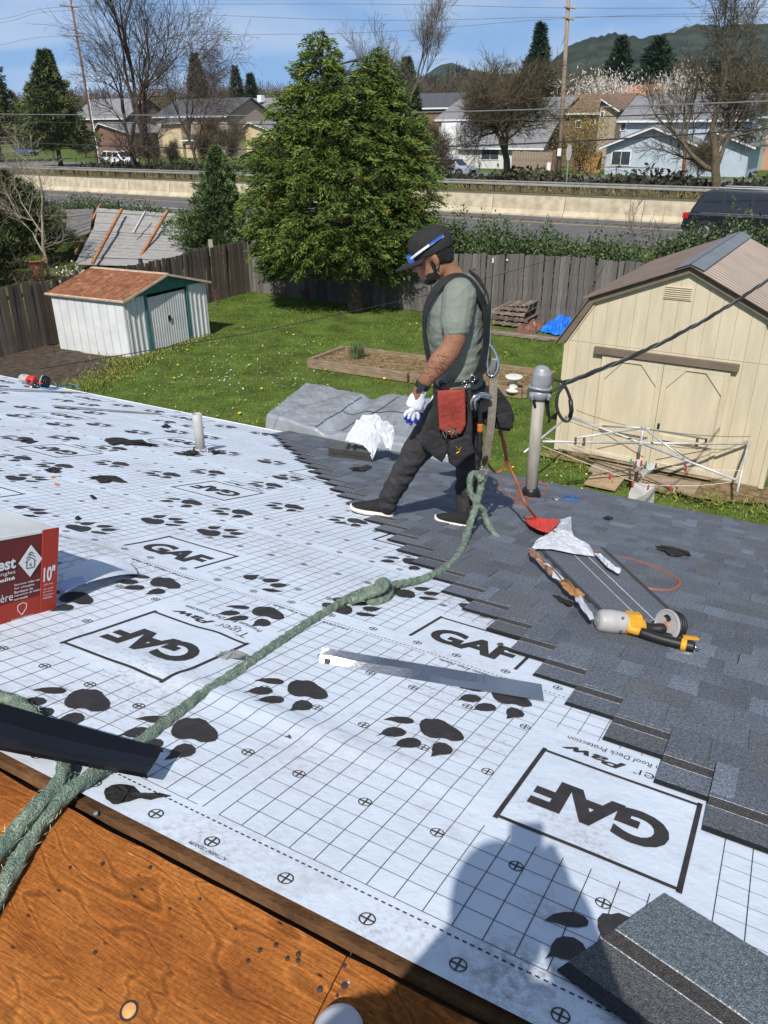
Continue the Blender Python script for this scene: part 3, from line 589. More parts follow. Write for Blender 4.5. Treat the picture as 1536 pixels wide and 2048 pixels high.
def baretree(name, base, top, label, seed, trunk=.25, depth=6, spread=.62, m=BARK, crown_m=None, cat='tree', fork=.3, nk=3, up=.18, first=None, twig=.010, group=None, shrink=(.62, .86), bases=None, droop=0.0, sprays=0, spl=1.0, spw=.022):
    """tapered trunk with forking limbs and twigs; top: approx. tip position"""
    r = np.random.default_rng(seed); base = np.array(base, float); top = np.array(top, float); t = thing(name, base, label, cat, group); h = np.linalg.norm(top-base)
    tr = MB(); tw = MB(); tipP = []
    def grow(p, d, L, rad, lev):
        n = 3 if lev > 1 else 5; pts = [p]; rr = [rad]; q_ = p.copy(); dd = d.copy()
        for i in range(n):
            dd = dd+r.normal(0, .13, 3)+UP*up*.25-UP*droop*max(lev-2, 0)*.25; dd /= np.linalg.norm(dd); q_ = q_+dd*L/n; pts.append(q_.copy()); rr.append(rad*(1-.42*(i+1)/n))
        (tr if lev < 2 else tw).tube(pts, rr, 8 if lev == 0 else (6 if lev == 1 else (4 if lev < 4 else 3)), False)
        tipP.append((q_, dd.copy(), lev))
        if lev >= depth: return
        kk = nk+(1 if r.random() < .45 else 0)
        for j in range(kk):
            f = 1.0 if j == 0 else r.uniform(.35, 1); i0 = min(int(f*n), n); b = pts[i0]
            ax = r.normal(size=3); ax -= dd*(ax@dd); ax /= np.linalg.norm(ax); sp = spread*r.uniform(.5, 1.3)*(.55 if j == 0 else 1)
            nd = dd*math.cos(sp)+ax*math.sin(sp)+UP*up; nd /= np.linalg.norm(nd)
            grow(b, nd, L*r.uniform(*shrink), max(rr[i0]*(.84 if j == 0 else .66), twig), lev+1)
    d0 = (top-base)/h; L0 = h*fork
    grow(base-UP*.15, d0, L0, trunk, 0)
    tr.obj('trunk', m, t, smooth=True, fix=False); tw.obj('crown', crown_m or m, t, fix=False, kind='stuff')
    if sprays:
        tp = [(a, b_) for a, b_, l in tipP if l >= 2]; P = np.repeat(np.array([a for a, _ in tp]), sprays, 0); D = np.repeat(np.array([b_ for _, b_ in tp]), sprays, 0); N = len(P); P = P-D*r.uniform(0, spl*.8, N)[:, None]; D = D*.8+r.normal(0, .55, (N, 3))+UP*(up*.8-droop*3*r.random(N))[:, None]
        L_ = spl*r.uniform(.35, 1.1, N); leafmesh(P, D, L_, spw, 'twigs', crown_m or m, t, None, kind='stuff'); E_ = D/np.linalg.norm(D, axis=1, keepdims=True); P2 = np.repeat(P+E_*(L_*.55)[:, None], 2, 0); D2 = np.repeat(E_, 2, 0)+r.normal(0, .5, (2*N, 3))-UP*droop*2; leafmesh(P2, D2, spl*.5*r.uniform(.4, 1.1, 2*N), spw*.7, 'twigs', crown_m or m, t, None, kind='stuff')
    return t
def shrub(name, c, r, label, n=6000, m=LEAF_H, ll=.07, lw=.05, cat='shrub', group=None, seed=1, flat=.1, lob=.3, stems=True, up=.3, kind=None, stemm=BARKG):
    """leaves in an uneven volume; c is the base centre, r the half sizes in (hd, hn, up)"""
    rg = np.random.default_rng(seed); c = np.array(c, float)
    g = rg.normal(size=(n, 3)); g /= np.linalg.norm(g, axis=1, keepdims=True); rad = rg.uniform(.25, 1, n)**.45
    nz = np.array([mnoise.noise((g_[0]*2.2+seed*3.7, g_[1]*2.2, g_[2]*2.2)) for g_ in g])+.5*np.array([mnoise.noise((g_[0]*6+seed, g_[1]*6, g_[2]*6)) for g_ in g])
    rad = rad*(1+lob*nz*1.6); p = g*rad[:, None]; p[:, 2] = np.abs(p[:, 2])*(1)+flat
    P = c+hd*(p[:, 0]*r[0])[:, None]+hn*(p[:, 1]*r[1])[:, None]+UP*(p[:, 2]*r[2])[:, None]
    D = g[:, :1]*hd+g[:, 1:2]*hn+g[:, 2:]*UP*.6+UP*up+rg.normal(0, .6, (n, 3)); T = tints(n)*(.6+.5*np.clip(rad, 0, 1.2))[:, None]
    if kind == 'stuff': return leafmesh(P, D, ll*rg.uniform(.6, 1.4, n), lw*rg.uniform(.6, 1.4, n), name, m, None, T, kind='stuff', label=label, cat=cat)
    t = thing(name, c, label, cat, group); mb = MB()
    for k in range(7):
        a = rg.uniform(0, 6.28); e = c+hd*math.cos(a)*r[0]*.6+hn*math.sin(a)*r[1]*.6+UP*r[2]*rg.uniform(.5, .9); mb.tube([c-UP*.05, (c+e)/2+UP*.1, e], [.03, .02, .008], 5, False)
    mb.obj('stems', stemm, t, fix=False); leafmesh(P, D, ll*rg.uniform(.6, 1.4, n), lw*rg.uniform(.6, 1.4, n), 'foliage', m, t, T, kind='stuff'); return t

# ================================================================ YARD
soil = mat('dark_soil', (.05, .036, .026), .95, .45, 5, bump=1., bscale=18, col2=(.095, .068, .045), detail=9); straw = mat('straw_soil', (.17, .115, .06), .95, .4, 9, bump=.8, bscale=30, col2=(.26, .18, .09))
def patch(name, pxs, m, z=.02, jit=.16, sub=14, kind='structure', amp=.03, **k):
    P = [PG(x, y, z) for x, y in pxs]; out = []
    for i in range(len(P)):
        a, b_ = P[i], P[(i+1) % len(P)]
        for j in range(sub): q_ = a+(b_-a)*j/sub; out.append(q_+np.array([mnoise.noise((q_[0]*2.1, q_[1]*2.1, 1))+.5*mnoise.noise((q_[0]*6.1, q_[1]*6.1, 1)), mnoise.noise((q_[0]*2.1, q_[1]*2.1, 7))+.5*mnoise.noise((q_[0]*6.1, q_[1]*6.1, 3)), 0])*jit)
    c = sum(out)/len(out); n = len(out); V = []; 
    for f in (1, .8, .6, .4, .2): V += [c+(p-c)*f+UP*(amp*abs(mnoise.noise(((c+(p-c)*f)*3)))*(f < 1)) for p in out]
    V.append(c); F = [(k_*n+i, k_*n+(i+1) % n, (k_+1)*n+(i+1) % n, (k_+1)*n+i) for k_ in range(4) for i in range(n)]+[(4*n+i, 4*n+(i+1) % n, 5*n) for i in range(n)]
    return link(name, V, F, m, kind=kind, smooth=True, fix=True, **k)
patch('soil', [(-60, 705), (80, 688), (130, 694), (225, 716), (255, 726), (225, 742), (165, 770), (60, 800), (-80, 790)], soil, .04)
0 and patch('soil', [(660, 628), (712, 616), (765, 626), (775, 642), (720, 650), (668, 644)], mat('needle_litter', (.06, .042, .024), .95, .4, 6, bump=.8, bscale=25, col2=(.09, .07, .03)), .06)
patch('path_dirt', [(1085, 898), (1130, 906), (1320, 972), (1540, 1004), (1640, 985), (1640, 1015), (1480, 1006), (1340, 992), (1160, 922), (1080, 910)], straw, .055)
# wooden fences
fg = [mat('fence_grey_%d' % i, c, .92, .28, 5, bump=.5, bscale=40, stretch=(6, 6, .6)) for i, c in enumerate([(.145, .13, .118), (.125, .112, .10), (.17, .152, .138), (.105, .094, .084)])]
fdk = [mat('fence_dark_%d' % i, c, .92, .3, 5, bump=.5, bscale=40, stretch=(6, 6, .6)) for i, c in enumerate([(.10, .078, .062), (.075, .058, .046), (.13, .10, .08)])]
def boardset(ms, w=.136, h=1.8):
    out = []
    for i, m in enumerate(ms*2):
        mb = MB(); x = w/2; c = .03; hh = h*(1+.008*math.sin(i*3)); poly = [(-x, 0), (x, 0), (x, hh-c*(i % 2)), (x-c*(i % 2), hh), (-x+c*((i+1) % 2), hh), (-x, hh-c*((i+1) % 2))]
        mb.prism([np.array([a, 0, b_]) for a, b_ in poly], (0, .019, 0)); me = bpy.data.meshes.new('board'); me.from_pydata(mb.v, [], mb.f); me.materials.append(m)
        bm = bmesh.new(); bm.from_mesh(me); bmesh.ops.remove_doubles(bm, verts=bm.verts, dist=.0005); bmesh.ops.recalc_face_normals(bm, faces=bm.faces); bm.to_mesh(me); bm.free(); out.append(me)
    return out
def fence(A, B, label, ms, hf, pm_, skip=None, side=1, z=0):
    A = np.array([A[0], A[1], z]); B = np.array([B[0], B[1], z]); L_ = np.linalg.norm(B-A); d = (B-A)/L_; nn = np.array([-d[1], d[0], 0])*side; t = thing('wooden_fence', A, label, 'fence'); bs = boardset(ms); r = np.random.default_rng(int(L_*100)); ang = math.atan2(d[1], d[0])
    x = .07
    while x < L_:
        if not (skip and skip(x)):
            meshpiece('board', bs[r.integers(0, len(bs))], t, A+d*x+UP*(.02+r.uniform(-.02, .02))+nn*r.uniform(0, .006), (r.normal(0, .008), r.normal(0, .012), ang), (1, 1, hf(x)/1.8*(1+r.normal(0, .006))))
        x += .143+r.uniform(0, .008)
    for zz in (.35, 1.35):
        mb = MB().frame(A, d, nn, UP, 0, L_, .028, .066, zz, zz+.09); mb.obj('rail', pm_, t)
    x = 0
    while x < L_: MB().frame(A+d*x, d, nn, UP, 0, .09, .068, .158, -.1, 1.75).obj('post', pm_, t); x += 2.4
    return t
FA, FB = np.array([-4.68, 28.13]), np.array([9.9, 19.92]); FC_ = np.array([-11.2, 16.4])
fence(FA, FB, 'weathered grey board fence closing off the back of the lawn below the hedge', fg, lambda x: 1.74+.05*math.sin(x*.7)+.012*x, MATS['fence_dark_0'])
fence(FA, FC_, 'dark weathered board fence running behind the white metal shed', fdk, lambda x: (1.68+.05*math.sin(x)) if x < 3.2 or x > 8.6 else 1.62, MATS['fence_dark_1'], side=-1)
MB().box((-.07, -.02, 0), (.07, .05, 1.95)).obj('fence_post', mat('light_post', (.30, .27, .2), .9, .2, 5), label='pale round-topped post standing against the dark side fence', cat='post', org=(0, 0, 0)).location = tuple(PG(432, 602))
# green steel posts leaning on the fence
for (xb, yb, xt, yt, lb) in ((979, 640, 988, 516, 'green steel stake with white tip leaning on the grey fence, taller of the two'), (1003, 606, 1016, 519, 'green steel stake with white tip leaning on the grey fence, shorter of the two')):
    A = PG(xb, yb); B = PV(xt, yt, FA, FB)-hn*.06; t = thing('steel_stake', A, lb, 'stake'); gpm = mat('green_paint', (.03, .07, .05), .6, .1, 5); MB().tube([A, A+(B-A)*.93], .022, 6).obj('shaft', gpm, t); MB().tube([A+(B-A)*.93, B], .024, 6).obj('tip', whp, t)

# grass blades, flowers
def in_poly(P, poly):
    x, y = P[:, 0], P[:, 1]; c = np.zeros(len(P), bool); n = len(poly)
    for i in range(n):
        x0, y0 = poly[i][:2]; x1, y1 = poly[(i+1) % n][:2]
        k = ((y0 > y) != (y1 > y)) & (x < (x1-x0)*(y-y0)/(y1-y0+1e-12)+x0); c ^= k
    return c
def proj(P):
    Q = P-CAM; D = Q@cF; return 768+FPX*(Q@cR)/D, 1024-FPX*(Q@cU)/D, D
WS = [np.array(p) for p in ((-8.39, 20.21), (-6.28, 19.2), (-4.82, 21.76), (-6.93, 22.77))]
TA, TB_ = PG(1108, 908), PG(1506, 986); TD = (TB_-TA)/np.linalg.norm(TB_-TA); TN = np.array([-TD[1], TD[0], 0])     # tan shed front line, TN points away
TAN = [TA, TB_+TD*.0, TB_+TN*4.3, TA+TN*4.3]
BED = [PG(*p) for p in ((618, 735), (688, 708), (1105, 760), (1048, 797))]
def lawn():
    N = 330000; P = np.stack([rng.uniform(-11, 9.5, N), rng.uniform(9.5, 29, N), np.zeros(N)], 1)
    x, y, D = proj(P); k = (D > 0) & (x > -15) & (x < 1551) & (y < 1090) & (y > 470)
    P = P[k]; 
    k = ~in_poly(P, WS) & ~in_poly(P, TAN) & ~in_poly(P, BED)
    soilp = [PG(a, b_) for a, b_ in ((-60, 705), (80, 688), (130, 694), (215, 714), (245, 726), (215, 740), (155, 768), (60, 800), (-80, 790))]; k &= ~in_poly(P, soilp)
    d2 = (P[:, 0]*hn[0]+P[:, 1]*hn[1]); fn = np.array([FC_[1]-FA[1], FA[0]-FC_[0]]); side = (P[:, :2]-FA)@fn; k &= ((d2 < 21.6) & (side > 0)) | (rng.random(len(P)) < .35)
    lit = in_poly(P, [PG(a, b_) for a, b_ in ((660, 628), (712, 616), (765, 626), (775, 642), (720, 650), (668, 644))]); k &= ~lit | (rng.random(len(P)) < .12)
    drt = in_poly(P, [PG(a, b_) for a, b_ in ((1085, 900), (1130, 908), (1320, 978), (1540, 1010), (1640, 990), (1640, 1040), (1480, 1018), (1340, 1010), (1160, 930))]); k &= ~drt | (rng.random(len(P)) < .2)
    P = P[k]; n = len(P); nz = np.array([mnoise.noise((p[0]*.55, p[1]*.55, 3)) for p in P]); nz2 = np.array([mnoise.noise((p[0]*2.1, p[1]*2.1, 9)) for p in P])
    tall = sst(.25, .5, nz2)*.6; P[:, 2] = [gz(p)-.004 for p in P]
    D = rng.normal(0, .55, (n, 3)); D[:, 2] = np.abs(rng.normal(.8, .25, n)); L = rng.uniform(.025, .07, n)*(1+1.6*tall)
    T = tints(n, .6, 1.35, .12)*(1+.45*nz+.3*nz2)[:, None]; T[:, 0] *= 1+.35*np.clip(-nz-.1, 0, 1); T *= (1+.25*tall)[:, None]
    leafmesh(P, D, L, .018, 'grass', mat('grass_blade', (.105, .175, .026), .7, .12, 1, attr=True, spec=.25), None, T, kind='stuff', label='short mown green lawn with mossy patches', cat='grass')
    for nm, num, m, r_, reg in (('dandelions', 90, mat('dandelion', (.75, .5, .02), .7, .1, 3), .03, None), ('daisies', 210, mat('daisy', (.8, .8, .76), .7, .05, 3), .016, 1)):
        V = []; F = []
        cl = [PG(*p) for p in ((470, 745), (495, 738), (345, 705), (410, 770), (380, 790), (330, 780), (465, 768), (520, 690), (600, 720), (300, 740), (640, 770), (560, 755), (1130, 935), (450, 700), (360, 760))]
        for i in range(num):
            if reg: c_ = cl[rng.integers(len(cl))]+np.array([rng.normal(0, .7), rng.normal(0, .7), 0])
            else: c_ = np.array([rng.uniform(-6, 4), rng.uniform(12, 24), 0])
            if in_poly(c_[None], BED)[0] or in_poly(c_[None], WS)[0]: continue
            z = gz(c_)+rng.uniform(.045, .075); r2 = r_*rng.uniform(.6, 1.2); b0 = len(V); tl = rng.normal(0, .25, 2)
            for q_ in range(6): a = q_*math.pi/3; V.append((c_[0]+r2*math.cos(a), c_[1]+r2*math.sin(a), z+r2*(tl[0]*math.cos(a)+tl[1]*math.sin(a))))
            F.append(tuple(range(b0, b0+6)))
        link(nm, V, F, m, kind='stuff', label='tiny %s dotted over the lawn' % ('yellow dandelions' if nm == 'dandelions' else 'white daisies'), cat='flowers')
lawn()

def edge_weeds():
    r = np.random.default_rng(31); pl = [(-60, 705), (80, 688), (130, 694), (225, 716), (255, 726), (225, 742), (165, 770), (100, 790)]; P = []
    for i in range(3, len(pl)-1):
        for _ in range(900): f = r.random(); a, b_ = PG(*pl[i]), PG(*pl[i+1]); P.append(a+(b_-a)*f+np.array([r.normal(.15, .28), r.normal(0, .25), 0]))
    for _ in range(900): P.append(PG(r.uniform(225, 430), 0+r.uniform(0, 1)*14+np.interp(0, [0], [0])+700, 0)*0+PG(*(np.array([262, 722])+(np.array([420, 672])-np.array([262, 722]))*r.random()+np.array([r.normal(0, 4), abs(r.normal(0, 5))]))))
    for _ in range(1200): a, b_ = (PG(1085, 905), PG(1320, 985)) if r.random() < .5 else (PG(1330, 985), PG(1560, 1020)); P.append(a+(b_-a)*r.random()+np.array([r.normal(0, .2), r.normal(-.1, .2), 0]))
    P = np.array(P); N = len(P); P[:, 2] = .02; D = r.normal(0, .6, (N, 3)); D[:, 2] = np.abs(r.normal(.7, .3, N)); T = tints(N, .6, 1.3, .1); dry = r.random(N) < .55; T[dry] *= np.array([2.3, 1.35, 2.2])
    leafmesh(P, D, r.uniform(.05, .15, N), .02, 'edge_weeds', MATS['grass_blade'], None, T, kind='stuff', label='ragged dry grass and weeds along the soil edge and shed walls', cat='weeds')
edge_weeds()
# ---------------- white metal shed with rusty roof
def white_shed():
    L0, F0, R0, B0 = [np.array([p[0], p[1], .0]) for p in WS]; d1 = (F0-L0)/np.linalg.norm(F0-L0); d2 = (R0-F0)/np.linalg.norm(R0-F0); B0 = L0+(R0-F0)
    t = thing('metal_shed', (L0+R0)/2, 'small white metal garden shed with rusty orange roof and teal trim', 'shed')
    wm = mat('white_shed_paint', (.60, .61, .60), .5, .06, 2, col2=(.68, .69, .68)); wd = mat('shed_rib_white', (.60, .60, .57), .5, .05, 3); teal = mat('teal_trim', (.035, .15, .13), .5, .15, 4)
    dr = mat('shed_door_grey', (.56, .57, .56), .5, .08, 2, col2=(.62, .62, .60)); rust = mat('rusty_roof', (.27, .085, .032), .85, .45, 3.5, bump=.3, bscale=40, col2=(.36, .15, .07), detail=10, ramp=(.30, .72)); nt, b = nodes(rust); tcx = nt.nodes.new('ShaderNodeTexCoord'); pf = ramp(nt, ntex(nt, tcx.outputs['Object'], 7, 7, .75).outputs['Fac'], [(.60, 0.), (.66, .8)]); dk = ramp(nt, ntex(nt, tcx.outputs['Object'], 16, 6, .7).outputs['Fac'], [(.35, .55), (.6, 1.15)]); lk = b.inputs['Base Color'].links[0].from_socket; cc = mixc(nt, 1., lk, dk.outputs[0], 'MULTIPLY'); cc = mixc(nt, pf.outputs[0], cc, (.50, .36, .26)); nt.links.new(cc, b.inputs['Base Color']); edge = mat('rust_edge', (.55, .42, .30), .7, .2, 6)
    E = 1.46; w1 = np.linalg.norm(F0-L0); w2 = np.linalg.norm(R0-F0); n1 = np.cross(d1, UP); n2 = np.cross(d2, UP)   # outward normals
    # left wall: vertical panels
    k = 9
    for i in range(k):
        a, b_ = w1*i/k, w1*(i+1)/k; mb = MB().frame(L0, d1, n1, UP, a+.008, b_-.008, -.01, .012, .02, E); mb.obj('wall_panel', wm, t)
    MB().frame(L0, d1, n1, UP, 0, w1, -.03, -.004, 0, E-.003).obj('wall_core', wd, t)
    # back and right walls
    MB().frame(B0, d1, n1, UP, .0, w1, -.02, .0, 0, E).obj('wall', wm, t); MB().frame(L0, d2, n2, UP, .01, w2-.01, -.02, 0, .0, E).obj('wall', wm, t)
    # door wall: ribbed panels either side, double door in the middle
    ap = PV(328, 561, F0, R0)[2]; ap = 1.86
    for a, b_ in ((0.0, .30), (.30*w2+.0, .30*w2)): pass
    for (a, b_) in ((.02, .235*w2), (.765*w2, w2-.02)):
        MB().frame(F0, d2, n2, UP, a, b_, -.02, .0, .01, E-.002).obj('wall_panel', wd, t)
        for j in range(4):
            x = a+(b_-a)*(j+.5)/4; MB().frame(F0, d2, n2, UP, x-.022, x+.022, .0005, .02, .015, E-.01).obj('rib', wm, t)
    for (a, b_) in ((.27*w2, .4985*w2), (.5015*w2, .73*w2)):
        do = MB().frame(F0, d2, n2, UP, a, b_, -.03, -.012, .05, E-.08).obj('door', dr, t)
        for j in range(8):
            x = a+(b_-a)*(j+.5)/8; MB().frame(F0, d2, n2, UP, x-.012, x+.012, -.0115, -.004, .055, E-.085).obj('rib', dr, do)
    MB().frame(F0, d2, n2, UP, .488*w2, .512*w2, -.003, .03, .70, .83).obj('latch', mat('black_metal', (.012, .012, .014), .4, .1, 5), t)
    for x in (.25*w2, .75*w2): MB().frame(F0, d2, n2, UP, x-.035, x+.035, .0, .025, 0, E-.005).obj('trim', teal, t)
    MB().frame(F0, d2, n2, UP, .0, w2, -.01, .004, E+.002, E+.03).obj('trim', teal, t)
    MB().prism([F0+UP*(E+.03)+n2*-.02, R0+UP*(E+.03)+n2*-.02, (F0+R0)/2+UP*(ap-.03)+n2*-.02], n2*.018).obj('gable', teal, t)
    MB().prism([L0+UP*E-n2*.0, B0+UP*E, (L0+B0)/2+UP*(ap-.03)], n2*.02).obj('gable', teal, t)
    MB().frame(F0, d2, n2, UP, -.004, .05, .0, .012, 0, E-.002).obj('corner_trim', wm, t); MB().frame(R0, d2, n2, UP, -.05, .004, .0, .012, 0, E-.002).obj('corner_trim', wm, t)
    # roof panels
    for sgn, A in ((1, F0), (-1, R0)):
        ctr = (F0+R0)/2+UP*ap; ev = A+UP*(E+.005)-d2*sgn*.09-UP*.025; sl = ctr-ev; Ls = np.linalg.norm(sl); sl /= Ls; nn = np.cross(sl, d1)*(-sgn); nn = nn if nn[2] > 0 else -nn; k = 9; tot = w1+.2
        for i in range(k):
            a, b_ = -.12+tot*i/k, -.12+tot*(i+1)/k
            MB().frame(ev, -d1, sl, nn, a+.006, b_-.006, 0, Ls+.01, 0, .014).obj('roof_panel', rust, t); MB().frame(ev, -d1, sl, nn, b_-.012, b_+.012, 0.005, Ls, .0, .021).obj('roof_seam', rust, t)
        MB().frame(ev, -d1, sl, nn, -.135, tot-.1, -.02, .02, -.02, .022).obj('roof_edge', edge, t); MB().frame(ev, -d1, sl, nn, -.135, -.12, -.02, Ls, -.03, .025).obj('roof_edge', edge, t)
    MB().frame(ctr, -d1, d2, UP, -.1, w1+.06, -.06, .06, .005, .028).obj('ridge_cap', edge, t)
white_shed()

# ---------------- tan barn shed
def tan_shed():
    A, B = TA, TB_; Wd = np.linalg.norm(B-A)
    def fp(x, y): p = PV(x, y, A, B)-A; return p@TD, p[2]
    brk = fp(1199, 589)[1]; e0 = fp(1142, 680)[1]; pk = fp(1366, 553)
    e0, brk = 2.05, 2.72; cx = Wd/2+.17; inx = .42; pkz = 3.25
    t = thing('barn_shed', (A+B)/2+TN*2, 'tall tan wooden barn shed with double doors and brown gambrel roof', 'shed'); Dp = 4.3
    tan_ = mat('tan_siding', (.565, .483, .338), .8, .08, 2.2, bump=.25, bscale=60, col2=(.615, .53, .378), stretch=(3, 3, .5)); groove = mat('siding_groove', (.56, .465, .315), .85, .08, 4); trim = mat('brown_trim', (.155, .12, .085), .75, .12, 4); roofm = mat('brown_metal_roof', (.165, .125, .10), .5, .12, 2, metal=.15)
    F_ = lambda x, z, o=0.0: A+TD*x+UP*z-TN*o
    def top(x):                                       # gable outline height
        x = min(max(x, 0), Wd+.12); pts = [(0, e0), (inx, brk), (cx, pkz), (Wd+.12-inx, brk), (Wd+.12, e0)]; return float(np.interp(x, [p[0] for p in pts], [p[1] for p in pts]))
    W2 = Wd+.12
    # vertical grooved siding boards on the front, butted with narrow grooves
    k = 16; zs = 2.02
    for i in range(k):
        a, b_ = W2*i/k, W2*(i+1)/k-.004; xs = [a]+[q_ for q_ in (inx, cx, W2-inx) if a < q_ < b_]+[b_]
        poly = [F_(a, zs+.006), F_(b_, zs+.006)]+[F_(q_, top(q_)-.01) for q_ in reversed(xs)]; MB().prism(poly, TN*.02).obj('siding_board', tan_, t)
        MB().prism([F_(a, .12), F_(b_, .12), F_(b_, min(zs, top(b_)-.01)), F_(a, min(zs, top(a)-.01))], TN*.02).obj('siding_board', tan_, t)
    MB().prism([F_(0, .1, -.012), F_(W2, .1, -.012), F_(W2, e0-.02, -.012), F_(W2-inx, brk-.02, -.012), F_(cx, pkz-.02, -.012), F_(inx, brk-.02, -.012), F_(0, e0-.02, -.012)], TN*.03).obj('sheathing', groove, t)
    for x0, nn in ((0, -TD), (W2, TD)): MB().frame(F_(x0, 0), TN, nn, UP, .0, Dp, -.04, .0, .1, e0).obj('side_wall', tan_, t)
    MB().prism([F_(0, .1)+TN*Dp, F_(W2, .1)+TN*Dp, F_(W2, e0)+TN*Dp, F_(W2-inx, brk)+TN*Dp, F_(cx, pkz)+TN*Dp, F_(inx, brk)+TN*Dp, F_(0, e0)+TN*Dp], -TN*.04).obj('back_wall', tan_, t)
    for x in (-.004, W2-.07): MB().frame(F_(x, 0), TD, -TN, UP, 0, .075, .001, .02, .1, e0-.03).obj('corner_trim', tan_, t)
    # thin bead along the gable, roof fascia boards
    op = [(-.14, e0-.10), (inx-.06, brk+.03), (cx, pkz+.07), (W2-inx+.06, brk+.03), (W2+.14, e0-.10)]; ip = [(0.05, e0-.06), (inx+.02, brk-.08), (cx, pkz-.055), (W2-inx-.02, brk-.08), (W2-.05, e0-.06)]
    mid = [(.035, e0-.02), (inx+.0, brk-.045), (cx, pkz-.018), (W2-inx, brk-.045), (W2-.035, e0-.02)]
    for i in range(4):
        MB().prism([F_(*ip[i], .002), F_(*ip[i+1], .002), F_(*mid[i+1], .002), F_(*mid[i], .002)], -TN*.02).obj('gable_trim', tan_, t)
        a, b_ = np.array(mid[i]), np.array(mid[i+1]); oa, ob = np.array(op[i]), np.array(op[i+1]); MB().prism([F_(*a, .003), F_(*b_, .003), F_(*ob, .003), F_(*oa, .003)], -TN*.07).obj('fascia', trim, t)
    # roof: steep lower sides, ribbed metal upper slopes
    for sgn in (0, 1):
        o4, o3 = (op[0], op[1]) if sgn == 0 else (op[4], op[3])
        MB().prism([F_(*o4, .12), F_(*o3, .12), F_(*o3, -Dp-.1), F_(*o4, -Dp-.1)], UP*.02).obj('lower_roof', trim, t)
        p0, p1 = F_(*o3, .14)+UP*.01, F_(*op[2], .14)+UP*.02; sl = p1-p0; Ls = np.linalg.norm(sl); sl /= Ls; nn = np.cross(sl, TN); nn = nn if nn[2] > 0 else -nn
        N_ = 15; wd = (Dp+.25)/N_
        for i in range(N_):
            MB().frame(p0, TN, sl, nn, i*wd, (i+1)*wd-.003, -.10, Ls, 0, .012).obj('roof_sheet', roofm, t)
            for q_ in (.0, .5): MB().prism([p0+TN*(i*wd+q_*wd+x)+sl*-.10+nn*z for x, z in ((.01, .0125), (.022, .034), (.05, .034), (.062, .0125))], sl*(Ls+.09)).obj('rib', roofm, t)
    capm = mat('ridge_flashing', (.23, .235, .24), .45, .1, 3, metal=.4); pr_ = F_(*op[2], .15)+UP*.03
    for sgn in (-1, 1):
        q_ = np.array(op[2])-np.array(op[1]); d_ = (TD*sgn*-q_[0]*-1+UP*-q_[1]); d_ = TD*sgn*q_[0]-UP*q_[1]; d_ /= np.linalg.norm(d_); nn = np.cross(d_, TN); nn = nn if nn[2] > 0 else -nn
        MB().frame(pr_, TN, d_, nn, 0, Dp+.26, 0, .21, .022, .034).obj('ridge_cap', capm, t)
    # vent
    vx0, vz1 = fp(1330, 572); vx1, vz0 = fp(1383, 602); ve = MB().frame(F_(0, 0), TD, -TN, UP, vx0, vx1, .001, .016, vz0, vz1).obj('vent', tan_, t)
    for i in range(6): z = vz0+.012+(vz1-vz0-.03)*i/5.; MB().prism([F_(vx0+.015, z, .0165), F_(vx1-.015, z, .0165), F_(vx1-.015, z+.012, .03), F_(vx0+.015, z+.012, .03)], UP*.006).obj('louvre', tan_, ve)
    # doors with arched trim
    dx0 = fp(1206, 715)[0]; dx1 = fp(1462, 748)[0]; dz1 = 1.86; dm = (dx0+dx1)/2
    MB().frame(F_(0, 0), TD, -TN, UP, dx0-.14, dx1+.1, .001, .085, dz1+.02, dz1+.125).obj('door_header', trim, t)
    for a, b_ in ((dx0, dm-.004), (dm+.004, dx1)):
        d_ = MB().frame(F_(0, 0), TD, -TN, UP, a, b_, .004, .028, .14, dz1).obj('door', tan_, t)
        w = .075; zb = .62
        for (x0, x1, z0, z1) in ((a, a+w, .14, dz1), (b_-w, b_, .14, dz1), (a+w+.001, b_-w-.001, dz1-.07, dz1), (a+w+.001, b_-w-.001, .14, .22), (a+w+.001, b_-w-.001, zb, zb+.085)):
            MB().frame(F_(0, 0), TD, -TN, UP, x0, x1, .029, .05, z0, z1).obj('door_trim', tan_, d_)
        ww = (b_-a)*.27
        for sg, xc in ((1, a+w+.002), (-1, b_-w-.002)):
            MB().prism([F_(xc, dz1-.072, .029), F_(xc+sg*ww, dz1-.072, .029), F_(xc, dz1-.38, .029)], -TN*.021).obj('corner_panel', tan_, d_)
        for (p, q_) in (((a+w, .25), (b_-w, zb-.02)), ((a+w, zb-.02), (b_-w, .25))):
            A_, B_ = F_(*p, .03), F_(*q_, .03); dd = (B_-A_)/np.linalg.norm(B_-A_); pv = np.cross(dd, TN); MB().frame(A_, dd, pv, -TN, .02, np.linalg.norm(B_-A_)-.02, -.008, .008, 0, .003).obj('brace', mat('brown_line', (.2, .15, .1), .8, .1, 4), d_)
        hm = mat('strap_dark', (.12, .10, .08), .6, .1, 5)
        for zz in (zb-.015,): MB().frame(F_(0, 0), TD, -TN, UP, a+w+.05, b_-w-.05, .0505, .054, zz-.006, zz+.006).obj('batten', hm, d_)
    MB().frame(F_(dm+.05, .80), TD, -TN, UP, 0, .03, .051, .08, 0, .09).obj('handle', MATS['black_metal'], t)
    # sill and base
    MB().frame(F_(0, 0), TD, -TN, UP, dx0-.02, dx1+.02, .0, .035, .085, .13).obj('sill', mat('dirty_sill', (.36, .27, .17), .85, .25, 4), t)
    MB().frame(F_(0, 0), TD, -TN, UP, .05, W2-.05, -.06, -.02, 0, .1).obj('skid', mat('skid_wood', (.20, .14, .08), .9, .3, 5), t)
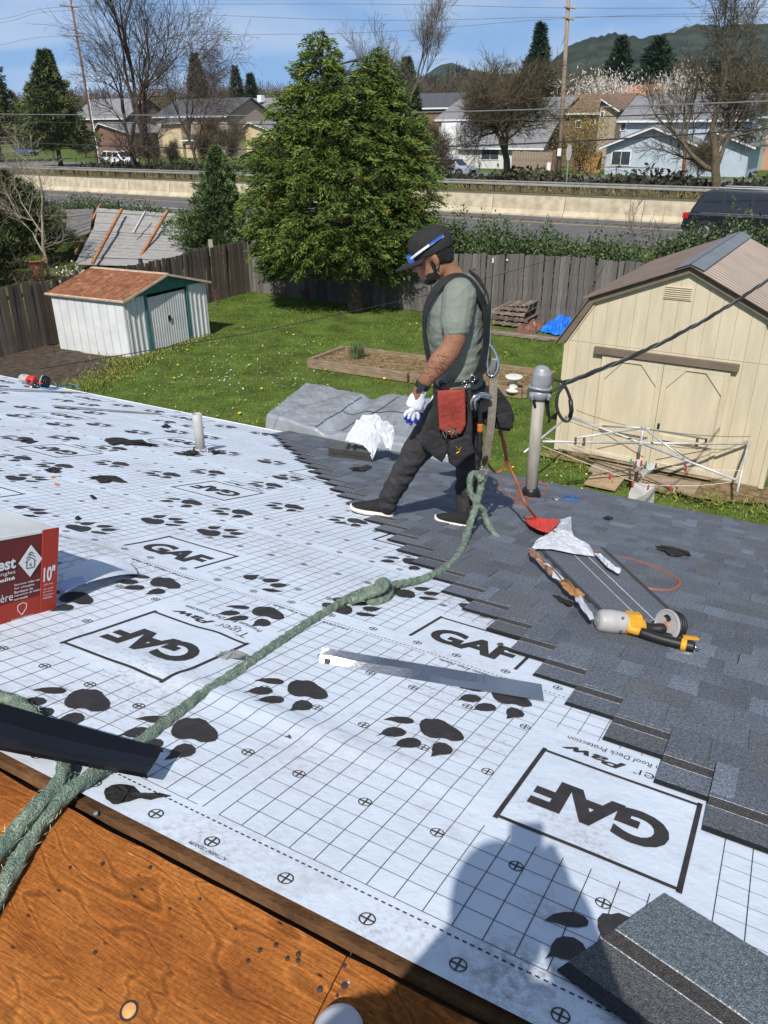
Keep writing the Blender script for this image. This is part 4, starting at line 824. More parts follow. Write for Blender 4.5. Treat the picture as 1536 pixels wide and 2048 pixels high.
    # boards on the ground in front
    for i, (x0, x1) in enumerate(((dx0+.15, dm-.02), (dm+.02, dx1-.1))):
        o = MB().frame(A, TD, -TN, UP, x0, x1, .15+.1*i, .62+.1*i, .06, .10).obj('ramp_board', mat('ramp_wood', (.28, .215, .15), .9, .2, 4, stretch=(1, 8, 8)), label=('flat grey board lying before the left door of the tan shed' if i == 0 else 'flat grey board lying before the right door of the tan shed'), cat='board', group=None)
    MB().frame(A, TD, -TN, UP, dx0+.25, dx0+.75, .66, 1.15, .055, .09).obj('paving_slab', mat('paver', (.36, .25, .16), .9, .15, 4), label='square tan paving slab on the grass before the tan shed', cat='slab')
tan_shed()
# ================================================================ TREES AND SHRUBS OF THE YARD
tb = PG(712, 622)
def cedar():
    """dense feathery crown: sprays over lobes whose outline follows the tree, trunk and boughs inside"""
    t = thing('cedar_tree', tb, 'big bushy bright green cedar tree on the lawn against the grey fence', 'tree'); Yt = tb[1]; r = np.random.default_rng(77)
    lobes = [(640, 105, 26, 45), (636, 160, 42, 50), (742, 150, 38, 42), (690, 195, 75, 55), (765, 205, 42, 50), (610, 235, 60, 60), (690, 270, 115, 75), (790, 285, 55, 60), (580, 330, 75, 70), (690, 350, 130, 90), (810, 370, 62, 70), (555, 420, 66, 65), (680, 440, 150, 85), (800, 450, 66, 60), (592, 490, 84, 54), (722, 500, 104, 52), (552, 490, 46, 50), (790, 505, 48, 40), (560, 530, 40, 28), (770, 540, 36, 22)]
    A = np.array([l[2]*l[3] for l in lobes], float)**.9; A /= A.sum(); k = r.choice(len(lobes), 3300, p=A); lobes = [(690+(l[0]-690)*.97, l[1], l[2]*.93, l[3]) for l in lobes]; P = []; D = []; T = []; br = MB()
    for c_ in k:
        cx, cy, rx, ry = lobes[c_]; C_ = PY(cx, cy, Yt); m1 = np.linalg.norm(PY(cx+rx, cy, Yt)-C_); m2 = np.linalg.norm(PY(cx, cy-ry, Yt)-C_); dep = min(m1, m2*1.6) if rx > 60 else m1
        g = r.normal(size=3); g /= np.linalg.norm(g); rad = r.uniform(.35, 1.08)**.6; off = np.array([g[0]*m1, g[1]*dep*1.1, g[2]*m2])*rad; p = C_+off
        ax = np.array([tb[0]-.9*(p[2]/7.4), Yt, p[2]]); o = p-ax; o[2] = 0; lo = np.linalg.norm(o); o = o/(lo+1e-6); sp = o+r.normal(0, .35, 3)+UP*r.normal(.12, .28); sp /= np.linalg.norm(sp); sd_ = np.cross(sp, UP); sd_ /= np.linalg.norm(sd_)+1e-9; Ls = r.uniform(.35, .75)*(1 if rx > 50 else .7); n = int(r.uniform(34, 62))
        q_ = r.uniform(0, 1, n); w = r.uniform(-1, 1, n)*.30*Ls*(1-.75*q_); pp = p+sp*(q_*Ls)[:, None]+sd_*w[:, None]-UP*(.22*Ls*q_*q_)[:, None]+r.normal(0, .03, (n, 3)); dd = sp*.8+sd_*(np.sign(w)*r.uniform(.2, .9, n))[:, None]-UP*(.35*q_)[:, None]+r.normal(0, .25, (n, 3))
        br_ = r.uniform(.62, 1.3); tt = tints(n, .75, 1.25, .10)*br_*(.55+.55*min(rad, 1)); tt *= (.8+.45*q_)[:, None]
        if r.random() < .03: tt *= np.array([1.7, .95, .7])
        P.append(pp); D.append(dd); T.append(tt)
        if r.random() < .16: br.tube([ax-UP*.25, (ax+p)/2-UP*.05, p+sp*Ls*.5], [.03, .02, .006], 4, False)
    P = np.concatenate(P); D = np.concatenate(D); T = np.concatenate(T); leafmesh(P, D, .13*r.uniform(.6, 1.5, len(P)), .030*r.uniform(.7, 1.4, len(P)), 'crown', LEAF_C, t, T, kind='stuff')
    br.obj('branches', BARK, t, fix=False, kind='stuff'); tp = PY(640, 75, Yt); MB().tube([tb-UP*.1, tb+UP*.5, tb*.6+tp*.4, tb*.25+tp*.75, tp], [.30, .23, .17, .09, .02], 10).obj('trunk', BARK, t, smooth=True); t2 = PY(742, 120, Yt); MB().tube([tb*.62+tp*.38, (tb*.5+tp*.5+t2)/2, t2], [.13, .08, .02], 8).obj('second_leader', BARK, t, smooth=True)
cedar()
# juniper-like conifer behind the side fence, dark conifers at left
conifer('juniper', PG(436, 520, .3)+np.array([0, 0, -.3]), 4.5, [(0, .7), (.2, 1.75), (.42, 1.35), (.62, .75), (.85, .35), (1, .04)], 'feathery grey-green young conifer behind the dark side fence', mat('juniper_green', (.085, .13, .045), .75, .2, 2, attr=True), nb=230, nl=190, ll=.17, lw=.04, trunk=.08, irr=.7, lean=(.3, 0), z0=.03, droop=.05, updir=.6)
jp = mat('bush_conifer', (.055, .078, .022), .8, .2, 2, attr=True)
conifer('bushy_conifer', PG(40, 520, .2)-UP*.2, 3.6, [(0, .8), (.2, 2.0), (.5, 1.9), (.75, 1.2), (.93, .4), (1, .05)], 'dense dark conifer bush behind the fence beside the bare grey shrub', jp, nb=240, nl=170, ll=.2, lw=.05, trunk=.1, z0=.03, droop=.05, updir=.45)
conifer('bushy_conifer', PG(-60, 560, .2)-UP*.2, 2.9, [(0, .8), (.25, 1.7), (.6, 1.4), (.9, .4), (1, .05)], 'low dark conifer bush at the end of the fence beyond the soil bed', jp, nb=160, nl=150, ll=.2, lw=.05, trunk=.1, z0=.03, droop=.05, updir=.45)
# bare grey shrub/tree at the left behind the fence
bb = PG(98, 548, .15)
baretree('bare_shrub', bb-UP*.15, PY(72, 215, bb[1]+.3), 'bare pale grey young tree behind the fence above the terracotta planter', 5, trunk=.075, depth=5, spread=.75, m=mat('pale_bark', (.27, .225, .16), .9, .2, 8), fork=.38, nk=3, up=.05, twig=.007, shrink=(.6, .9), sprays=1, spl=.6, spw=.010)
for k, (x, y, w, hh, lb) in enumerate(((20, 560, 1.2, .5, 'tangle of bare brown brambles at the foot of the dark conifer bush'), (150, 500, 1.3, .55, 'tangle of grey twigs beside the fallen roof panels'))):
    c = PG(x, y, .1); N = 1400; P = c+rng.normal(0, 1, (N, 3))*np.array([w, .5, .0])+UP*np.abs(rng.normal(0, hh, N))[:, None]; D = rng.normal(0, 1, (N, 3)); leafmesh(P, D, .5, .012, 'bramble', TWIG, None, tints(N), kind='stuff', label=lb, cat='brambles')
# hedge of shrubs along the highway side of the fence
hedge = [(905, 450, 1.3), (955, 455, 1.2), (1010, 460, 1.25), (1065, 470, 1.2), (1120, 478, 1.15), (1175, 482, 1.1), (1230, 486, .95), (860, 440, 1.3), (800, 430, 1.3)]
for k, (x, y, hh) in enumerate(hedge):
    a, _ = AN(PN(x, 520, 23.6)); shrub('hedge_shrub', HW(a, 23.6+.5*(k % 2), .05), (1.15, 1.0, (PN(x, y, 23.6)[2]-.0)*.86), 'glossy evergreen hedge shrub growing over the grey back fence', n=10000, ll=.09, lw=.06, seed=20+k, group='hedge along the back fence', flat=.12)
for k, (x, y, hh) in enumerate([(1345, 452, 1), (1400, 440, 1), (1455, 436, 1), (1510, 440, 1), (1560, 445, 1)]):
    a, _ = AN(PN(x, 480, 24.5)); shrub('hedge_shrub', HW(a, 24.8, .05), (1.2, 1.0, PN(x, y, 24.5)[2]*.82), 'glossy evergreen shrub behind the tan shed roof beside the highway', n=8000, ll=.09, lw=.06, seed=40+k, group='hedge behind the tan shed')
for k, (x, y) in enumerate([(250, 398), (300, 405), (340, 420), (215, 392), (175, 388), (390, 425), (130, 400)]):
    a, _ = AN(PN(x, 480, 27.5)); shrub('hedge_shrub', HW(a, 27.5, .6), (1.3, 1.0, max(.5, (PN(x, y, 27.5)[2]-.6)*.85)), 'loose green roadside shrub behind the fallen roof panels', n=3500, ll=.11, lw=.06, seed=60+k, group='roadside shrubs by the panels')
bs = PN(1300, 480, 25.2); baretree('bare_shrub', HW(AN(bs)[0], 25.2, .2), PN(1285, 372, 25.2), 'small leafless brown shrub between hedge and tan shed roof', 12, trunk=.05, depth=4, spread=.7, m=BARKG, fork=.35, nk=3, up=.1, twig=.007)
bs = PN(600, 600, 20.9); baretree('bare_shrub', PG(605, 605), PG(605, 605)+UP*.75, 'small leafless reddish rose bush by the fence beside the cedar', 13, trunk=.02, depth=4, spread=.8, m=mat('rose_twig', (.16, .07, .05), .9, .2, 5), fork=.35, nk=3, up=.1, twig=.005)
baretree('bare_shrub', PG(435, 612), PG(435, 612)+UP*.8, 'thin leafless rose stems at the foot of the dark side fence', 14, trunk=.018, depth=4, spread=.7, m=MATS['rose_twig'], fork=.4, nk=2, up=.15, twig=.005)

# ---------------- neighbour: fallen roof panels with rafters, planter
def fallen_panels():
    gp = mat('silver_board', (.30, .29, .28), .85, .3, 3, bump=.5, bscale=25, stretch=(.7, 8, 8), col2=(.40, .38, .36)); orr = mat('orange_rafter', (.36, .16, .06), .8, .2, 4); pale = mat('pale_lath', (.5, .46, .40), .8, .1, 4)
    base = PG(300, 500, .0); t = thing('collapsed_shed', base, 'collapsed grey board shed roof with orange rafters lying behind the fence', 'shed')
    def quadboards(c, nb, m, name='board', th=.03):      # c: TL,TR,BR,BL
        TL, TR, BR, BL = c
        for i in range(nb):
            f0, f1 = i/nb+.006, (i+1)/nb-.006; P = [TL+(BL-TL)*f0, TR+(BR-TR)*f0, TR+(BR-TR)*f1, TL+(BL-TL)*f1]; n_ = np.cross(P[1]-P[0], P[3]-P[0]); n_ /= np.linalg.norm(n_); n_ = n_ if n_[2] > 0 else -n_
            j = rng.uniform(-.015, .03); MB().prism([p+n_*j for p in P], n_*th).obj(name, m, t)
    def z3(x, y, z): return PG(x, y, z)
    low = [z3(185, 462, 1.05), z3(395, 478, .95), z3(340, 535, .25), z3(150, 530, .25)]
    up_ = [z3(195, 418, 1.75), z3(392, 432, 1.65), z3(402, 476, 1.0), z3(187, 463, 1.06)]
    quadboards(low, 10, gp); quadboards(up_, 6, gp)
    quadboards([z3(118, 420, 1.7), z3(188, 418, 1.75), z3(180, 465, 1.05), z3(70, 510, .45)], 8, mat('dark_board', (.14, .13, .12), .9, .3, 4))
    for (a, b_, m, r_) in (((243, 424), (186, 530), orr, .05), ((200, 415), (152, 510), orr, .045), ((334, 428), (280, 520), orr, .055), ((290, 430), (268, 470), pale, .03), ((378, 440), (360, 470), pale, .03)):
        A = z3(*a, 1.78); B = z3(*b_, .35 if b_[1] > 500 else 1.1); d = (B-A)/np.linalg.norm(B-A); x = np.cross(d, UP); x /= np.linalg.norm(x); MB().frame(A, d, x, np.cross(x, d), -.1, np.linalg.norm(B-A), -r_, r_, .02, .13).obj('rafter', m, t)
fallen_panels()
pb = PG(78, 562, .0); pl = thing('planter', pb, 'wide terracotta planter bowl with grass behind the fence', 'planter'); ter = mat('terracotta', (.38, .16, .09), .85, .15, 6)
MB().lathe(pb+UP*.55, UP, [(.20, -.5), (.26, 0), (.36, .18), (.40, .19), (.40, .23), (.35, .23), (.33, .15)], 18).obj('bowl', ter, pl, smooth=True)
N = 300; leafmesh(pb+UP*.7+rng.normal(0, .12, (N, 3))*np.array([1, 1, .1]), rng.normal(0, .3, (N, 3))+UP, .25, .02, 'grass_tuft', MATS['grass_blade'], pl, tints(N), kind='stuff')
N = 160; leafmesh(PG(150, 548, .35)+rng.normal(0, .35, (N, 3))*np.array([1, 1, .4]), rng.normal(0, 1, (N, 3)), .08, .08, 'white_blossom', BLOS, None, tints(N, .8, 1.2), kind='stuff', label='white flowers scattered behind the rusty shed roof', cat='flowers')

# ---------------- raised bed, tuft, pedestal, pallets, tarps
def raised_bed():
    tm = mat('bed_timber', (.25, .18, .115), .9, .25, 4, bump=.4, bscale=40, stretch=(1, 1, 4)); c = sum(BED)/4; t = thing('raised_bed', (c[0], c[1], 0), 'long timber edged garden bed of straw coloured soil on the lawn', 'garden bed')
    for i in range(4):
        a, b_ = BED[i], BED[(i+1) % 4]; d = (b_-a); L_ = np.linalg.norm(d); d /= L_; nn = np.array([-d[1], d[0], 0]); k = max(1, int(L_/1.9))
        for lay in range(2):
            for j in range(k): MB().frame(a, d, nn, UP, L_*j/k+.01+.04*(i % 2), L_*(j+1)/k-.012, -.05+.004*lay, .05-.003*j, .005+.105*lay, .105+.105*lay).obj('timber', tm, t)
    V = []; n = 26; m_ = 8
    for j in range(m_+1):
        for i in range(n+1):
            f, g = i/n, j/m_; p = (BED[0]*(1-f)+BED[3]*f)*(1-g)+(BED[1]*(1-f)+BED[2]*f)*g; V.append(p+UP*(.12+.05*mnoise.noise(p*2.3)))
    link('bed_soil', V, [(j*(n+1)+i, j*(n+1)+i+1, (j+1)*(n+1)+i+1, (j+1)*(n+1)+i) for j in range(m_) for i in range(n)], straw, t, smooth=True)
    N = 2600; f, g = rng.uniform(0.02, .98, N), rng.uniform(.05, .95, N); P = (BED[0]*(1-f)[:, None]+BED[3]*f[:, None])*(1-g)[:, None]+(BED[1]*(1-f)[:, None]+BED[2]*f[:, None])*g[:, None]+UP*.14; D = rng.normal(0, 1, (N, 3)); D[:, 2] *= .25
    leafmesh(P, D, .16, .012, 'straw', mat('dry_straw', (.30, .215, .11), .9, .2, 4, attr=True), t, tints(N, .6, 1.3, .05), kind='stuff')
raised_bed()
N = 170; c = PG(716, 718, .12); leafmesh(c+rng.normal(0, .07, (N, 3))*np.array([1, 1, 0]), rng.normal(0, .22, (N, 3))+UP, rng.uniform(.25, .5, N), .022, 'daffodil_clump', mat('blue_green_leaf', (.10, .16, .06), .6, .15, 3, attr=True), None, tints(N, .7, 1.3), label='upright clump of green bulb leaves in the raised bed', cat='plant')
wst = mat('white_stone', (.62, .60, .54), .8, .12, 6); pp = PG(1026, 782, .12); MB().lathe(pp, UP, [(.16, 0), (.16, .04), (.10, .07), (.075, .16), (.09, .24), (.15, .27), (.19, .29), (.19, .33), (.14, .335)], 16).obj('stone_pedestal', wst, smooth=True, label='small white stone pedestal standing in the raised bed', cat='pedestal')
def pallets():
    pg_ = [mat('pallet_wood_%d' % i, c, .92, .3, 5, bump=.4, bscale=40) for i, c in enumerate(((.19, .15, .11), (.13, .10, .078), (.24, .19, .145)))]; fd = np.append((FB-FA)/np.linalg.norm(FB-FA), 0); fn = np.array([fd[1], -fd[0], 0]); o0 = PG(1028, 650); o0[2] = 0
    z = .06; 
    for k in range(4):
        t = thing('pallet', o0+UP*z, ('weathered wooden pallet at the bottom of the stack by the fence', 'weathered wooden pallet second from the bottom of the stack', 'weathered wooden pallet third up in the stack by the fence', 'tilted wooden pallet on top of the stack by the fence')[k], 'pallet', 'pallets stacked by the fence'); off = (0, .06, -.05, .12)[k]; sc = 1 if k < 3 else .82; tl = .10 if k == 3 else 0
        for j in (-1, 0, 1): MB().frame(o0, fd, fn, UP, -.5*sc+off, .5*sc+off, j*.42-.04, j*.42+.04, z+.02, z+.09).obj('stringer', pg_[k % 3], t)
        for j in range(7): y = -.46+.153*j; MB().frame(o0+UP*tl*(y+.46), fd, fn, UP, off+(-.5+.155*j)*sc, off+(-.5+.155*j+.1)*sc, -.46, .46, z+.091, z+.113).obj('slat', pg_[(j+k) % 3], t)
        for j in range(4): MB().frame(o0, fd, fn, UP, off+(-.5+.3*j)*sc, off+(-.5+.3*j+.1)*sc, -.46, .46, z, z+.019).obj('slat', pg_[(j+1) % 3], t)
        z += .145
    for j in range(3):
        MB().frame(PG(1000, 668), fd, fn, UP, -.3+.05*j, 1.9-.2*j, -.25+.16*j, -.11+.16*j, .02, .06).obj('plank', pg_[(j+1) % 3], label=('grey plank on the grass before the pallet stack, longest', 'grey plank on the grass before the pallet stack, middle one', 'grey plank on the grass before the pallet stack, shortest')[j], cat='plank', group='planks before the pallets')
pallets()
def crumple(name, pxpts, zf, m, label, cat, n=18, amp=.06, seed=0, sub=7, th=.004, plane=None, fr=1.0, **k):
    """crumpled sheet over a pixel outline: radial mesh with folds; zf(f,ang) gives height"""
    P = [np.array(plane(x, y)) if plane else PG(x, y, .03) for x, y in pxpts]; out = []
    for i in range(len(P)):
        a, b_ = P[i], P[(i+1) % len(P)]
        for j in range(sub): out.append(a+(b_-a)*j/sub)
    c = sum(out)/len(out); m_ = len(out); R = 12; V = []
    for r_ in range(R):
        f = 1-r_/R
        for i, p in enumerate(out):
            q_ = c+(p-c)*f; g = mnoise.noise(Vector(q_)*5*fr+Vector((seed*3.1, 0, 0)))+.7*(1-2*abs(mnoise.noise(Vector(q_)*11*fr+Vector((seed, 2, 0)))))+.35*(1-2*abs(mnoise.noise(Vector(q_)*27*fr+Vector((seed, 5, 0)))))-.5; V.append(q_+UP*(max(0, zf(f, i/m_))+amp*g*(1 if f < .99 else .25)))
    V.append(c+UP*zf(0, 0)); F = [(r_*m_+i, r_*m_+(i+1) % m_, (r_+1)*m_+(i+1) % m_, (r_+1)*m_+i) for r_ in range(R-1) for i in range(m_)]+[((R-1)*m_+i, (R-1)*m_+(i+1) % m_, R*m_) for i in range(m_)]
    o = link(name, V, F, m, label=label, cat=cat, **k); so = o.modifiers.new('solid', 'SOLIDIFY'); so.thickness = th; return o
blue = mat('blue_tarp', (.015, .16, .62), .35, .15, 3, spec=.6); brn = mat('brown_tarp', (.15, .065, .04), .4, .3, 5, spec=.6, col2=(.24, .12, .08))
crumple('blue_tarp', [(1080, 662), (1095, 648), (1125, 640), (1160, 620), (1185, 622), (1180, 655), (1150, 668), (1110, 670)], lambda f, g: .30*(1-f)**.7, blue, 'crumpled bright blue tarp heaped behind the tan shed corner', 'tarp', amp=.13, seed=2)
crumple('brown_tarp', [(1030, 662), (1045, 650), (1070, 632), (1085, 640), (1088, 655), (1070, 668), (1045, 666)], lambda f, g: .18*(1-f)**.7, brn, 'crumpled shiny brown tarp on the grass between planks and blue tarp', 'tarp', amp=.10, seed=4)
# silver tarp over a pile right below the eave
def silver_pile():
    sm = mat('silver_tarp', (.38, .40, .43), .28, .10, 2.5, metal=.35, bump=.3, bscale=9, col2=(.48, .50, .53), spec=.7)
    A, B, Cc, D_ = PG(528, 872, .0), PG(612, 802, .0), PG(905, 842, .0), PG(900, 960, .0)
    nu, nv = 150, 90; V = []
    top = .42
    for j in range(nv+1):
        for i in range(nu+1):
            f, g = i/nu, j/nv; p = (A*(1-f)+D_*f)*(1-g)+(B*(1-f)+Cc*f)*g
            e = min(f/.018, (1-f)/.018, g/.03, (1-g)/.03); h = top*sst(0, 1, e)*(.86+.14*sst(.3, .5, abs(f-.34)*2+.1))
            dip = .10*math.exp(-((f-.36-.12*g)/.05)**2)+.06*math.exp(-((f-.62+.1*g)/.06)**2); w = .015*mnoise.noise(Vector((f*9, g*6, 1)))+.022*abs(mnoise.noise(Vector((f*22, g*7+f*9, 4))))+.014*abs(mnoise.noise(Vector((f*50+g*12, g*22, 8))))
            V.append(p+UP*max(.02, h-dip*sst(0, 1, e)+w*sst(0, .6, e)))
    t = thing('covered_pile', sum((A, B, Cc, D_))/4, 'long low pile wrapped in a silver grey tarpaulin below the eave', 'pile')
    link('tarpaulin', V, [(j*(nu+1)+i, j*(nu+1)+i+1, (j+1)*(nu+1)+i+1, (j+1)*(nu+1)+i) for j in range(nv) for i in range(nu)], sm, t, smooth=True)
    def onp(f, g): return (A*(1-f)+D_*f)*(1-g)+(B*(1-f)+Cc*f)*g+UP*(top*.98)
    for (f0, g0, f1, g1) in ((.30, .05, .42, .9), (.44, .08, .66, .92), (.36, .5, .9, .62)):
        MB().tube([np.array(V[int((g0+(g1-g0)*k/14)*nv)*(nu+1)+int((f0+(f1-f0)*k/14)*nu)])+UP*.012 for k in range(15)], .006, 5).obj('tie_cord', MATS['black_metal'], t)
silver_pile()

# ================================================================ CLOTHES DRYER in front of the tan shed
def dryer():
    gv = mat('galvanised_tube', (.50, .50, .48), .5, .2, 6, metal=.3); dkp = mat('dark_rusty_post', (.05, .035, .03), .7, .3, 6); line = mat('cotton_line', (.7, .66, .52), .9, .05, 4); chain = mat('chain', (.12, .085, .06), .6, .2, 9, metal=.4); cl = mat('grey_cloth', (.42, .41, .39), .95, .1, 6)
    Q = PG(1266, 1002); Yc = Q[1]; t = thing('clothes_dryer', Q, 'rotary clothes dryer with metal arms, chains and pegged rags before the tan shed', 'clothes dryer')
    P = lambda x, y, dy=0: PY(x, y, Yc+dy)
    hub = P(1287, 856); hub2 = P(1282, 886)
    MB().tube([Q-UP*.1, P(1273, 950), P(1277, 905)], .026, 10).obj('post', dkp, t, smooth=True); MB().tube([P(1276, 915), hub+UP*.03], .02, 10).obj('upper_post', gv, t, smooth=True); MB().lathe(hub-UP*.02, UP, [(.03, 0), (.04, .01), (.04, .05), (.025, .06)], 12).obj('hub', gv, t); MB().lathe(hub2-UP*.03, UP, [(.03, 0), (.045, .01), (.045, .05), (.03, .06)], 12).obj('collar', gv, t)
    tips = [P(1085, 883, -.55), P(1497, 888, .35), P(1473, 960, -1.05), P(1137, 832, 1.0)]
    L = lambda a, b_, r_=.011: MB().tube([a, b_], r_*1.45, 8).obj('arm', gv, t, smooth=True)
    for q_ in tips: L(hub2, q_, .013)
    ends = [P(1150, 876, -.35), P(1412, 878, .22), P(1374, 922, -.5), P(1205, 852, .55)]
    for q_ in ends: L(hub, q_, .011)
    L(tips[1]+UP*.06, P(1474, 985, -.3), .013); L(tips[3], P(1048, 905, -.2), .012); L(P(1130, 832, .9), P(1270, 880, .1), .010)
    def hang(a, b_, sag, r_, m, nm, k=14): MB().tube([a+(b_-a)*i/k-UP*sag*4*(i/k)*(1-i/k) for i in range(k+1)], r_, 5).obj(nm, m, t)
    def chn(a, b_, sag, k=26):
        mb = MB()
        for i in range(k):
            f0, f1 = i/k, (i+1.25)/k; p = a+(b_-a)*f0-UP*sag*4*f0*(1-f0); q_ = a+(b_-a)*f1-UP*sag*4*f1*(1-f1); d = q_-p; dn = d/np.linalg.norm(d); x = np.cross(dn, UP) if i % 2 else UP*1.0; x = x/np.linalg.norm(x)
            mb.tube([p+x*.004, (p+q_)/2+x*.009, q_+x*.004, (p+q_)/2-x*.009, p-x*.004+dn*.001], .0026, 4)
        mb.obj('chain', chain, t, fix=False)
    chn(P(1152, 820, .9), P(1250, 850, .5), .02); chn(P(1140, 843, .8), P(1275, 880, .05), .03, 34); chn(P(1300, 858), P(1500, 873, .3), .04, 44); chn(P(1305, 888), P(1487, 897, -.2), .04, 40)
    for (a, b_, s_) in ((P(1085, 892, -.5), P(1275, 966, -.6), .0), (P(1275, 966, -.6), P(1474, 962, -1.0), .06), (P(1090, 876, -.3), P(1270, 920, -.1), .01), (P(1310, 928, 0), P(1480, 941, -.4), .02)): hang(a, b_, s_, .0035, line, 'line')
    def rag(px_, dy, nm='rag', m=cl):
        Pq = [P(x, y, dy+.04*math.sin(i*2.1)) for i, (x, y) in enumerate(px_)]; n = len(Pq); c_ = sum(Pq)/n; out = MB(); V = Pq+[c_+np.array([0, -.05, 0])]+[]; out.add(V, [(i, (i+1) % n, n) for i in range(n)]); o = out.obj(nm, m, t); so = o.modifiers.new('s', 'SOLIDIFY'); so.thickness = .004
    rag([(1267, 966), (1290, 968), (1311, 972), (1308, 1000), (1306, 1016), (1255, 1006), (1258, 985)], -.6); rag([(1290, 928), (1312, 926), (1308, 938), (1285, 956), (1281, 945)], -.05); rag([(1265, 920), (1282, 918), (1284, 935), (1272, 945), (1266, 935)], -.05)
    pegm = [mat('red_peg', (.5, .06, .05), .5, .1, 4), mat('wood_peg', (.5, .38, .22), .7, .1, 4), mat('green_peg', (.03, .28, .2), .5, .1, 4), mat('rusty_peg', (.16, .05, .03), .8, .2, 6)]
    for (x, y, dy, k, s_) in ((1266, 966, -.62, 0, 1), (1220, 951, -.57, 0, 1.1), (1342, 972, -.72, 0, 1.1), (1348, 978, -.73, 1, 1), (1262, 921, -.1, 2, 1), (1292, 926, -.1, 2, 1), (1272, 925, -.1, 0, 1), (1283, 924, -.1, 0, 1), (1312, 930, -.1, 3, .9), (1372, 936, -.2, 0, 1.2), (1151, 880, -.38, 3, 1.3), (1168, 881, -.33, 3, 1.5), (1394, 882, .2, 3, 1.5), (1412, 881, .22, 3, 1.2), (1297, 972, -.65, 0, .8)):
        p = P(x, y, dy); MB().prism([p+np.array([-.009, -.012, .03])*s_, p+np.array([.009, -.012, .03])*s_, p+np.array([.014, -.012, -.05])*s_, p+np.array([.003, -.012, -.055])*s_, p+np.array([0, -.012, -.01])*s_, p+np.array([-.003, -.012, -.055])*s_, p+np.array([-.014, -.012, -.05])*s_], (0, .018*s_, 0)).obj('peg', pegm[k], t)
dryer()

# ================================================================ BEYOND THE HIGHWAY
glass = mat('window_glass', (.05, .06, .07), .08, .2, 1, spec=.8); wfr = mat('window_white', (.72, .72, .70), .5, .04, 4)
def hs_house(name, n, xl, xr, yb, ye, yr, depth, wm, rm, label, gable=False, wins=(), doors=(), over=.45, ridge_x=None, z0=ZH, chim=None, lower=None, fz=None):
    """house whose street front lies on the vertical plane at highway offset n; pixel columns xl..xr, base row yb, eave row ye, ridge row yr"""
    a0, a1 = AN(PN(xl, yb, n))[0], AN(PN(xr, yb, n))[0]; xm = (xl+xr)/2; ze = PN(xm, ye, n)[2]; zr = PN(xm, yr, n+(0 if gable else depth/2))[2]; zr = max(zr, ze+.6)
    t = thing(name, HW((a0+a1)/2, n+depth/2, z0), label, 'house'); hd_, hn_ = hd, hn
    MB().frame(HW(0, 0), hd_, hn_, UP, a0, a1, n, n+depth, z0-.3, ze).obj('wall', wm, t)
    if gable:
        ar = AN(PN(ridge_x or xm, yr, n))[0]; MB().prism([HW(a0, n, ze), HW(a1, n, ze), HW(ar, n, zr)], hn_*depth).obj('gable_wall', wm, t)
        for (ae, sg) in ((a0, -1), (a1, 1)):
            dv = HW(ar, n, zr)-HW(ae, n, ze); P0 = HW(ae, n-over, ze)-dv*(over/np.linalg.norm(dv)); P1 = HW(ar, n-over, zr); nn = UP*.16
            MB().prism([P0+UP*.02, P1+UP*.02, P1+UP*.02+hn_*(depth+2*over), P0+UP*.02+hn_*(depth+2*over)], nn).obj('roof', rm, t); MB().prism([P0-UP*.12, P1-UP*.12, P1+UP*.015, P0+UP*.015], -hn_*.06).obj('bargeboard', wfr, t)
    else:
        am = 0
        for sg, nn0, nn1 in ((-1, n-over, n+depth/2), (1, n+depth+over, n+depth/2)):
            sl = (zr-ze)/(depth/2); P0 = HW(a0-over, nn0, ze-sl*over); P1 = HW(a0-over, nn1, zr); MB().prism([P0+UP*.02, P1+UP*.02, P1+UP*.02+hd_*(a1-a0+2*over), P0+UP*.02+hd_*(a1-a0+2*over)], UP*.16).obj('roof', rm, t)
        MB().prism([HW(a0, n, ze), HW(a0, n+depth, ze), HW(a0, n+depth/2, zr)], hd_*.1).obj('gable_wall', wm, t); MB().prism([HW(a1-.1, n, ze), HW(a1-.1, n+depth, ze), HW(a1-.1, n+depth/2, zr)], hd_*.1).obj('gable_wall', wm, t)
        sl = (zr-ze)/(depth/2); MB().frame(HW(0, 0), hd_, hn_, UP, a0-over, a1+over, n-over-.07, n-over-.01, ze-sl*over-.02, ze-sl*over+.16).obj('gutter', wfr, t)
    for (x0, y0, x1, y1) in wins:
        p, q_ = PN(x0, y1, n), PN(x1, y0, n); b0, b1 = AN(p)[0], AN(q_)[0]; w = MB().frame(HW(0, 0), hd_, hn_, UP, b0, b1, n-.06, n+.02, p[2], q_[2]).obj('window', wfr, t); k = 2 if b1-b0 > .8 else 1
        for i in range(k): c0, c1 = b0+.09+(b1-b0-.14)*i/k, b0+.04+(b1-b0-.14)*(i+1)/k; MB().frame(HW(0, 0), hd_, hn_, UP, c0, c1, n-.08, n-.061, p[2]+.09, q_[2]-.09).obj('pane', glass, w)
    for (x0, y0, x1, y1, dm_) in doors:
        p, q_ = PN(x0, y1, n), PN(x1, y0, n); d_ = MB().frame(HW(0, 0), hd_, hn_, UP, AN(p)[0], AN(q_)[0], n-.07, n+.02, max(z0, p[2]), q_[2]).obj('door', dm_, t)
    if chim: x0, y0, x1, y1, cm_, dn = chim; p, q_ = PN(x0, y1, n+dn), PN(x1, y0, n+dn); MB().frame(HW(0, 0), hd_, hn_, UP, AN(p)[0], AN(q_)[0], n+dn, n+dn+.9, p[2], q_[2]).obj('chimney', cm_, t)
    return t
R_ = lambda nm, c, sc=1.2: mat(nm, c, .9, .16, sc, stretch=(1, 1, 6))
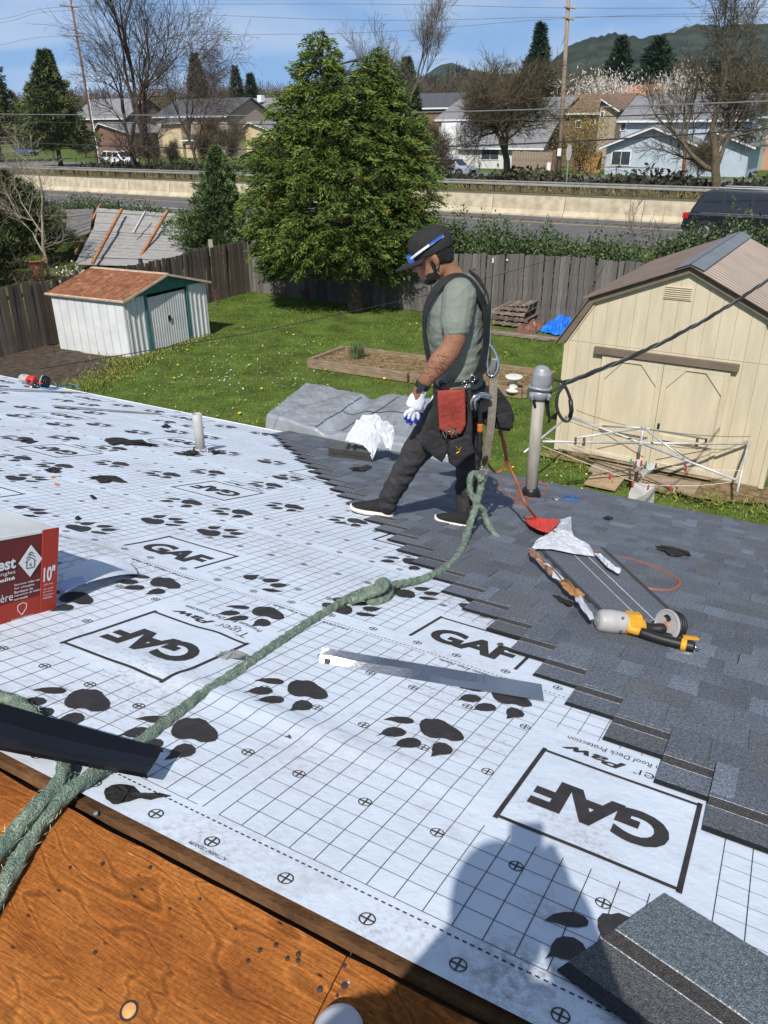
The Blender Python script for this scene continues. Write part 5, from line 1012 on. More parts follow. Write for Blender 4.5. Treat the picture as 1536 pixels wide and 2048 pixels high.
r_gray, r_dark, r_brown, r_orange, r_lt = R_('roof_grey', (.20, .20, .205)), R_('roof_dark', (.075, .078, .085)), R_('roof_brown', (.17, .105, .075)), R_('roof_orange', (.42, .20, .10)), R_('roof_light', (.30, .29, .28))
w_brown, w_red, w_cream, w_grey, w_blue, w_mint, w_pink, w_tan = [mat(nm, c, .85, .07, 1.5) for nm, c in (('wall_brown', (.15, .11, .085)), ('wall_red', (.20, .115, .085)), ('wall_cream', (.56, .44, .27)), ('wall_grey', (.60, .59, .56)), ('wall_blue', (.40, .46, .52)), ('wall_mint', (.45, .58, .50)), ('wall_pink', (.42, .25, .18)), ('wall_tan', (.36, .29, .22)))]
hs_house('brown_house', 108, 158, 262, 318, 236, 200, 11, w_brown, r_gray, 'dark brown house with grey roof behind the tall leaning utility pole', wins=((208, 272, 218, 284),), doors=((224, 262, 236, 300, w_red),))
hs_house('brown_house', 96, 196, 268, 318, 266, 246, 9, w_red, r_gray, 'low reddish brown house wing with sloping grey roof behind the bare willow', gable=True, ridge_x=200)
hs_house('cream_house', 100, 322, 460, 318, 232, 200, 11, w_tan, r_dark, 'house with dark hipped roof and blue door behind the twin bare trunks', wins=((368, 280, 385, 296),), doors=((415, 290, 440, 318, mat('door_navy', (.03, .04, .09), .5, .1, 3)),))
hs_house('cream_house', 98, 330, 368, 318, 246, 236, 4, w_cream, r_dark, 'narrow cream rendered house bay standing before the dark roofed house')
hs_house('cream_house', 98, 374, 396, 318, 280, 272, 4, w_cream, r_dark, 'low cream porch block beside the dark roofed house')
hs_house('gabled_house', 112, 462, 600, 306, 228, 198, 12, w_pink, r_gray, 'brick pink house with broad grey roof and white vent beside the cedar', wins=((545, 236, 560, 250), (566, 236, 580, 250)), chim=(515, 190, 522, 204, wfr, 3))
hs_house('gabled_house', 104, 486, 548, 310, 262, 244, 9, w_cream, r_gray, 'small cream garage with brown door and gabled grey roof by blue car', gable=True, ridge_x=500, doors=((505, 275, 530, 302, w_brown),))
hs_house('brick_house', 100, 785, 895, 330, 216, 190, 10, w_red, r_dark, 'red brick house with near black roof glimpsed right of the cedar', wins=((805, 222, 820, 232), (826, 234, 840, 244)), lower=None)
hs_house('grey_apartments', 92, 876, 1100, 330, 238, 200, 12, w_grey, r_gray, 'long pale grey two storey house with grey roof behind the bare mossy tree', wins=((960, 292, 1000, 318), (905, 246, 925, 262)))
hs_house('grey_apartments', 86, 908, 1080, 336, 292, 248, 6, w_grey, r_gray, 'pale grey single storey front wing with wide grey roof and window', wins=((962, 296, 1000, 320),))
MB().frame(HW(0, 0), hd, hn, UP, AN(PN(880, 330, 85))[0], AN(PN(910, 330, 85))[0], 85, 86, ZH, PN(895, 243, 85)[2]).obj('white_gable', mat('bright_white_wall', (.78, .78, .77), .8, .03, 2), label='tall bright white wall slab at the end of the grey house wing', cat='wall')
hs_house('brown_house', 95, 1095, 1225, 330, 226, 192, 10, w_brown, r_brown, 'brown two storey house with brown roof behind the thick utility pole', wins=((1150, 240, 1164, 256), (1180, 236, 1192, 250)))
hs_house('brown_house', 91, 1188, 1222, 330, 218, 198, 5, w_tan, r_brown, 'small gabled dormer bay with white trim left of the blue house', gable=True, wins=((1200, 222, 1210, 236),))
hs_house('orange_house', 140, 1225, 1320, 205, 194, 172, 12, w_tan, r_orange, 'distant house showing only its orange tan roof above the blue house')
hs_house('blue_house', 84, 1232, 1470, 348, 240, 193, 11, w_blue, r_gray, 'pale blue two storey house with grey roof, upper part', wins=((1240, 242, 1254, 262),))
hs_house('blue_house', 79.5, 1208, 1395, 350, 292, 254, 5.5, w_blue, r_gray, 'pale blue single storey gabled front wing with white framed window', gable=True, ridge_x=1310, over=.6, wins=((1221, 301, 1264, 331),))
hs_house('blue_house', 80.5, 1395, 1490, 350, 290, 258, 6, w_blue, r_gray, 'pale blue garage wing with grey gable behind the rightmost bare tree', gable=True, ridge_x=1420, over=.6)
hs_house('mint_house', 92, 1476, 1510, 335, 232, 190, 9, w_mint, r_dark, 'mint green house with dark roof right of the blue house')
hs_house('pink_house', 96, 1512, 1600, 335, 226, 186, 10, w_pink, r_gray, 'dusty pink house with grey roof at the end of the row', wins=((1520, 240, 1534, 258),))
# garden fences by the frontage road
def far_fence(n, xl, xr, yt, yb, m, label, w=.3):
    a0, a1 = AN(PN(xl, yb, n))[0], AN(PN(xr, yb, n))[0]; zt = PN((xl+xr)/2, yt, n)[2]; t = thing('garden_fence', HW(a0, n, ZH), label, 'fence'); me = boxmesh('board', (0, 0, 0), (w*.95, .03, 1), m); k = int((a1-a0)/w)
    for i in range(k): meshpiece('board', me, t, HW(a0+i*w, n, ZH), (0, 0, math.atan2(hd[1], hd[0])), (1, 1, zt-ZH+rng.uniform(-.05, .05)))
far_fence(84, 1022, 1110, 303, 345, mat('grey_brown_fence', (.26, .20, .15), .9, .3, 3), 'grey brown garden fence left of the orange fence section')
far_fence(80.5, 1146, 1206, 304, 345, mat('orange_fence', (.36, .20, .08), .9, .25, 3), 'new orange wooden garden fence beside the blue house wing')
# ivy bank along the guardrail: nobody could count it
N = 26000; a = rng.uniform(-75, 55, N); n_ = rng.normal(60, 1.6, N); P = hd*a[:, None]+hn*n_[:, None]+UP*(ZH+np.abs(rng.normal(.25, .3, N))*(1+.4*np.sin(a*.7)))[:, None]
leafmesh(P, rng.normal(0, 1, (N, 3))+UP*.3, .45, .22, 'ivy_bank', mat('dark_ivy', (.040, .040, .022), .9, .3, 2, attr=True), None, tints(N), kind='stuff', label='dark low bank of brambles and ivy behind the guardrail', cat='ground cover')
N = 9000; a = rng.uniform(-75, 55, N); n_ = rng.uniform(54, 57.5, N); P = hd*a[:, None]+hn*n_[:, None]+UP*ZH
leafmesh(P, rng.normal(0, .4, (N, 3))+UP, rng.uniform(.2, .6, N), .06, 'dry_grass', mat('dry_grass_blade', (.17, .14, .06), .9, .2, 2, attr=True), None, tints(N), kind='stuff', label='dry yellow grass along the guardrail', cat='grass')

# ---------------- big bare trees
def bt(x, yb, n, xt, yt, label, seed, **k):
    b_ = PN(x, yb, n); base = HW(AN(b_)[0], n, ZH); top = PN(xt, yt, n); return baretree('bare_tree', base, top, label, seed, **k)
bt(262, 338, 61, 258, -60, 'wide bare willow with arching limbs in front of the white car', 3, trunk=.34, depth=5, spread=.62, fork=.31, nk=3, up=.13, twig=.020, droop=.08, shrink=(.66, .88), sprays=2, spl=1.6, spw=.028)
bt(322, 340, 61.5, 285, -110, 'tall bare twin trunk tree with long drooping limbs by the willow', 8, trunk=.36, depth=5, spread=.52, fork=.36, nk=3, up=.14, twig=.02, droop=.08, shrink=(.66, .9), sprays=2, spl=1.8, spw=.028)
bt(396, 342, 62, 400, 30, 'slender bare tree with drooping twigs right of the twin trunks', 15, trunk=.19, depth=5, spread=.62, fork=.40, nk=3, up=.06, twig=.018, droop=.18, shrink=(.62, .86), sprays=3, spl=1.4, spw=.026)
bt(795, 330, 66, 800, 10, 'tall bare grey tree rising behind the right side of the cedar', 21, trunk=.26, depth=5, spread=.45, fork=.38, nk=3, up=.20, twig=.018, m=BARKG, sprays=3, spl=1.5, spw=.028)
bt(1012, 362, 60, 1020, 20, 'rounded bare mossy brown tree between grey house and utility pole', 27, trunk=.33, depth=5, spread=.78, fork=.30, nk=3, up=.10, m=BARKM, twig=.020, shrink=(.64, .88), sprays=9, spl=1.3, spw=.035)
bt(1436, 372, 57, 1480, -40, 'leaning mossy bare tree before the garage wing of the blue house', 31, trunk=.33, depth=5, spread=.74, fork=.36, nk=3, up=.06, m=BARKM, twig=.018, shrink=(.60, .86), sprays=6, spl=1.1, spw=.03)
bt(850, 345, 64, 860, 225, 'low spreading bare tree tangled beside the silver car', 35, trunk=.2, depth=5, spread=.8, fork=.30, nk=3, up=.05, twig=.02, sprays=4, spl=1.0, spw=.03)
bt(415, 318, 82, 420, 205, 'bushy bare brown tree before the cream porch', 37, trunk=.2, depth=5, spread=.75, fork=.28, nk=3, up=.1, twig=.022, m=BARKM, sprays=6, spl=1.1, spw=.035)
for k, (x, yb, n, xt, yt, lb) in enumerate(((1160, 340, 80, 1165, 240, 'olive yellow budding tree left of the blue house'), )):
    b_ = HW(AN(PN(x, yb, n))[0], n, ZH); t = baretree('budding_tree', b_, PN(xt, yt, n), lb, 41+k, trunk=.13, depth=5, spread=.6, fork=.3, nk=3, up=.15, twig=.012)
    N = 5000; g = rng.normal(0, 1, (N, 3))*np.array([1.5, 1.5, 1.7]); leafmesh(b_+UP*3.6+g, rng.normal(0, 1, (N, 3)), .16, .09, 'buds', OLIVE, t, tints(N), kind='stuff')
for k, (x, yb, n, yt, w_, lb) in enumerate(((110, 330, 84, 250, 3.5, 'brown bare thicket beside the yellowish conifer'), (175, 330, 90, 262, 3.0, 'brown bare thicket at the foot of the leaning pole'), (300, 330, 78, 255, 3.4, 'brown bare thicket behind the twin trunks'), (450, 326, 92, 215, 4.0, 'brown bare thicket before the pink house'), (350, 328, 80, 268, 2.6, 'low bare thicket before the cream bay'), (870, 340, 70, 215, 3.6, 'tangled bare thicket right behind the silver car'), (1090, 335, 90, 225, 3.2, 'bare brown thicket left of the thick utility pole'), (1400, 345, 74, 262, 2.8, 'bare brown thicket before the blue garage wing'))):
    b_ = HW(AN(PN(x, yb, n))[0], n, ZH); baretree('bare_thicket', b_, PN(x, yt, n), lb, 60+k, trunk=.10, depth=4, spread=.85, fork=.30, nk=4, up=.16, twig=.018, m=TWIG if False else BARKM, sprays=5, spl=w_*.35, spw=.028, cat='thicket')
# conifers beyond the highway
def fc(x, yb, n, h_y, w, label, m=LEAF_D, nb=190, nl=120, ll=.5, lw=.12, prof=None, z=ZH, **k):
    b_ = HW(AN(PN(x, yb, n))[0], n, z); h = PN(x, h_y, n)[2]-z; return conifer('conifer_tree', b_, h, prof or [(0, w*.5), (.15, w*.95), (.3, w), (.55, w*.72), (.8, w*.38), (1, .03)], label, m, nb=nb, nl=nl, ll=ll, lw=lw, trunk=.28, z0=.16, droop=.12, updir=.3, **{**dict(irr=.5), **k})
yg = mat('yellowish_conifer', (.066, .088, .024), .8, .2, 2, attr=True)
fc(4, 318, 72, 88, 4.6, 'broad dark conifer left of the yellowish conifer across the highway', yg)
fc(122, 334, 66, 100, 4.0, 'yellowish green conifer left of the leaning utility pole', yg)
fc(-60, 320, 70, 120, 3.4, 'dark conifer at the far left end of the row across the highway', LEAF_D)
fc(812, 300, 84, 118, 1.6, 'narrow dark cypress standing behind the cedar by the lamp post', LEAF_D, prof=[(0, 1.2), (.3, 1.7), (.7, 1.3), (.95, .4), (1, .05)])
for x, n, y, w, lb in ((478, 190, 134, 3.2, 'far dark fir, taller of the pair left of the cedar'), (507, 185, 150, 3.0, 'far dark fir, shorter of the pair left of the cedar'), (402, 150, 108, 2.6, 'dark droopy fir rising behind the slender bare tree'), (122, 160, 100, 2.2, 'thin dark fir behind the leaning utility pole')):
    fc(x, 250, n, y, w, lb, LEAF_B, nb=120, nl=60, ll=1.1, lw=.24, irr=.6)
for x, n, y, w, lb in ((1224, 170, 80, 4.2, 'tall dark fir left of the pair above the blue house'), (1298, 170, 80, 6.0, 'tall broad dark fir right of the pair above the blue house'), (1068, 175, 50, 3.6, 'dark fir behind the crown of the mossy bare tree')):
    fc(x, 250, n, y, w, lb, LEAF_B, nb=170, nl=80, ll=1.2, lw=.26, irr=.6)
# blossom trees
for x, y, lb in ((1205, 178, 'white blossoming tree behind the brown dormer'), (1370, 175, 'white blossoming tree behind the blue house roof')):
    c = PN(x, y, 112); t = thing('blossom_tree', HW(AN(c)[0], 112, ZH), lb, 'tree'); MB().tube([HW(AN(c)[0], 112, ZH), c-UP*1.5], [.2, .1], 6).obj('trunk', BARKG, t); N = 2600; leafmesh(c+rng.normal(0, 1, (N, 3))*np.array([2.2, 1.8, 1.1])-UP*.6, rng.normal(0, 1, (N, 3))+UP, .5, .14, 'crown', BLOS, t, tints(N, .7, 1.1, .03), kind='stuff')
# distant woods, one mass each
def wood(n, x0, x1, y0, m, num, L_, w_, label, jag=.25, seed=0):
    xs = rng.uniform(x0, x1, num); a = np.array([AN(PN(x, 250, n))[0] for x in np.linspace(x0, x1, 50)]); aa = np.interp(xs, np.linspace(x0, x1, 50), a); H = PN((x0+x1)/2, y0, n)[2]-ZH
    nz = np.array([mnoise.noise((x*.018+seed, 0, 0))+.6*mnoise.noise((x*.07+seed, 3, 0)) for x in xs]); h = H*(1+jag*nz)*rng.uniform(.1, 1, num)**.6; P = hd*aa[:, None]+hn*(n+rng.uniform(-10, 10, num))[:, None]+UP*(ZH+h)[:, None]
    D = rng.normal(0, .45, (num, 3))+UP*.8; leafmesh(P, D, L_*rng.uniform(.5, 1.5, num), w_, 'far_wood', m, None, tints(num, .6, 1.3), kind='stuff', label=label, cat='woods')
wood(230, -100, 640, 192, mat('far_bare_wood', (.12, .085, .05), .95, .25, .05, attr=True), 26000, 2.6, .16, 'far brown leafless wood behind the houses left of the cedar')
wood(250, 820, 1640, 165, mat('far_bare_wood2', (.105, .085, .06), .95, .25, .05, attr=True), 36000, 2.8, .16, 'far grey brown leafless wood behind the houses right of the cedar')
wood(420, 840, 1640, 150, mat('far_mixed_wood', (.055, .065, .045), .95, .25, .05, attr=True), 22000, 3.4, .6, 'far mixed dark wood at the foot of the hills', .3, 5)
wood(300, -150, 660, 205, MATS['far_mixed_wood'], 14000, 3, .5, 'far dark hedge line behind the brown wood', .3, 9)
# hills
def hills(Yd, sky_, m, name='hill', seed=0, dep=500, step=7):
    xs = np.arange(sky_[0][0], sky_[-1][0]+1, step); rows = 16; V = []
    for j in range(rows+1):
        f = j/rows
        for x in xs:
            y = np.interp(x, [p[0] for p in sky_], [p[1] for p in sky_]); T = PY(x, y, Yd); z = T[2]; rough = 16*mnoise.noise(Vector((x*.012+seed, f*3, 0)))+(7*mnoise.noise(Vector((x*.09+seed, f*9, 2))))*(.4+.6*f); B = PY(x, 257, Yd-dep)
            p = B*(1-f)+T*f; hz = z*math.sin(f*math.pi/2)**1.15+rough*f*(1-f)*4*.6+(5*mnoise.noise(Vector((x*.33+seed, 1, 1))) if f > .8 else 0); V.append((p[0], p[1], max(0, hz)))
    n = len(xs); return link(name, V, [(j*n+i, j*n+i+1, (j+1)*n+i+1, (j+1)*n+i) for j in range(rows) for i in range(n-1)], m, kind='structure', smooth=True)
hm = mat('forest_hill', (.020, .036, .030), .95, .45, .03, bump=1.0, bscale=.12, detail=10, col2=(.050, .062, .045)); hm.node_tree.nodes['Principled BSDF'].inputs['Specular IOR Level'].default_value = 0
hills(1500, [(780, 236), (900, 175), (1000, 168), (1080, 150), (1130, 98), (1180, 78), (1230, 70), (1285, 78), (1335, 68), (1380, 56), (1440, 56), (1536, 52), (1700, 60), (1900, 120), (2200, 200)], hm, 'hill', 3)
hills(2600, [(700, 240), (850, 150), (880, 132), (905, 128), (930, 140), (1000, 150), (1100, 145), (1250, 160), (1500, 180)], hm, 'hill', 9, 700)

# ---------------- utility poles, wires, signs
pw = mat('pole_wood', (.17, .095, .06), .9, .25, 6, stretch=(4, 4, .5)); pw2 = mat('pole_wood_pale', (.27, .20, .14), .9, .25, 6, stretch=(4, 4, .5)); wirem = mat('wire_black', (.03, .03, .032), .6, .1, 5); ins = mat('insulator', (.5, .5, .5), .3, .1, 5)
def pole(n, bx, by, tx, ty, m, label, arms, r_=.17):
    A = HW(AN(PN(bx, by, n))[0], n, ZH); B = PN(tx, ty, n); t = thing('utility_pole', A, label, 'pole'); MB().tube([A-UP*.2, (A+B)/2, B], [r_, r_*.88, r_*.72], 10).obj('shaft', m, t, smooth=True)
    for (x0, y0, x1, y1) in arms:
        p, q_ = PN(x0, y0, n-.2), PN(x1, y1, n-.2); ar = MB().tube([p, q_], .07, 6).obj('crossarm', m, t)
        for f in (.04, .3, .7, .96): MB().lathe(p+(q_-p)*f+UP*.06, UP, [(.03, 0), (.06, .04), (.03, .10), (.06, .14), (.02, .2)], 8).obj('insulator', ins, ar)
pole(80, 195, 312, 138, -20, pw, 'tall leaning reddish utility pole with two crossarms left of the willow', ((119, 11, 157, 15), (127, 71, 166, 74)))
pole(76, 1120, 320, 1138, -20, pw2, 'thick pale utility pole with crossarms right of the mossy bare tree', ((1129, 14, 1150, 17), (1127, 34, 1147, 40), ), .22)
A = HW(AN(PN(197, 312, 77))[0], 77, ZH); MB().tube([A, PN(174, 172, 77)], .07, 8).obj('white_pole', mat('white_post', (.74, .74, .73), .5, .04, 3), label='thin white pole beside the tall leaning utility pole', cat='pole')
A = PN(1106, 345, 79); A[2] = ZH; MB().tube([A, PN(1110, 300, 79)], .2, 8).obj('pole_stub', pw, label='short dark pole stub by the grey brown garden fence', cat='pole')
A = HW(AN(PN(1367, 350, 77.5))[0], 77.5, ZH); MB().tube([A, PN(1371, 290, 77.5)], .16, 8).obj('pole_stub', mat('redwood_post', (.25, .09, .05), .9, .2, 4), label='reddish brown post standing before the blue garage wing', cat='pole')
A = HW(AN(PN(807, 330, 78))[0], 78, ZH); t = thing('lamp_post', A, 'white lamp post beside the narrow dark cypress', 'lamp post'); B = PN(808, 176, 78); MB().tube([A, B], [.09, .06], 8).obj('post', MATS['white_post'], t); MB().tube([B, B-hd*.6+UP*.12, B-hd*1.0+UP*.1], .04, 6).obj('arm', MATS['white_post'], t); MB().ell(B-hd*1.15+UP*.08, (.28, .15, .08)).obj('lamp_head', mat('lamp_grey', (.5, .5, .5), .4, .1, 4), t)
A = HW(AN(PN(1131, 388, 58))[0], 58, ZH); t = thing('road_sign', A, 'back of an octagonal road sign on a grey post', 'road sign'); MB().tube([A, PN(1139, 290, 58)], .05, 6).obj('post', galv, t); c = PN(1138, 305, 57.9); 
MB().prism([c+hd*.38*math.cos(k*math.pi/4+.39)*.55+UP*.55*math.sin(k*math.pi/4+.39) for k in range(8)], hn*.02).obj('plate', mat('sign_back', (.33, .32, .29), .6, .2, 4), t)
for x, y0, y1, lb in ((1097, 341, 325, 'white utility marker by the grey garden fence'), (1118, 312, 297, 'white notice plate on the thick utility pole')):
    p = PN(x, y0, 75.5); q_ = PN(x, y1, 75.5); MB().frame(p, hd, hn, UP, -.17, .17, -.05, .05, 0, q_[2]-p[2]).obj('marker_plate', MATS['white_post'], label=lb, cat='marker')
A = PN(1151, 358, 70); A[2] = ZH; B = PN(1314, 362, 70); B[2] = ZH; t = thing('pipe_gate', A, 'low thin pipe gate standing on the verge before the blue house', 'gate'); 
for p in (A, (A+B)/2, B): MB().tube([p, p+UP*1.1], .04, 6).obj('upright', wpost, t)
MB().tube([A+UP*1.05, B+UP*1.05], .035, 6).obj('top_rail', wpost, t); MB().tube([(A+B)/2+UP*.9, A+UP*.1], .025, 6).obj('brace', wpost, t); MB().tube([(A+B)/2+UP*.9, B+UP*.1], .025, 6).obj('brace', wpost, t)
def wire(pts, n, r_, label, m=wirem, name='overhead_wire'):
    P = catmull([PN(x, y, n) for x, y in pts], 10); return MB().tube(P, r_, 5).obj(name, m, label=label, cat='wire', fix=False)
wr = mat('wire_grey', (.16, .16, .165), .5, .1, 5)
wire([(-300, 222), (0, 228), (256, 230), (512, 231), (771, 226), (1000, 221), (1270, 212), (1536, 202), (1800, 188)], 27, .020, 'uppermost of the three thick wires along the near side of the highway', wr)
wire([(-300, 236), (0, 243), (256, 246.5), (512, 249), (771, 247), (1000, 241), (1270, 231), (1536, 219), (1800, 203)], 27, .017, 'middle of the three thick wires along the near side of the highway')
wire([(-300, 268), (0, 283), (256, 293), (512, 298.5), (820, 294), (1000, 289.5), (1270, 276), (1536, 257), (1800, 234)], 27, .024, 'lowest and thickest of the three wires along the near side of the highway')
for k, (y0, ym, y1, lb) in enumerate(((38, 8, -30, 'thin high wire sloping up to the leaning pole crossarm'), (46, 40, -5, 'thin high wire below the upper crossarm wire of the leaning pole'))): wire([(-200, y0+25), (0, y0), (140, y0-25), (700, ym), (1140, 16+18*k), (1700, 14+18*k)], 80, .022, lb, wr)
wire([(0, 90), (127, 72), (700, 66), (1140, 36), (1700, 20)], 80, .02, 'thin wire from the lower crossarm of the leaning pole', wr)
# thin phone line over the yard
MB().tube([PY(80, 738, 9.2), PY(520, 663, 12.5), PY(856, 590, 16), PY(1286, 467, 23), PY(1700, 350, 30)], .006, 5).obj('phone_line', wirem, label='very thin dark phone line crossing above the lawn', cat='wire')

# ---------------- cars
def car(name, a, n, heading, paint, label, L=4.6, Wd=1.85, Hh=1.68, z=ZH+.03, suv=True, roofrack=False):
    """heading +1: nose towards +hd"""
    X = hd*heading; Yv = hn; O = HW(a, n, z); t = thing(name, O, label, 'car')
    bl = mat('tyre_black', (.015, .015, .016), .8, .1, 8); rim = mat('alloy_rim', (.45, .46, .48), .3, .1, 5, metal=.8); gl = mat('car_glass', (.012, .014, .018), .05, .1, 2, spec=.8); trimk = mat('black_plastic', (.02, .02, .02), .6, .1, 5)
    h = L/2; prof = [(-h, .42), (-h-.02, .62), (-h+.04, .98), (-h+.30, 1.03), (h-1.25, 1.02), (h-.35, .90), (h-.02, .72), (h+.02, .45), (h-.10, .26), (-h+.12, .26)]
    cab = [(-h+.22, 1.0), (-h+.62 if suv else -h+.9, Hh-.06), (-h+1.0, Hh), (h-1.95, Hh-.03), (h-1.55, Hh-.14), (h-.98, 1.0)]
    def solid(poly, w0, w1=None, zt=None):
        mb = MB(); w1 = w1 or w0
        def hw(z_): return (w0 if zt is None else w0+(w1-w0)*min(1, max(0, (z_-1.0)/(zt-1.0))))/2
        n_ = len(poly); vs = [O+X*x+UP*z_+Yv*s_*hw(z_) for s_ in (-1, 1) for x, z_ in poly]; mb.add(vs, [tuple(range(n_)), tuple(reversed(range(n_, 2*n_)))]+[(i, n_+i, n_+(i+1) % n_, (i+1) % n_) for i in range(n_)]); return mb
    solid(prof, Wd).obj('body', paint, t, bevel=.09); solid(cab, Wd-.08, Wd-.42, Hh).obj('cabin', paint, t, bevel=.05)
    for s_ in (-1, 1):                              # side windows as parts
        for (x0, x1, xs) in ((-h+.58, -h+1.35, .12), (-h+1.45, -h+2.35, 0), (-h+2.45, h-1.38, 0)):
            def q_(x, z_): return O+X*x+UP*z_+Yv*s_*((Wd-.08+(-.34)*((z_-1.0)/(Hh-1.0)))/2+.012)
            dx = .30 if x1 > 0.4*h and x1 == h-1.38 else 0.02; MB().prism([q_(x0, 1.06), q_(x1+dx*.6, 1.06), q_(x1-dx, Hh-.15), q_(x0+xs, Hh-.15)], -Yv*s_*.01).obj('side_window', gl, t)
        for xw in (-h+.86, h-.92):
            c = O+X*xw+UP*.345+Yv*s_*(Wd/2-.2); w = MB().lathe(c, Yv*s_, [(.22, 0), (.33, .01), (.345, .05), (.345, .17), (.33, .215), (.22, .22)], 22).obj('wheel', bl, t); MB().lathe(c+Yv*s_*.2, Yv*s_, [(.21, 0), (.215, .02), (.19, .028), (.06, .012), (.05, .03)], 14).obj('rim', rim, w)
            MB().lathe(c+Yv*s_*.12, Yv*s_, [(.36, 0), (.42, .0), (.42, .094), (.36, .094)], 22).obj('wheel_arch', trimk, t)
        MB().frame(O, X, Yv*s_, UP, h-1.45, h-1.30, Wd/2-.02, Wd/2+.15, 1.02, 1.16).obj('mirror', paint, t, bevel=.02)
        MB().frame(O, X, Yv*s_, UP, h-.28, h-.0, Wd/2-.42, Wd/2-.03, .66, .80).obj('headlight', mat('headlight', (.6, .62, .65), .15, .05, 4), t, bevel=.02); MB().frame(O, X, Yv*s_, UP, -h-.015, -h+.20, Wd/2-.28, Wd/2+.012, .80, 1.0).obj('tail_light', mat('tail_red', (.42, .02, .02), .2, .1, 4), t, bevel=.02)
        if roofrack: MB().tube([O+X*(-h+1.0)+UP*(Hh+.0)+Yv*s_*.6, O+X*(-h+1.1)+UP*(Hh+.07)+Yv*s_*.6, O+X*(h-2.2)+UP*(Hh+.06)+Yv*s_*.6, O+X*(h-2.1)+UP*(Hh-.03)+Yv*s_*.6], .022, 6).obj('roof_rail', rim, t)
        MB().frame(O, X, Yv*s_, UP, -h+.6, h-1.5, Wd/2-.045, Wd/2-.015, 1.015, 1.04).obj('window_trim', rim if roofrack else trimk, t)
        for xd in (-h+1.95, -h+3.0): MB().frame(O, X, Yv*s_, UP, xd, xd+.2, Wd/2-.01, Wd/2+.025, .92, .96).obj('door_handle', rim if roofrack else paint, t)
    def q2(x, z_, y): return O+X*x+UP*z_+Yv*y
    MB().prism([q2(h-1.0, 1.03, -.8), q2(h-1.0, 1.03, .8), q2(h-1.55, Hh-.16, .66), q2(h-1.55, Hh-.16, -.66)], X*.012+UP*.02).obj('windscreen', gl, t)
    MB().prism([q2(-h+.22, 1.06, -.78), q2(-h+.22, 1.06, .78), q2(-h+.56, Hh-.14, .66), q2(-h+.56, Hh-.14, -.66)], -X*.016).obj('rear_window', gl, t)
    MB().frame(O, X, Yv, UP, h-.02, h+.03, -.5, .5, .40, .62).obj('grille', trimk, t); MB().frame(O, X, Yv, UP, -h-.035, -h+.1, -Wd/2+.06, Wd/2-.06, .40, .55).obj('bumper', trimk, t, bevel=.02)
    return t
P_ = lambda nm, c: mat(nm, c, .28, .03, 2, spec=.6, coat=.7)
car('car', AN(PN(246, 330, 71))[0], 70.4, 1, P_('white_car', (.78, .78, .78)), 'white estate car parked on the frontage road behind the willow', L=4.75, Hh=1.68, roofrack=False)
car('car', AN(PN(512, 318, 84))[0], 84, -1, P_('navy_car', (.012, .02, .045)), 'small navy blue car parked before the cream garage', L=4.2, Hh=1.5)
car('car', AN(PN(893, 352, 68))[0], 68.6, 1, P_('silver_car', (.36, .42, .50)), 'silver blue car on the frontage road right of the cedar', L=4.6, Hh=1.6)
car('car', AN(PN(1490, 455, 34.3))[0]+.35, 34.3, 1, P_('black_car', (.010, .011, .013)), 'glossy black sport utility car driving on the highway behind the shed', L=5.0, Hh=1.82, Wd=1.95, roofrack=True)
car('car', AN(PN(30, 300, 90))[0], 92, 1, P_('blue_car', (.05, .09, .2)), 'blue car half hidden behind the dark conifers across the highway', L=4.4, Hh=1.5)
# ================================================================ PEOPLE
def bake(mb, voxel, smooth=6, name='x', fac=.5):
    me = bpy.data.meshes.new(name); me.from_pydata(mb.v, [], mb.f); bm = bmesh.new(); bm.from_mesh(me); bmesh.ops.recalc_face_normals(bm, faces=bm.faces); bm.to_mesh(me); bm.free()
    o = bpy.data.objects.new('tmp', me); COL.objects.link(o); r = o.modifiers.new('r', 'REMESH'); r.mode = 'VOXEL'; r.voxel_size = voxel
    if smooth: s = o.modifiers.new('s', 'SMOOTH'); s.factor = fac; s.iterations = smooth
    dg = bpy.context.evaluated_depsgraph_get(); m2 = bpy.data.meshes.new_from_object(o.evaluated_get(dg)); V = np.array([v.co[:] for v in m2.vertices]); F = [tuple(p.vertices) for p in m2.polygons]
    bpy.data.objects.remove(o); bpy.data.meshes.remove(me); bpy.data.meshes.remove(m2); return V, F
def blob(mb, name, m, parent, voxel=.007, smooth=6, disp=None, **k):
    V, F = bake(mb, voxel, smooth)
    if disp:
        me = bpy.data.meshes.new('n'); me.from_pydata([tuple(v) for v in V], [], F); me.update(); Nn = np.array([v.normal[:] for v in me.vertices]); bpy.data.meshes.remove(me); V = V+Nn*np.array([disp(v) for v in V])[:, None]
    return link(name, V, F, m, parent, smooth=True, **k)
def limb(mb, pts, rad, n=14):
    """rounded, tapering limb along joints"""
    P = [np.array(p, float) for p in pts]; C_ = catmull(P, 6); R = np.interp(np.linspace(0, 1, len(C_)), np.linspace(0, 1, len(rad)), rad); mb.tube(C_, list(R), n); mb.ell(C_[0], (R[0],)*3, 12, 8); mb.ell(C_[-1], (R[-1],)*3, 12, 8); return mb
def loft(mb, secs, n=20, caps=True):
    """secs: (centre, axis a * ra, axis b * rb)"""
    b0 = len(mb.v); vs = []
    for c, A, B in secs:
        for k in range(n): g = 2*math.pi*k/n; vs.append(np.array(c)+np.array(A)*math.cos(g)+np.array(B)*math.sin(g))
    m_ = len(secs); fs = [(i*n+k, i*n+(k+1) % n, (i+1)*n+(k+1) % n, (i+1)*n+k) for i in range(m_-1) for k in range(n)]
    if caps: fs += [tuple(reversed(range(n))), tuple(range((m_-1)*n, m_*n))]
    return mb.add(vs, fs)
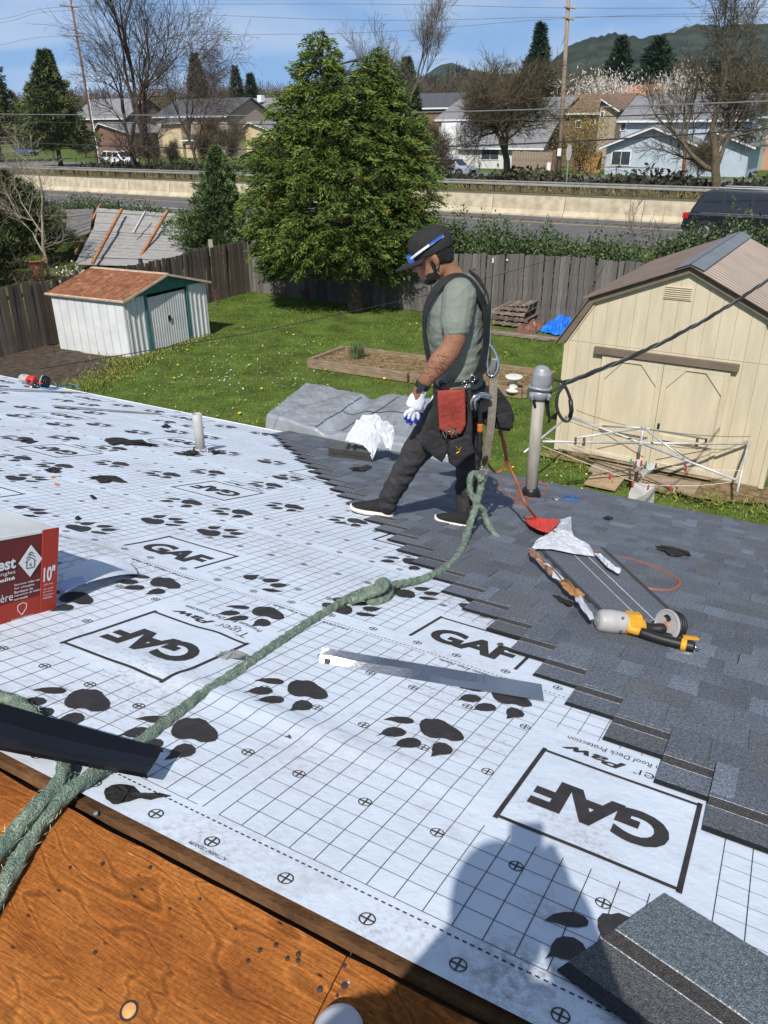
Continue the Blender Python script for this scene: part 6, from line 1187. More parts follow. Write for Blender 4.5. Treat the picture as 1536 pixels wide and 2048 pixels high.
def ribbon(pts, w, th, nrm, m, name, parent, n=6):
    wl = w if hasattr(w, '__len__') else [w]*len(pts)
    """flat webbing strap; nrm: list of outward normals per point"""
    P = catmull(pts, n); Nr = catmull(nrm, n); V = []; m_ = len(P); wv = np.interp(np.linspace(0, 1, m_), np.linspace(0, 1, len(wl)), wl)
    for i in range(m_):
        w = wv[i]
        t = P[min(i+1, m_-1)]-P[max(i-1, 0)]; t /= np.linalg.norm(t)+1e-9; nn = Nr[i]-t*(Nr[i]@t); nn /= np.linalg.norm(nn)+1e-9; s = np.cross(t, nn)
        V += [P[i]-s*w/2, P[i]+s*w/2, P[i]+s*w/2+nn*th, P[i]-s*w/2+nn*th]
    F = [(i*4+k, i*4+(k+1) % 4, (i+1)*4+(k+1) % 4, (i+1)*4+k) for i in range(m_-1) for k in range(4)]+[(0, 3, 2, 1), tuple(range((m_-1)*4, m_*4))]
    return link(name, V, F, m, parent, fix=True)
skin = mat('skin', (.235, .108, .060), .55, .16, 9, bump=.25, bscale=90, sss=.06, col2=(.31, .15, .088), spec=.3); shirtm = mat('sage_shirt', (.185, .205, .168), .95, .08, 9, bump=.3, bscale=60)
trs = mat('black_trousers', (.026, .024, .026), .9, .25, 8, bump=.6, bscale=26, col2=(.040, .037, .038)); blk = mat('black_webbing', (.014, .014, .015), .75, .2, 20, bump=.3, bscale=150); capm = mat('black_cap', (.020, .018, .017), .85, .2, 20, bump=.2, bscale=150); hairm = mat('black_hair', (.010, .009, .009), .6, .3, 60, bump=.9, bscale=140)
shoeb = mat('black_knit', (.014, .014, .015), .85, .2, 40, bump=.3, bscale=200); sole = mat('off_white_sole', (.66, .62, .54), .7, .1, 8); chrome = mat('chrome', (.62, .61, .60), .22, .1, 6, metal=1.0); redl = mat('red_pouch', (.25, .035, .022), .8, .25, 10, bump=.4, bscale=40); blkl = mat('black_pouch', (.018, .017, .018), .8, .25, 10, bump=.5, bscale=40); greyw = mat('grey_webbing', (.20, .17, .135), .9, .2, 30, bump=.3, bscale=120)
gwh = mat('white_glove', (.66, .67, .70), .9, .06, 30, bump=.3, bscale=180); gbl = mat('blue_glove_coat', (.02, .035, .32), .5, .15, 20)
YM = 4.08
def roofer():
    J = lambda x, y, dy=0.0: PY(x, y, YM+dy)
    c0 = PR(850, 1050); per = thing('person', c0, 'roofer in black cap, sage T-shirt and safety harness striding across the roof looking down', 'person')
    fw = np.array([-.966, .26, 0]); lt = np.array([-.26, -.966, 0])           # facing, his left
    # ---- skin body, one continuous mesh
    b = MB()
    tors = [((921, 800), .105, .14), ((920, 760), .095, .13), ((915, 690), .105, .145), ((911, 630), .12, .165), ((916, 582), .095, .155), ((915, 560), .06, .085)]
    loft(b, [(J(*p), fw*a, lt*l) for p, a, l in tors])
    limb(b, [J(915, 575), J(905, 556), J(893, 538), J(884, 520)], [.066, .060, .056, .055])
    hc = J(864, 512); px_ = 1/401.
    hf = np.array([-.90, .10, -.42]); hf /= np.linalg.norm(hf); hl = np.cross(UP, hf); hl /= np.linalg.norm(hl); hl = hl if hl[1] < 0 else -hl; hu = np.cross(hf, hl); hu = hu if hu[2] > 0 else -hu
    HM = np.stack([hf, hl, hu], 1); h = lambda a, l, u: hc+hf*a+hl*l+hu*u
    b.ell(h(-.012, 0, .028), (.100, .079, .098), 18, 12, HM); b.ell(h(.034, 0, -.035), (.066, .062, .088), 16, 10, HM); b.ell(h(.058, 0, -.088), (.036, .040, .032), 12, 8, HM)   # skull, face, chin
    b.ell(h(.010, .046, -.070), (.052, .02, .034), 12, 8, HM); b.ell(h(.010, -.046, -.070), (.052, .02, .034), 12, 8, HM)
    loft(b, [(h(.088, 0, .012), hf*.012, hl*.010), (h(.098, 0, -.010), hf*.014, hl*.012), (h(.110, 0, -.028), hf*.014, hl*.016), (h(.102, 0, -.038), hf*.012, hl*.017)], 10)     # nose
    b.ell(h(.080, 0, .024), (.022, .056, .012), 12, 8, HM)                                             # brow
    b.ell(h(.088, 0, -.055), (.016, .026, .007), 10, 6, HM); b.ell(h(.085, 0, -.066), (.016, .024, .008), 10, 6, HM)      # lips
    for s_ in (1, -1):
        b.ell(h(.066, s_*.040, -.016), (.024, .020, .020), 10, 6, HM)                                  # cheek
        b.ell(h(-.018, s_*.082, -.018), (.018, .011, .033), 12, 8, HM); b.ell(h(-.012, s_*.082, -.048), (.009, .008, .012), 8, 6, HM)   # ear
    for (sh, el, wr, hd_) in (((J(917, 588, -.17)), J(906, 690, -.235), J(846, 768, -.24), J(833, 795, -.24)), (J(924, 585, .18), J(920, 690, .24), J(886, 765, .22), J(878, 795, .2))):
        limb(b, [sh, sh*.5+el*.5+np.array([.004, 0, 0]), el, el*.55+wr*.45, wr, hd_], [.060, .064, .053, .056, .034, .030])
    for (hp, kn, an, tt) in ((J(900, 805, -.085), J(830, 908, -.075), J(778, 1003, -.02), J(768, 1022, -.0)), (J(930, 805, .085), J(936, 932, .06), J(930, 1020, .0), J(905, 1043, -.01))): limb(b, [hp, (hp+kn)/2, kn, (kn+an)/2, an, tt], [.070, .065, .045, .040, .026, .020])
    blob(b, 'body', skin, per, .0062, 5)
    # ---- eyes (lids lowered), brows, ear stud
    for s_ in (1, -1):
        MB().ell(h(.088, s_*.030, -.001), (.009, .013, .008), 12, 8, HM).obj('eye', mat('eye_white', (.6, .57, .52), .3, .05, 5), per, smooth=True); MB().ell(h(.0915, s_*.030, .001), (.008, .015, .0075), 12, 8, HM).obj('eyelid', skin, per, smooth=True)
        limb(MB(), [h(.094, s_*.014, .014), h(.093, s_*.030, .018), h(.080, s_*.048, .014)], [.004, .005, .003], 6).obj('eyebrow', hairm, per, fix=False)
    MB().ell(h(-.010, .094, -.052), (.004, .003, .004), 8, 6).obj('ear_stud', chrome, per)
    # ---- beard, hair
    b = MB(); b.ell(h(.050, 0, -.094), (.042, .046, .034), 14, 8, HM); b.ell(h(.024, .050, -.080), (.042, .017, .026), 12, 8, HM); b.ell(h(.024, -.050, -.080), (.042, .017, .026), 12, 8, HM); b.ell(h(.006, .066, -.036), (.010, .008, .040), 10, 6, HM); b.ell(h(.006, -.066, -.036), (.010, .008, .040), 10, 6, HM); b.ell(h(.094, 0, -.047), (.010, .024, .005), 10, 6, HM)
    blob(b, 'beard', hairm, per, .004, 3, disp=lambda v: .0018*mnoise.noise(Vector(v)*160))
    b = MB(); b.ell(h(-.030, 0, .016), (.084, .083, .090), 16, 10, HM); b.ell(h(-.064, 0, -.030), (.040, .062, .042), 12, 8, HM); blob(b, 'hair', hairm, per, .005, 2, disp=lambda v: .003*mnoise.noise(Vector(v)*120))
    # ---- cap
    b = MB(); cb = J(862, 499); cf = np.array([-.90, .10, -.40]); cf /= np.linalg.norm(cf); cl = hl; cu = np.cross(cf, cl); cu = cu if cu[2] > 0 else -cu
    secs = [(cb+cu*z-cf*.004, cf*a, cl*l) for z, a, l in ((-.018, .112, .090), (.02, .114, .092), (.05, .109, .088), (.078, .097, .080), (.098, .072, .060), (.107, .034, .03))]; loft(b, secs, 28); cap = blob(b, 'cap', capm, per, .006, 4)
    V = []; n = 20
    for i in range(n+1):
        g = -1.25+2.5*i/n; ro, ri = .205, .100
        for R_ in (ri, (ri+ro)/2, ro): q_ = cb+cf*(R_*math.cos(g)*(1 if R_ == ri else (.96+.04*math.cos(g)))+.0)+cl*(min(R_, .125 if R_ == ro else R_)*math.sin(g)*.86)-cu*(.014+.014*math.sin(g)**2*(R_-ri)*10+.10*(R_-ri)); V.append(q_)
    F = [(i*3+k, i*3+k+1, (i+1)*3+k+1, (i+1)*3+k) for i in range(n) for k in range(2)]; o = link('cap_brim', V, F, capm, per, smooth=True); so = o.modifiers.new('s', 'SOLIDIFY'); so.thickness = .005; so.offset = 0
    MB().ell(cb+cu*.108-cf*.004, (.007, .007, .005), 10, 6).obj('cap_button', capm, cap)
    # sunglasses worn on the cap
    gw = mat('white_frame', (.75, .76, .78), .3, .05, 5); gb = mat('blue_lens', (.008, .10, .55), .08, .1, 3, spec=.9); sg = ribbon([cb+cf*.10+cl*.062+cu*.006, cb+cf*.05+cl*.092+cu*.020, cb-cf*.03+cl*.096+cu*.036, cb-cf*.085+cl*.062+cu*.042], .011, .005, [cl]*4, gw, 'sunglasses', per); ribbon([cb-cf*.01+cl*.1005+cu*.034, cb-cf*.05+cl*.0925+cu*.041, cb-cf*.085+cl*.066+cu*.046], .009, .005, [cl]*3, gb, 'temple_tip', sg)
    for s_ in (1, -1): ribbon([cb+cf*.122+cl*.006*s_+cu*.0, cb+cf*.118+cl*.036*s_+cu*.0, cb+cf*.092+cl*.068*s_+cu*.004], .040, .005, [cf, cf, (cf+cl*s_)/1.4], gb, 'lens', sg)
    # ---- shirt
    b = MB(); tors2 = [((919, 775), .128, .158), ((918, 750), .126, .155), ((914, 700), .136, .163), ((911, 650), .146, .18), ((912, 615), .148, .19), ((918, 583), .122, .185), ((917, 562), .085, .115), ((913, 550), .066, .075)]
    loft(b, [(J(*p), fw*a, lt*l) for p, a, l in tors2], 24)
    for sh, el in ((J(919, 590, -.16), J(908, 672, -.225)), (J(926, 588, .17), J(918, 672, .235))): limb(b, [sh, (sh+el)/2, sh*.28+el*.72], [.084, .080, .076])
    def fold(v):
        p = Vector(v); return .004*mnoise.noise(Vector((p.x*8, p.y*8, p.z*8)))+.013*(.4-abs(mnoise.noise(Vector((p.x*9+p.z*12, p.y*9, p.z*15-p.x*10)))))*(1.0 if p.z < J(0, 640)[2] else .55)-.002
    blob(b, 'shirt', shirtm, per, .006, 4, disp=fold)
    # ---- trousers
    b = MB()
    loft(b, [(J(*p), fw*a, lt*l) for p, a, l in (((920, 768), .124, .155), ((921, 795), .128, .165), ((922, 825), .115, .15))], 20)
    limb(b, [J(903, 805, -.085), J(870, 852, -.09), J(832, 905, -.075), J(804, 950, -.05), J(782, 990, -.02), J(775, 1008, -.01)], [.100, .094, .080, .066, .060, .058])
    limb(b, [J(930, 805, .085), J(935, 868, .075), J(937, 932, .06), J(933, 975, .03), J(931, 1008, .005), J(931, 1028, .0)], [.098, .088, .072, .060, .060, .058])
    def wr(v):
        p = Vector(v); k = 1 if p.z < J(0, 900)[2] else .5; return k*(.012*mnoise.noise(Vector((p.x*8, p.y*8, p.z*19)))+.007*mnoise.noise(Vector((p.x*20+p.z*14, p.y*20, p.z*27))))
    blob(b, 'trousers', trs, per, .007, 4, disp=wr)
    # ---- shoes
    def shoe(hx, hy, tx, ty, k):
        H_ = PR(hx, hy, .012); T_ = PR(tx, ty, .012); f = T_-H_; L_ = np.linalg.norm(f); f /= L_; up = rn*1.0; sd_ = np.cross(up, f); sd_ /= np.linalg.norm(sd_)
        prof = [(0, .030, .0), (.03, .036, 0), (.10, .037, .0), (.18, .044, .0), (.24, .045, .004), (.275, .036, .012), (.295, .018, .02)]; s_ = L_/.28
        b = MB(); loft(b, [(H_+f*x*s_+up*(z+.016), sd_*w, up*.018) for x, w, z in prof], 16); so = blob(b, 'shoe_sole', sole, per, .005, 3)
        b = MB(); loft(b, [(H_+f*x*s_+up*z, sd_*w, up*hh) for x, w, z, hh in ((.006, .024, .058, .034), (.03, .031, .064, .048), (.09, .033, .062, .052), (.14, .036, .055, .040), (.20, .040, .046, .030), (.255, .036, .042, .022), (.285, .018, .040, .012))], 16)
        limb(b, [H_+f*.05*s_+up*.09, H_+f*.045*s_+up*.12], [.040, .040]); blob(b, 'shoe', shoeb, per, .005, 3)
        for i in range(4):
            x = .115+.026*i; z = .088-.012*i; limb(MB(), [H_+f*x*s_+up*z+sd_*.03, H_+f*(x+.008)*s_+up*(z+.012), H_+f*x*s_+up*z-sd_*.03], [.0035]*3, 6).obj('lace', blk, so, fix=False)
        if k: MB().frame(H_+f*.07*s_+up*.075, f, sd_, up, 0, .03, -.040, -.0375, -.008, .008).obj('shoe_badge', mat('orange_red', (.5, .08, .03), .6, .1, 5), so); MB().frame(H_+f*.07*s_+up*.075, f, sd_, up, 0, .03, .0375, .040, -.008, .008).obj('shoe_badge', MATS['orange_red'], so)
    shoe(786, 1037, 703, 1024, 1); shoe(950, 1062, 872, 1046, 0)
    # ---- watch, gloves
    wA, wB = J(846, 768, -.24), J(833, 795, -.24); wd = (wB-wA)/np.linalg.norm(wB-wA); MB().lathe(wA-wd*.008, wd, [(.036, 0), (.039, .003), (.039, .026), (.036, .029)], 20).obj('watch', blk, per, smooth=True); MB().frame(wA+np.array([-.01, -.040, .0]), np.array([1., 0, 0]), np.array([0, 1., 0]), wd, -.018, .022, -.006, .004, -.010, .028).obj('watch_face', mat('watch_dark', (.02, .025, .03), .2, .1, 4), per, bevel=.003)
    def glove(w, kn, tips, thumb, near):
        b = MB(); d = (kn-w)/np.linalg.norm(kn-w); side = np.array([d[2], 0, -d[0]]); side /= np.linalg.norm(side); yv = np.array([0, 1., 0])
        loft(b, [(w-d*.012, side*.036, yv*.032), (w+d*.02, side*.034, yv*.028), (w*.5+kn*.5, side*.044, yv*.026), (kn, side*.045, yv*.021), (kn+d*.012, side*.040, yv*.016)], 16)
        for i, (m1, tp) in enumerate(tips):
            root = kn+side*(.033-.022*i)-d*.012; limb(b, [root, m1, tp], [.0108, .0102, .0088], 10)
        limb(b, thumb, [.014, .0125, .0095], 10); blob(b, 'glove', gwh, per, .0034, 3)
        b = MB(); 
        for i, (m1, tp) in enumerate(tips): limb(b, [m1*.45+tp*.55, m1*.2+tp*.8, tp+d*.002], [.0113, .0108, .0098], 10)
        loft(b, [(w*.45+kn*.55+yv*.008+side*-.010, side*.040, yv*.022), (kn+yv*.006, side*.043, yv*.018), (kn+d*.014+yv*.004, side*.036, yv*.015)], 14); limb(b, [thumb[1]*.5+thumb[2]*.5, thumb[2]+d*.002], [.0122, .0105], 10); blob(b, 'glove_coating', gbl, per, .0034, 2)
    glove(J(841, 782, -.24), J(828, 812, -.245), [(J(836, 829, -.235), J(832, 844, -.225)), (J(827, 832, -.245), J(822, 847, -.235)), (J(819, 829, -.255), J(815, 843, -.245)), (J(813, 825, -.26), J(811, 836, -.255))], [J(838, 800, -.215), J(843, 818, -.205), J(842, 832, -.2)], 1)
    glove(J(882, 782, .21), J(874, 812, .2), [(J(882, 829, .2), J(880, 844, .2)), (J(874, 832, .2), J(871, 847, .2)), (J(866, 829, .2), J(863, 843, .2)), (J(860, 825, .2), J(858, 836, .2))], [J(884, 800, .22), J(889, 818, .22), J(888, 830, .22)], 0)
    # ---- forearm tattoo lines
    tm_ = mat('tattoo_ink', (.11, .06, .042), .6, .2, 20); el, wr_ = J(906, 690, -.235), J(846, 768, -.24); ax_ = (wr_-el)/np.linalg.norm(wr_-el); r2 = np.random.default_rng(3); tt = MB(); sd_ = np.cross(ax_, np.array([0, 1., 0]))
    for k in range(9):
        f = r2.uniform(.15, .8); g0 = r2.uniform(-.9, .9); pts = []
        for i in range(7):
            ff = f+i*.03; g = g0+.35*math.sin(i*1.3+k); rr = np.interp(ff, [0, .4, 1], [.058, .0575, .037])+.0006; pts.append(el+(wr_-el)*ff+(-np.array([0, 1., 0])*math.cos(g)+sd_*math.sin(g))*rr)
        tt.tube(pts, .0009, 4, False)
    tt.obj('tattoo', tm_, per, fix=False)
    # ---- harness
    Yn = np.array([0, -1., 0]); bk = np.array([.97, -.25, 0]); fr = np.array([-.97, -.2, 0])
    S_ = lambda x, y, dy: J(x, y, dy)
    ribbon([S_(864, 742, -.110), S_(855, 700, -.115), S_(850, 655, -.115), S_(855, 612, -.12), S_(873, 578, -.125), S_(895, 560, -.115), S_(917, 554, -.105), S_(938, 563, -.125), S_(957, 590, -.12), S_(970, 622, -.07), S_(974, 650, -.02)], [.026, .026, .026, .030, .038, .044, .048, .052, .054, .054, .05], .008, [fr*.6+Yn, fr*.7+Yn, fr+Yn*.5, fr*.6+Yn+UP*.3, fr*.3+Yn+UP*.6, Yn*.6+UP, Yn*.5+UP, bk*.5+UP*.8+Yn*.4, bk+Yn*.5+UP*.3, bk+Yn*.2, bk], blk, 'harness_strap', per)
    ribbon([S_(938, 544, .07), S_(956, 560, .08), S_(972, 590, .06), S_(978, 620, .0), S_(975, 655, -.03), S_(977, 700, -.02), S_(975, 742, -.03)], .050, .009, [UP+bk*.4, bk+UP*.8, bk+UP*.3, bk, bk, bk, bk], blk, 'harness_strap', per)
    ribbon([S_(968, 610, -.10), S_(972, 640, -.11), S_(970, 690, -.10), S_(960, 735, -.13), S_(945, 765, -.165)], .046, .008, [bk+Yn*.7, bk+Yn*.7, bk+Yn*.7, bk*.7+Yn, Yn+bk*.5], blk, 'harness_strap', per)
    MB().frame(S_(973, 628, -.05), np.array([.25, .97, 0]), bk, UP, -.055, .055, -.004, .014, -.045, .045).obj('back_pad', blk, per, bevel=.006)
    b = MB(); loft(b, [(J(919, 766), fw*.140, lt*.172), (J(919, 786), fw*.143, lt*.176)], 28); blob(b, 'belt', blk, per, .006, 2)
    ribbon([S_(972, 735, -.12), S_(956, 752, -.185), S_(934, 764, -.20), S_(905, 770, -.195), S_(880, 770, -.175)], .024, .006, [bk+Yn, Yn, Yn, Yn, Yn+fr*.4], blk, 'hip_strap', per)
    for (x, y, dy, r_, m_) in ((944, 757, -.215, .014, chrome), (929, 768, -.215, .011, chrome), (882, 768, -.2, .012, MATS['black_metal'])):
        c = S_(x, y, dy); MB().tube([c+np.array([math.cos(g)*r_, 0, math.sin(g)*r_*1.3]) for g in np.linspace(0, 2*math.pi, 14)], .0032, 6).obj('buckle', m_, per, smooth=True)
    # ---- red front pouch, black nail bags, back bag
    def pouch(pl, dy0, dy1, m, name, voxel=.006, sm=4, amp=.004):
        P0 = [S_(x, y, dy0) for x, y in pl]; P1 = [S_(x, y, dy1) for x, y in pl]; b = MB(); n = len(pl); b.add(P0+P1, [tuple(range(n)), tuple(reversed(range(n, 2*n)))]+[(i, n+i, n+(i+1) % n, (i+1) % n) for i in range(n)]); return blob(b, name, m, per, voxel, sm, disp=lambda v: amp*mnoise.noise(Vector(v)*14))
    pouch([(874, 781), (930, 778), (932, 850), (922, 868), (900, 872), (878, 858)], -.275, -.20, redl, 'red_pouch')
    pouch([(868, 778), (878, 778), (878, 852), (895, 868), (925, 866), (934, 850), (935, 780), (943, 780), (945, 885), (935, 905), (918, 922), (905, 918), (895, 898), (865, 900), (842, 888), (852, 860), (862, 830)], -.235, -.165, blkl, 'tool_bag')
    pouch([(846, 872), (860, 858), (880, 868), (893, 884), (896, 902), (884, 925), (862, 908), (845, 892)], -.285, -.19, blkl, 'nail_bag', amp=.007)
    pouch([(900, 880), (920, 874), (938, 866), (944, 880), (948, 905), (930, 916), (912, 936), (900, 926), (896, 905)], -.28, -.18, blkl, 'nail_bag', amp=.007)
    pouch([(952, 785), (985, 765), (1000, 782), (1022, 812), (1028, 838), (1020, 862), (995, 858), (960, 845), (950, 815)], -.06, .10, blkl, 'back_bag', amp=.008); pouch([(992, 830), (1024, 822), (1027, 858), (1000, 856)], -.10, -.04, blkl, 'side_pocket')
    nl = MB(); r3 = np.random.default_rng(9)
    for k in range(16): p = S_(884+r3.uniform(0, 32), 856+r3.uniform(0, 14), -.285+r3.uniform(-.008, .02)); d = np.array([r3.normal(), r3.normal(0, .3), r3.normal()])*.012; nl.tube([p-d, p+d], .0024, 5); nl.lathe(p+d, d, [(.001, 0), (.005, .0005), (.005, .002), (.001, .002)], 7)
    nl.obj('loose_nails', mat('brassy_nails', (.30, .27, .20), .35, .2, 30, metal=.8), per, fix=False); b = S_(917, 900, -.285); MB().tube([b+np.array([-.014, 0, .02]), b, b+np.array([.014, 0, .018]), b+np.array([.004, 0, -.01]), b+np.array([-.010, 0, -.018])], .004, 6).obj('brass_clip', mat('brass', (.6, .36, .06), .3, .1, 5, metal=.9), per)
    # ---- hammer in its loop
    hm_ = S_(952, 798, -.20); ha = thing('hammer', hm_, 'steel claw hammer with black handle hanging head up from the tool belt', 'hammer'); limb(MB(), [S_(943, 818, -.235), S_(942, 803, -.24), S_(950, 793, -.235), S_(965, 790, -.21), S_(978, 793, -.19)], [.006, .010, .014, .015, .016], 10).obj('head', chrome, ha, fix=False, smooth=True); limb(MB(), [S_(951, 819, -.236), S_(950, 803, -.238), S_(957, 794, -.23)], [.005, .009, .012], 8).obj('claw', chrome, ha, fix=False, smooth=True); limb(MB(), [S_(961, 795, -.2), S_(960, 850, -.19), S_(958, 908, -.185)], [.010, .012, .015], 10).obj('handle', blk, ha, fix=False, smooth=True); limb(MB(), [S_(960, 850, -.19), S_(960, 860, -.19)], [.0152, .0155], 10).obj('handle_band', mat('orange_band', (.5, .14, .03), .6, .1, 5), ha, fix=False)
    # ---- lanyard: hook, webbing, rope grab
    ln = thing('lanyard', S_(985, 720, -.06), 'grey webbing lanyard with steel snap hook hanging from the harness back', 'lanyard')
    ck = [S_(978, 688, -.05), S_(987, 700, -.06), S_(995, 720, -.07), S_(994, 742, -.08), S_(984, 752, -.08), S_(975, 745, -.075), S_(974, 722, -.06), S_(977, 700, -.05)]; limb(MB(), ck+[ck[0]], [.007, .008, .010, .011, .011, .010, .008, .007], 8).obj('snap_hook', chrome, ln, fix=False, smooth=True); MB().tube([S_(980, 655, -.03), S_(979, 690, -.05)], .006, 8).obj('hook_link', chrome, ln)
    MB().frame(S_(985, 728, -.085), np.array([.2, 0, 1.]), np.array([1., 0, -.2]), np.array([0, 1., 0]), -.045, .03, -.012, .018, -.012, .012).obj('hook_gate', mat('worn_steel', (.33, .32, .30), .4, .2, 9, metal=.8), ln, bevel=.004)
    ribbon([S_(986, 758, -.10), S_(985, 800, -.13), S_(981, 850, -.14), S_(974, 895, -.13), S_(970, 918, -.12)], .044, .007, [Yn+bk*.3]*5, greyw, 'webbing', ln); limb(MB(), [S_(970, 915, -.12), S_(968, 928, -.12)], [.02, .012], 8).obj('webbing_end', blk, ln, fix=False)
    g0 = S_(966, 948, -.12); gmx = mat('worn_steel', (.3, .3, .3)); MB().frame(g0, np.array([1., 0, -.2]), np.array([0, 1., 0]), np.array([.2, 0, 1.]), -.026, .026, -.016, .016, -.040, .035).obj('rope_grab', gmx, ln, bevel=.006); MB().lathe(g0+np.array([.016, -.018, .0]), (0, -1, 0), [(.004, 0), (.012, .001), (.012, .008), (.004, .009)], 12).obj('grab_bolt', chrome, ln); MB().tube([g0+np.array([-.01, 0, .035]), S_(968, 926, -.12)], .006, 6).obj('grab_link', chrome, ln)
roofer()

def photographer():
    F0 = RF2(*US2(690, 2035)); fx = .0
    base = PP(690, 2100, PEAK, rn2); uC, tC = ((np.array([0, -.12, 0])-PEAK)@eu), 0
    def gp(x, y):                                   # point on near slope under x,y
        P = np.array([x, y, 0.]); z = PEAK[2]-((P-PEAK)[:2]@np.array([rn2[0], rn2[1]]))/rn2[2]; return np.array([x, y, z])
    per = thing('person', gp(.02, -.05), 'person in dark jacket and white shoes standing at the ridge holding up a phone', 'person')
    jk = mat('dark_jacket', (.03, .035, .05), .9, .2, 8, bump=.3, bscale=30); g0 = gp(0, -.3)[2]
    J = lambda x, y, z: np.array([x, y, z])
    hz = CAMZ+.03; sh = CAMZ-.20; hip = g0+.82
    tL, tR = gp(-.10, .02), gp(.16, -.02)
    bx, by = -.062, -.25
    b = MB(); b.ell(J(bx, by+.02, hz-.02), (.078, .098, .118), 16, 10); limb(b, [J(bx, by, hz-.1), J(bx, by-.03, sh+.02)], [.058, .06]); loft(b, [(J(bx, by, hip-.04), (.15, 0, 0), (0, .11, 0)), (J(bx, by, hip+.2), (.14, 0, 0), (0, .11, 0)), (J(bx, by-.01, sh-.1), (.18, 0, 0), (0, .12, 0)), (J(bx, by-.02, sh), (.17, 0, 0), (0, .09, 0))])
    hx = .028
    for s_ in (-1, 1):
        el = J(bx+s_*.22, by+.06, sh-.24); wr_ = J(hx+s_*.055, -.075, CAMZ-.12); limb(b, [J(bx+s_*.18, by-.01, sh-.02), el, wr_, J(hx+s_*.045, -.045, CAMZ-.08)], [.06, .05, .036, .03])
        tt = (tL, tR)[s_ > 0]; limb(b, [J(bx+s_*.09, by, hip), J(bx+s_*.10, by+.08, (hip+g0)/2), tt-np.array([0, .26, -.10]), tt-np.array([0, .2, -.05])], [.09, .06, .042, .04])
        for k in range(4): limb(b, [J(hx+s_*.045, -.045, CAMZ-.06-.018*k), J(hx+s_*.058, -.034, CAMZ-.050-.018*k), J(hx+s_*.045, -.026, CAMZ-.048-.018*k)], [.010, .009, .008], 8)
        limb(b, [J(hx+s_*.045, -.05, CAMZ-.085), J(hx+s_*.02, -.052, CAMZ-.07)], [.012, .010], 8)
    blob(b, 'body', skin, per, .009, 4)
    b = MB(); loft(b, [(J(bx, by, hip-.06), (.22, 0, 0), (0, .15, 0)), (J(bx, by, hip+.2), (.22, 0, 0), (0, .15, 0)), (J(bx, by-.01, sh-.1), (.235, 0, 0), (0, .15, 0)), (J(bx, by-.02, sh+.03), (.20, 0, 0), (0, .11, 0))])
    for s_ in (-1, 1): limb(b, [J(bx+s_*.18, by-.01, sh-.02), J(bx+s_*.225, by+.06, sh-.24), J(hx+s_*.065, -.095, CAMZ-.135)], [.085, .068, .05])
    blob(b, 'jacket', jk, per, .011, 4)
    b = MB()
    for s_ in (-1, 1): tt = (tL, tR)[s_ > 0]; limb(b, [J(bx+s_*.09, by, hip), J(bx+s_*.10, by+.08, (hip+g0)/2), tt-np.array([0, .26, -.12])], [.12, .085, .07])
    blob(b, 'trousers', trs, per, .011, 3)
    b = MB(); b.ell(J(bx, by+.01, hz+.015), (.092, .112, .10), 16, 10); blob(b, 'hair', hairm, per, .01, 2)
    for s_ in (-1, 1):
        toe = PR2(682, 2012, .03) if s_ < 0 else PR2(682, 2012, .03)+eu*.26-es_h*.10; d = np.array([.06, 1., 0]); d /= np.linalg.norm(d); 
        b = MB(); loft(b, [(toe-d*x+UP*(-.10*0)+np.array([0, 0, -x*.27*.0])+rn2*0, np.array([w, 0, 0]), UP*hh) for x, w, hh in ((.0, .018, .012), (.02, .036, .028), (.07, .048, .038), (.15, .046, .05), (.24, .038, .055), (.29, .03, .05))], 18); blob(b, 'shoe', mat('white_leather', (.5, .5, .52), .55, .06, 9), per, .006, 5)
    MB().box((-.010, -.034, CAMZ-.128), (.062, -.025, CAMZ+.016)).obj('phone', MATS['black_metal'], label='black phone held upright in both hands by the ridge', cat='phone')
photographer()

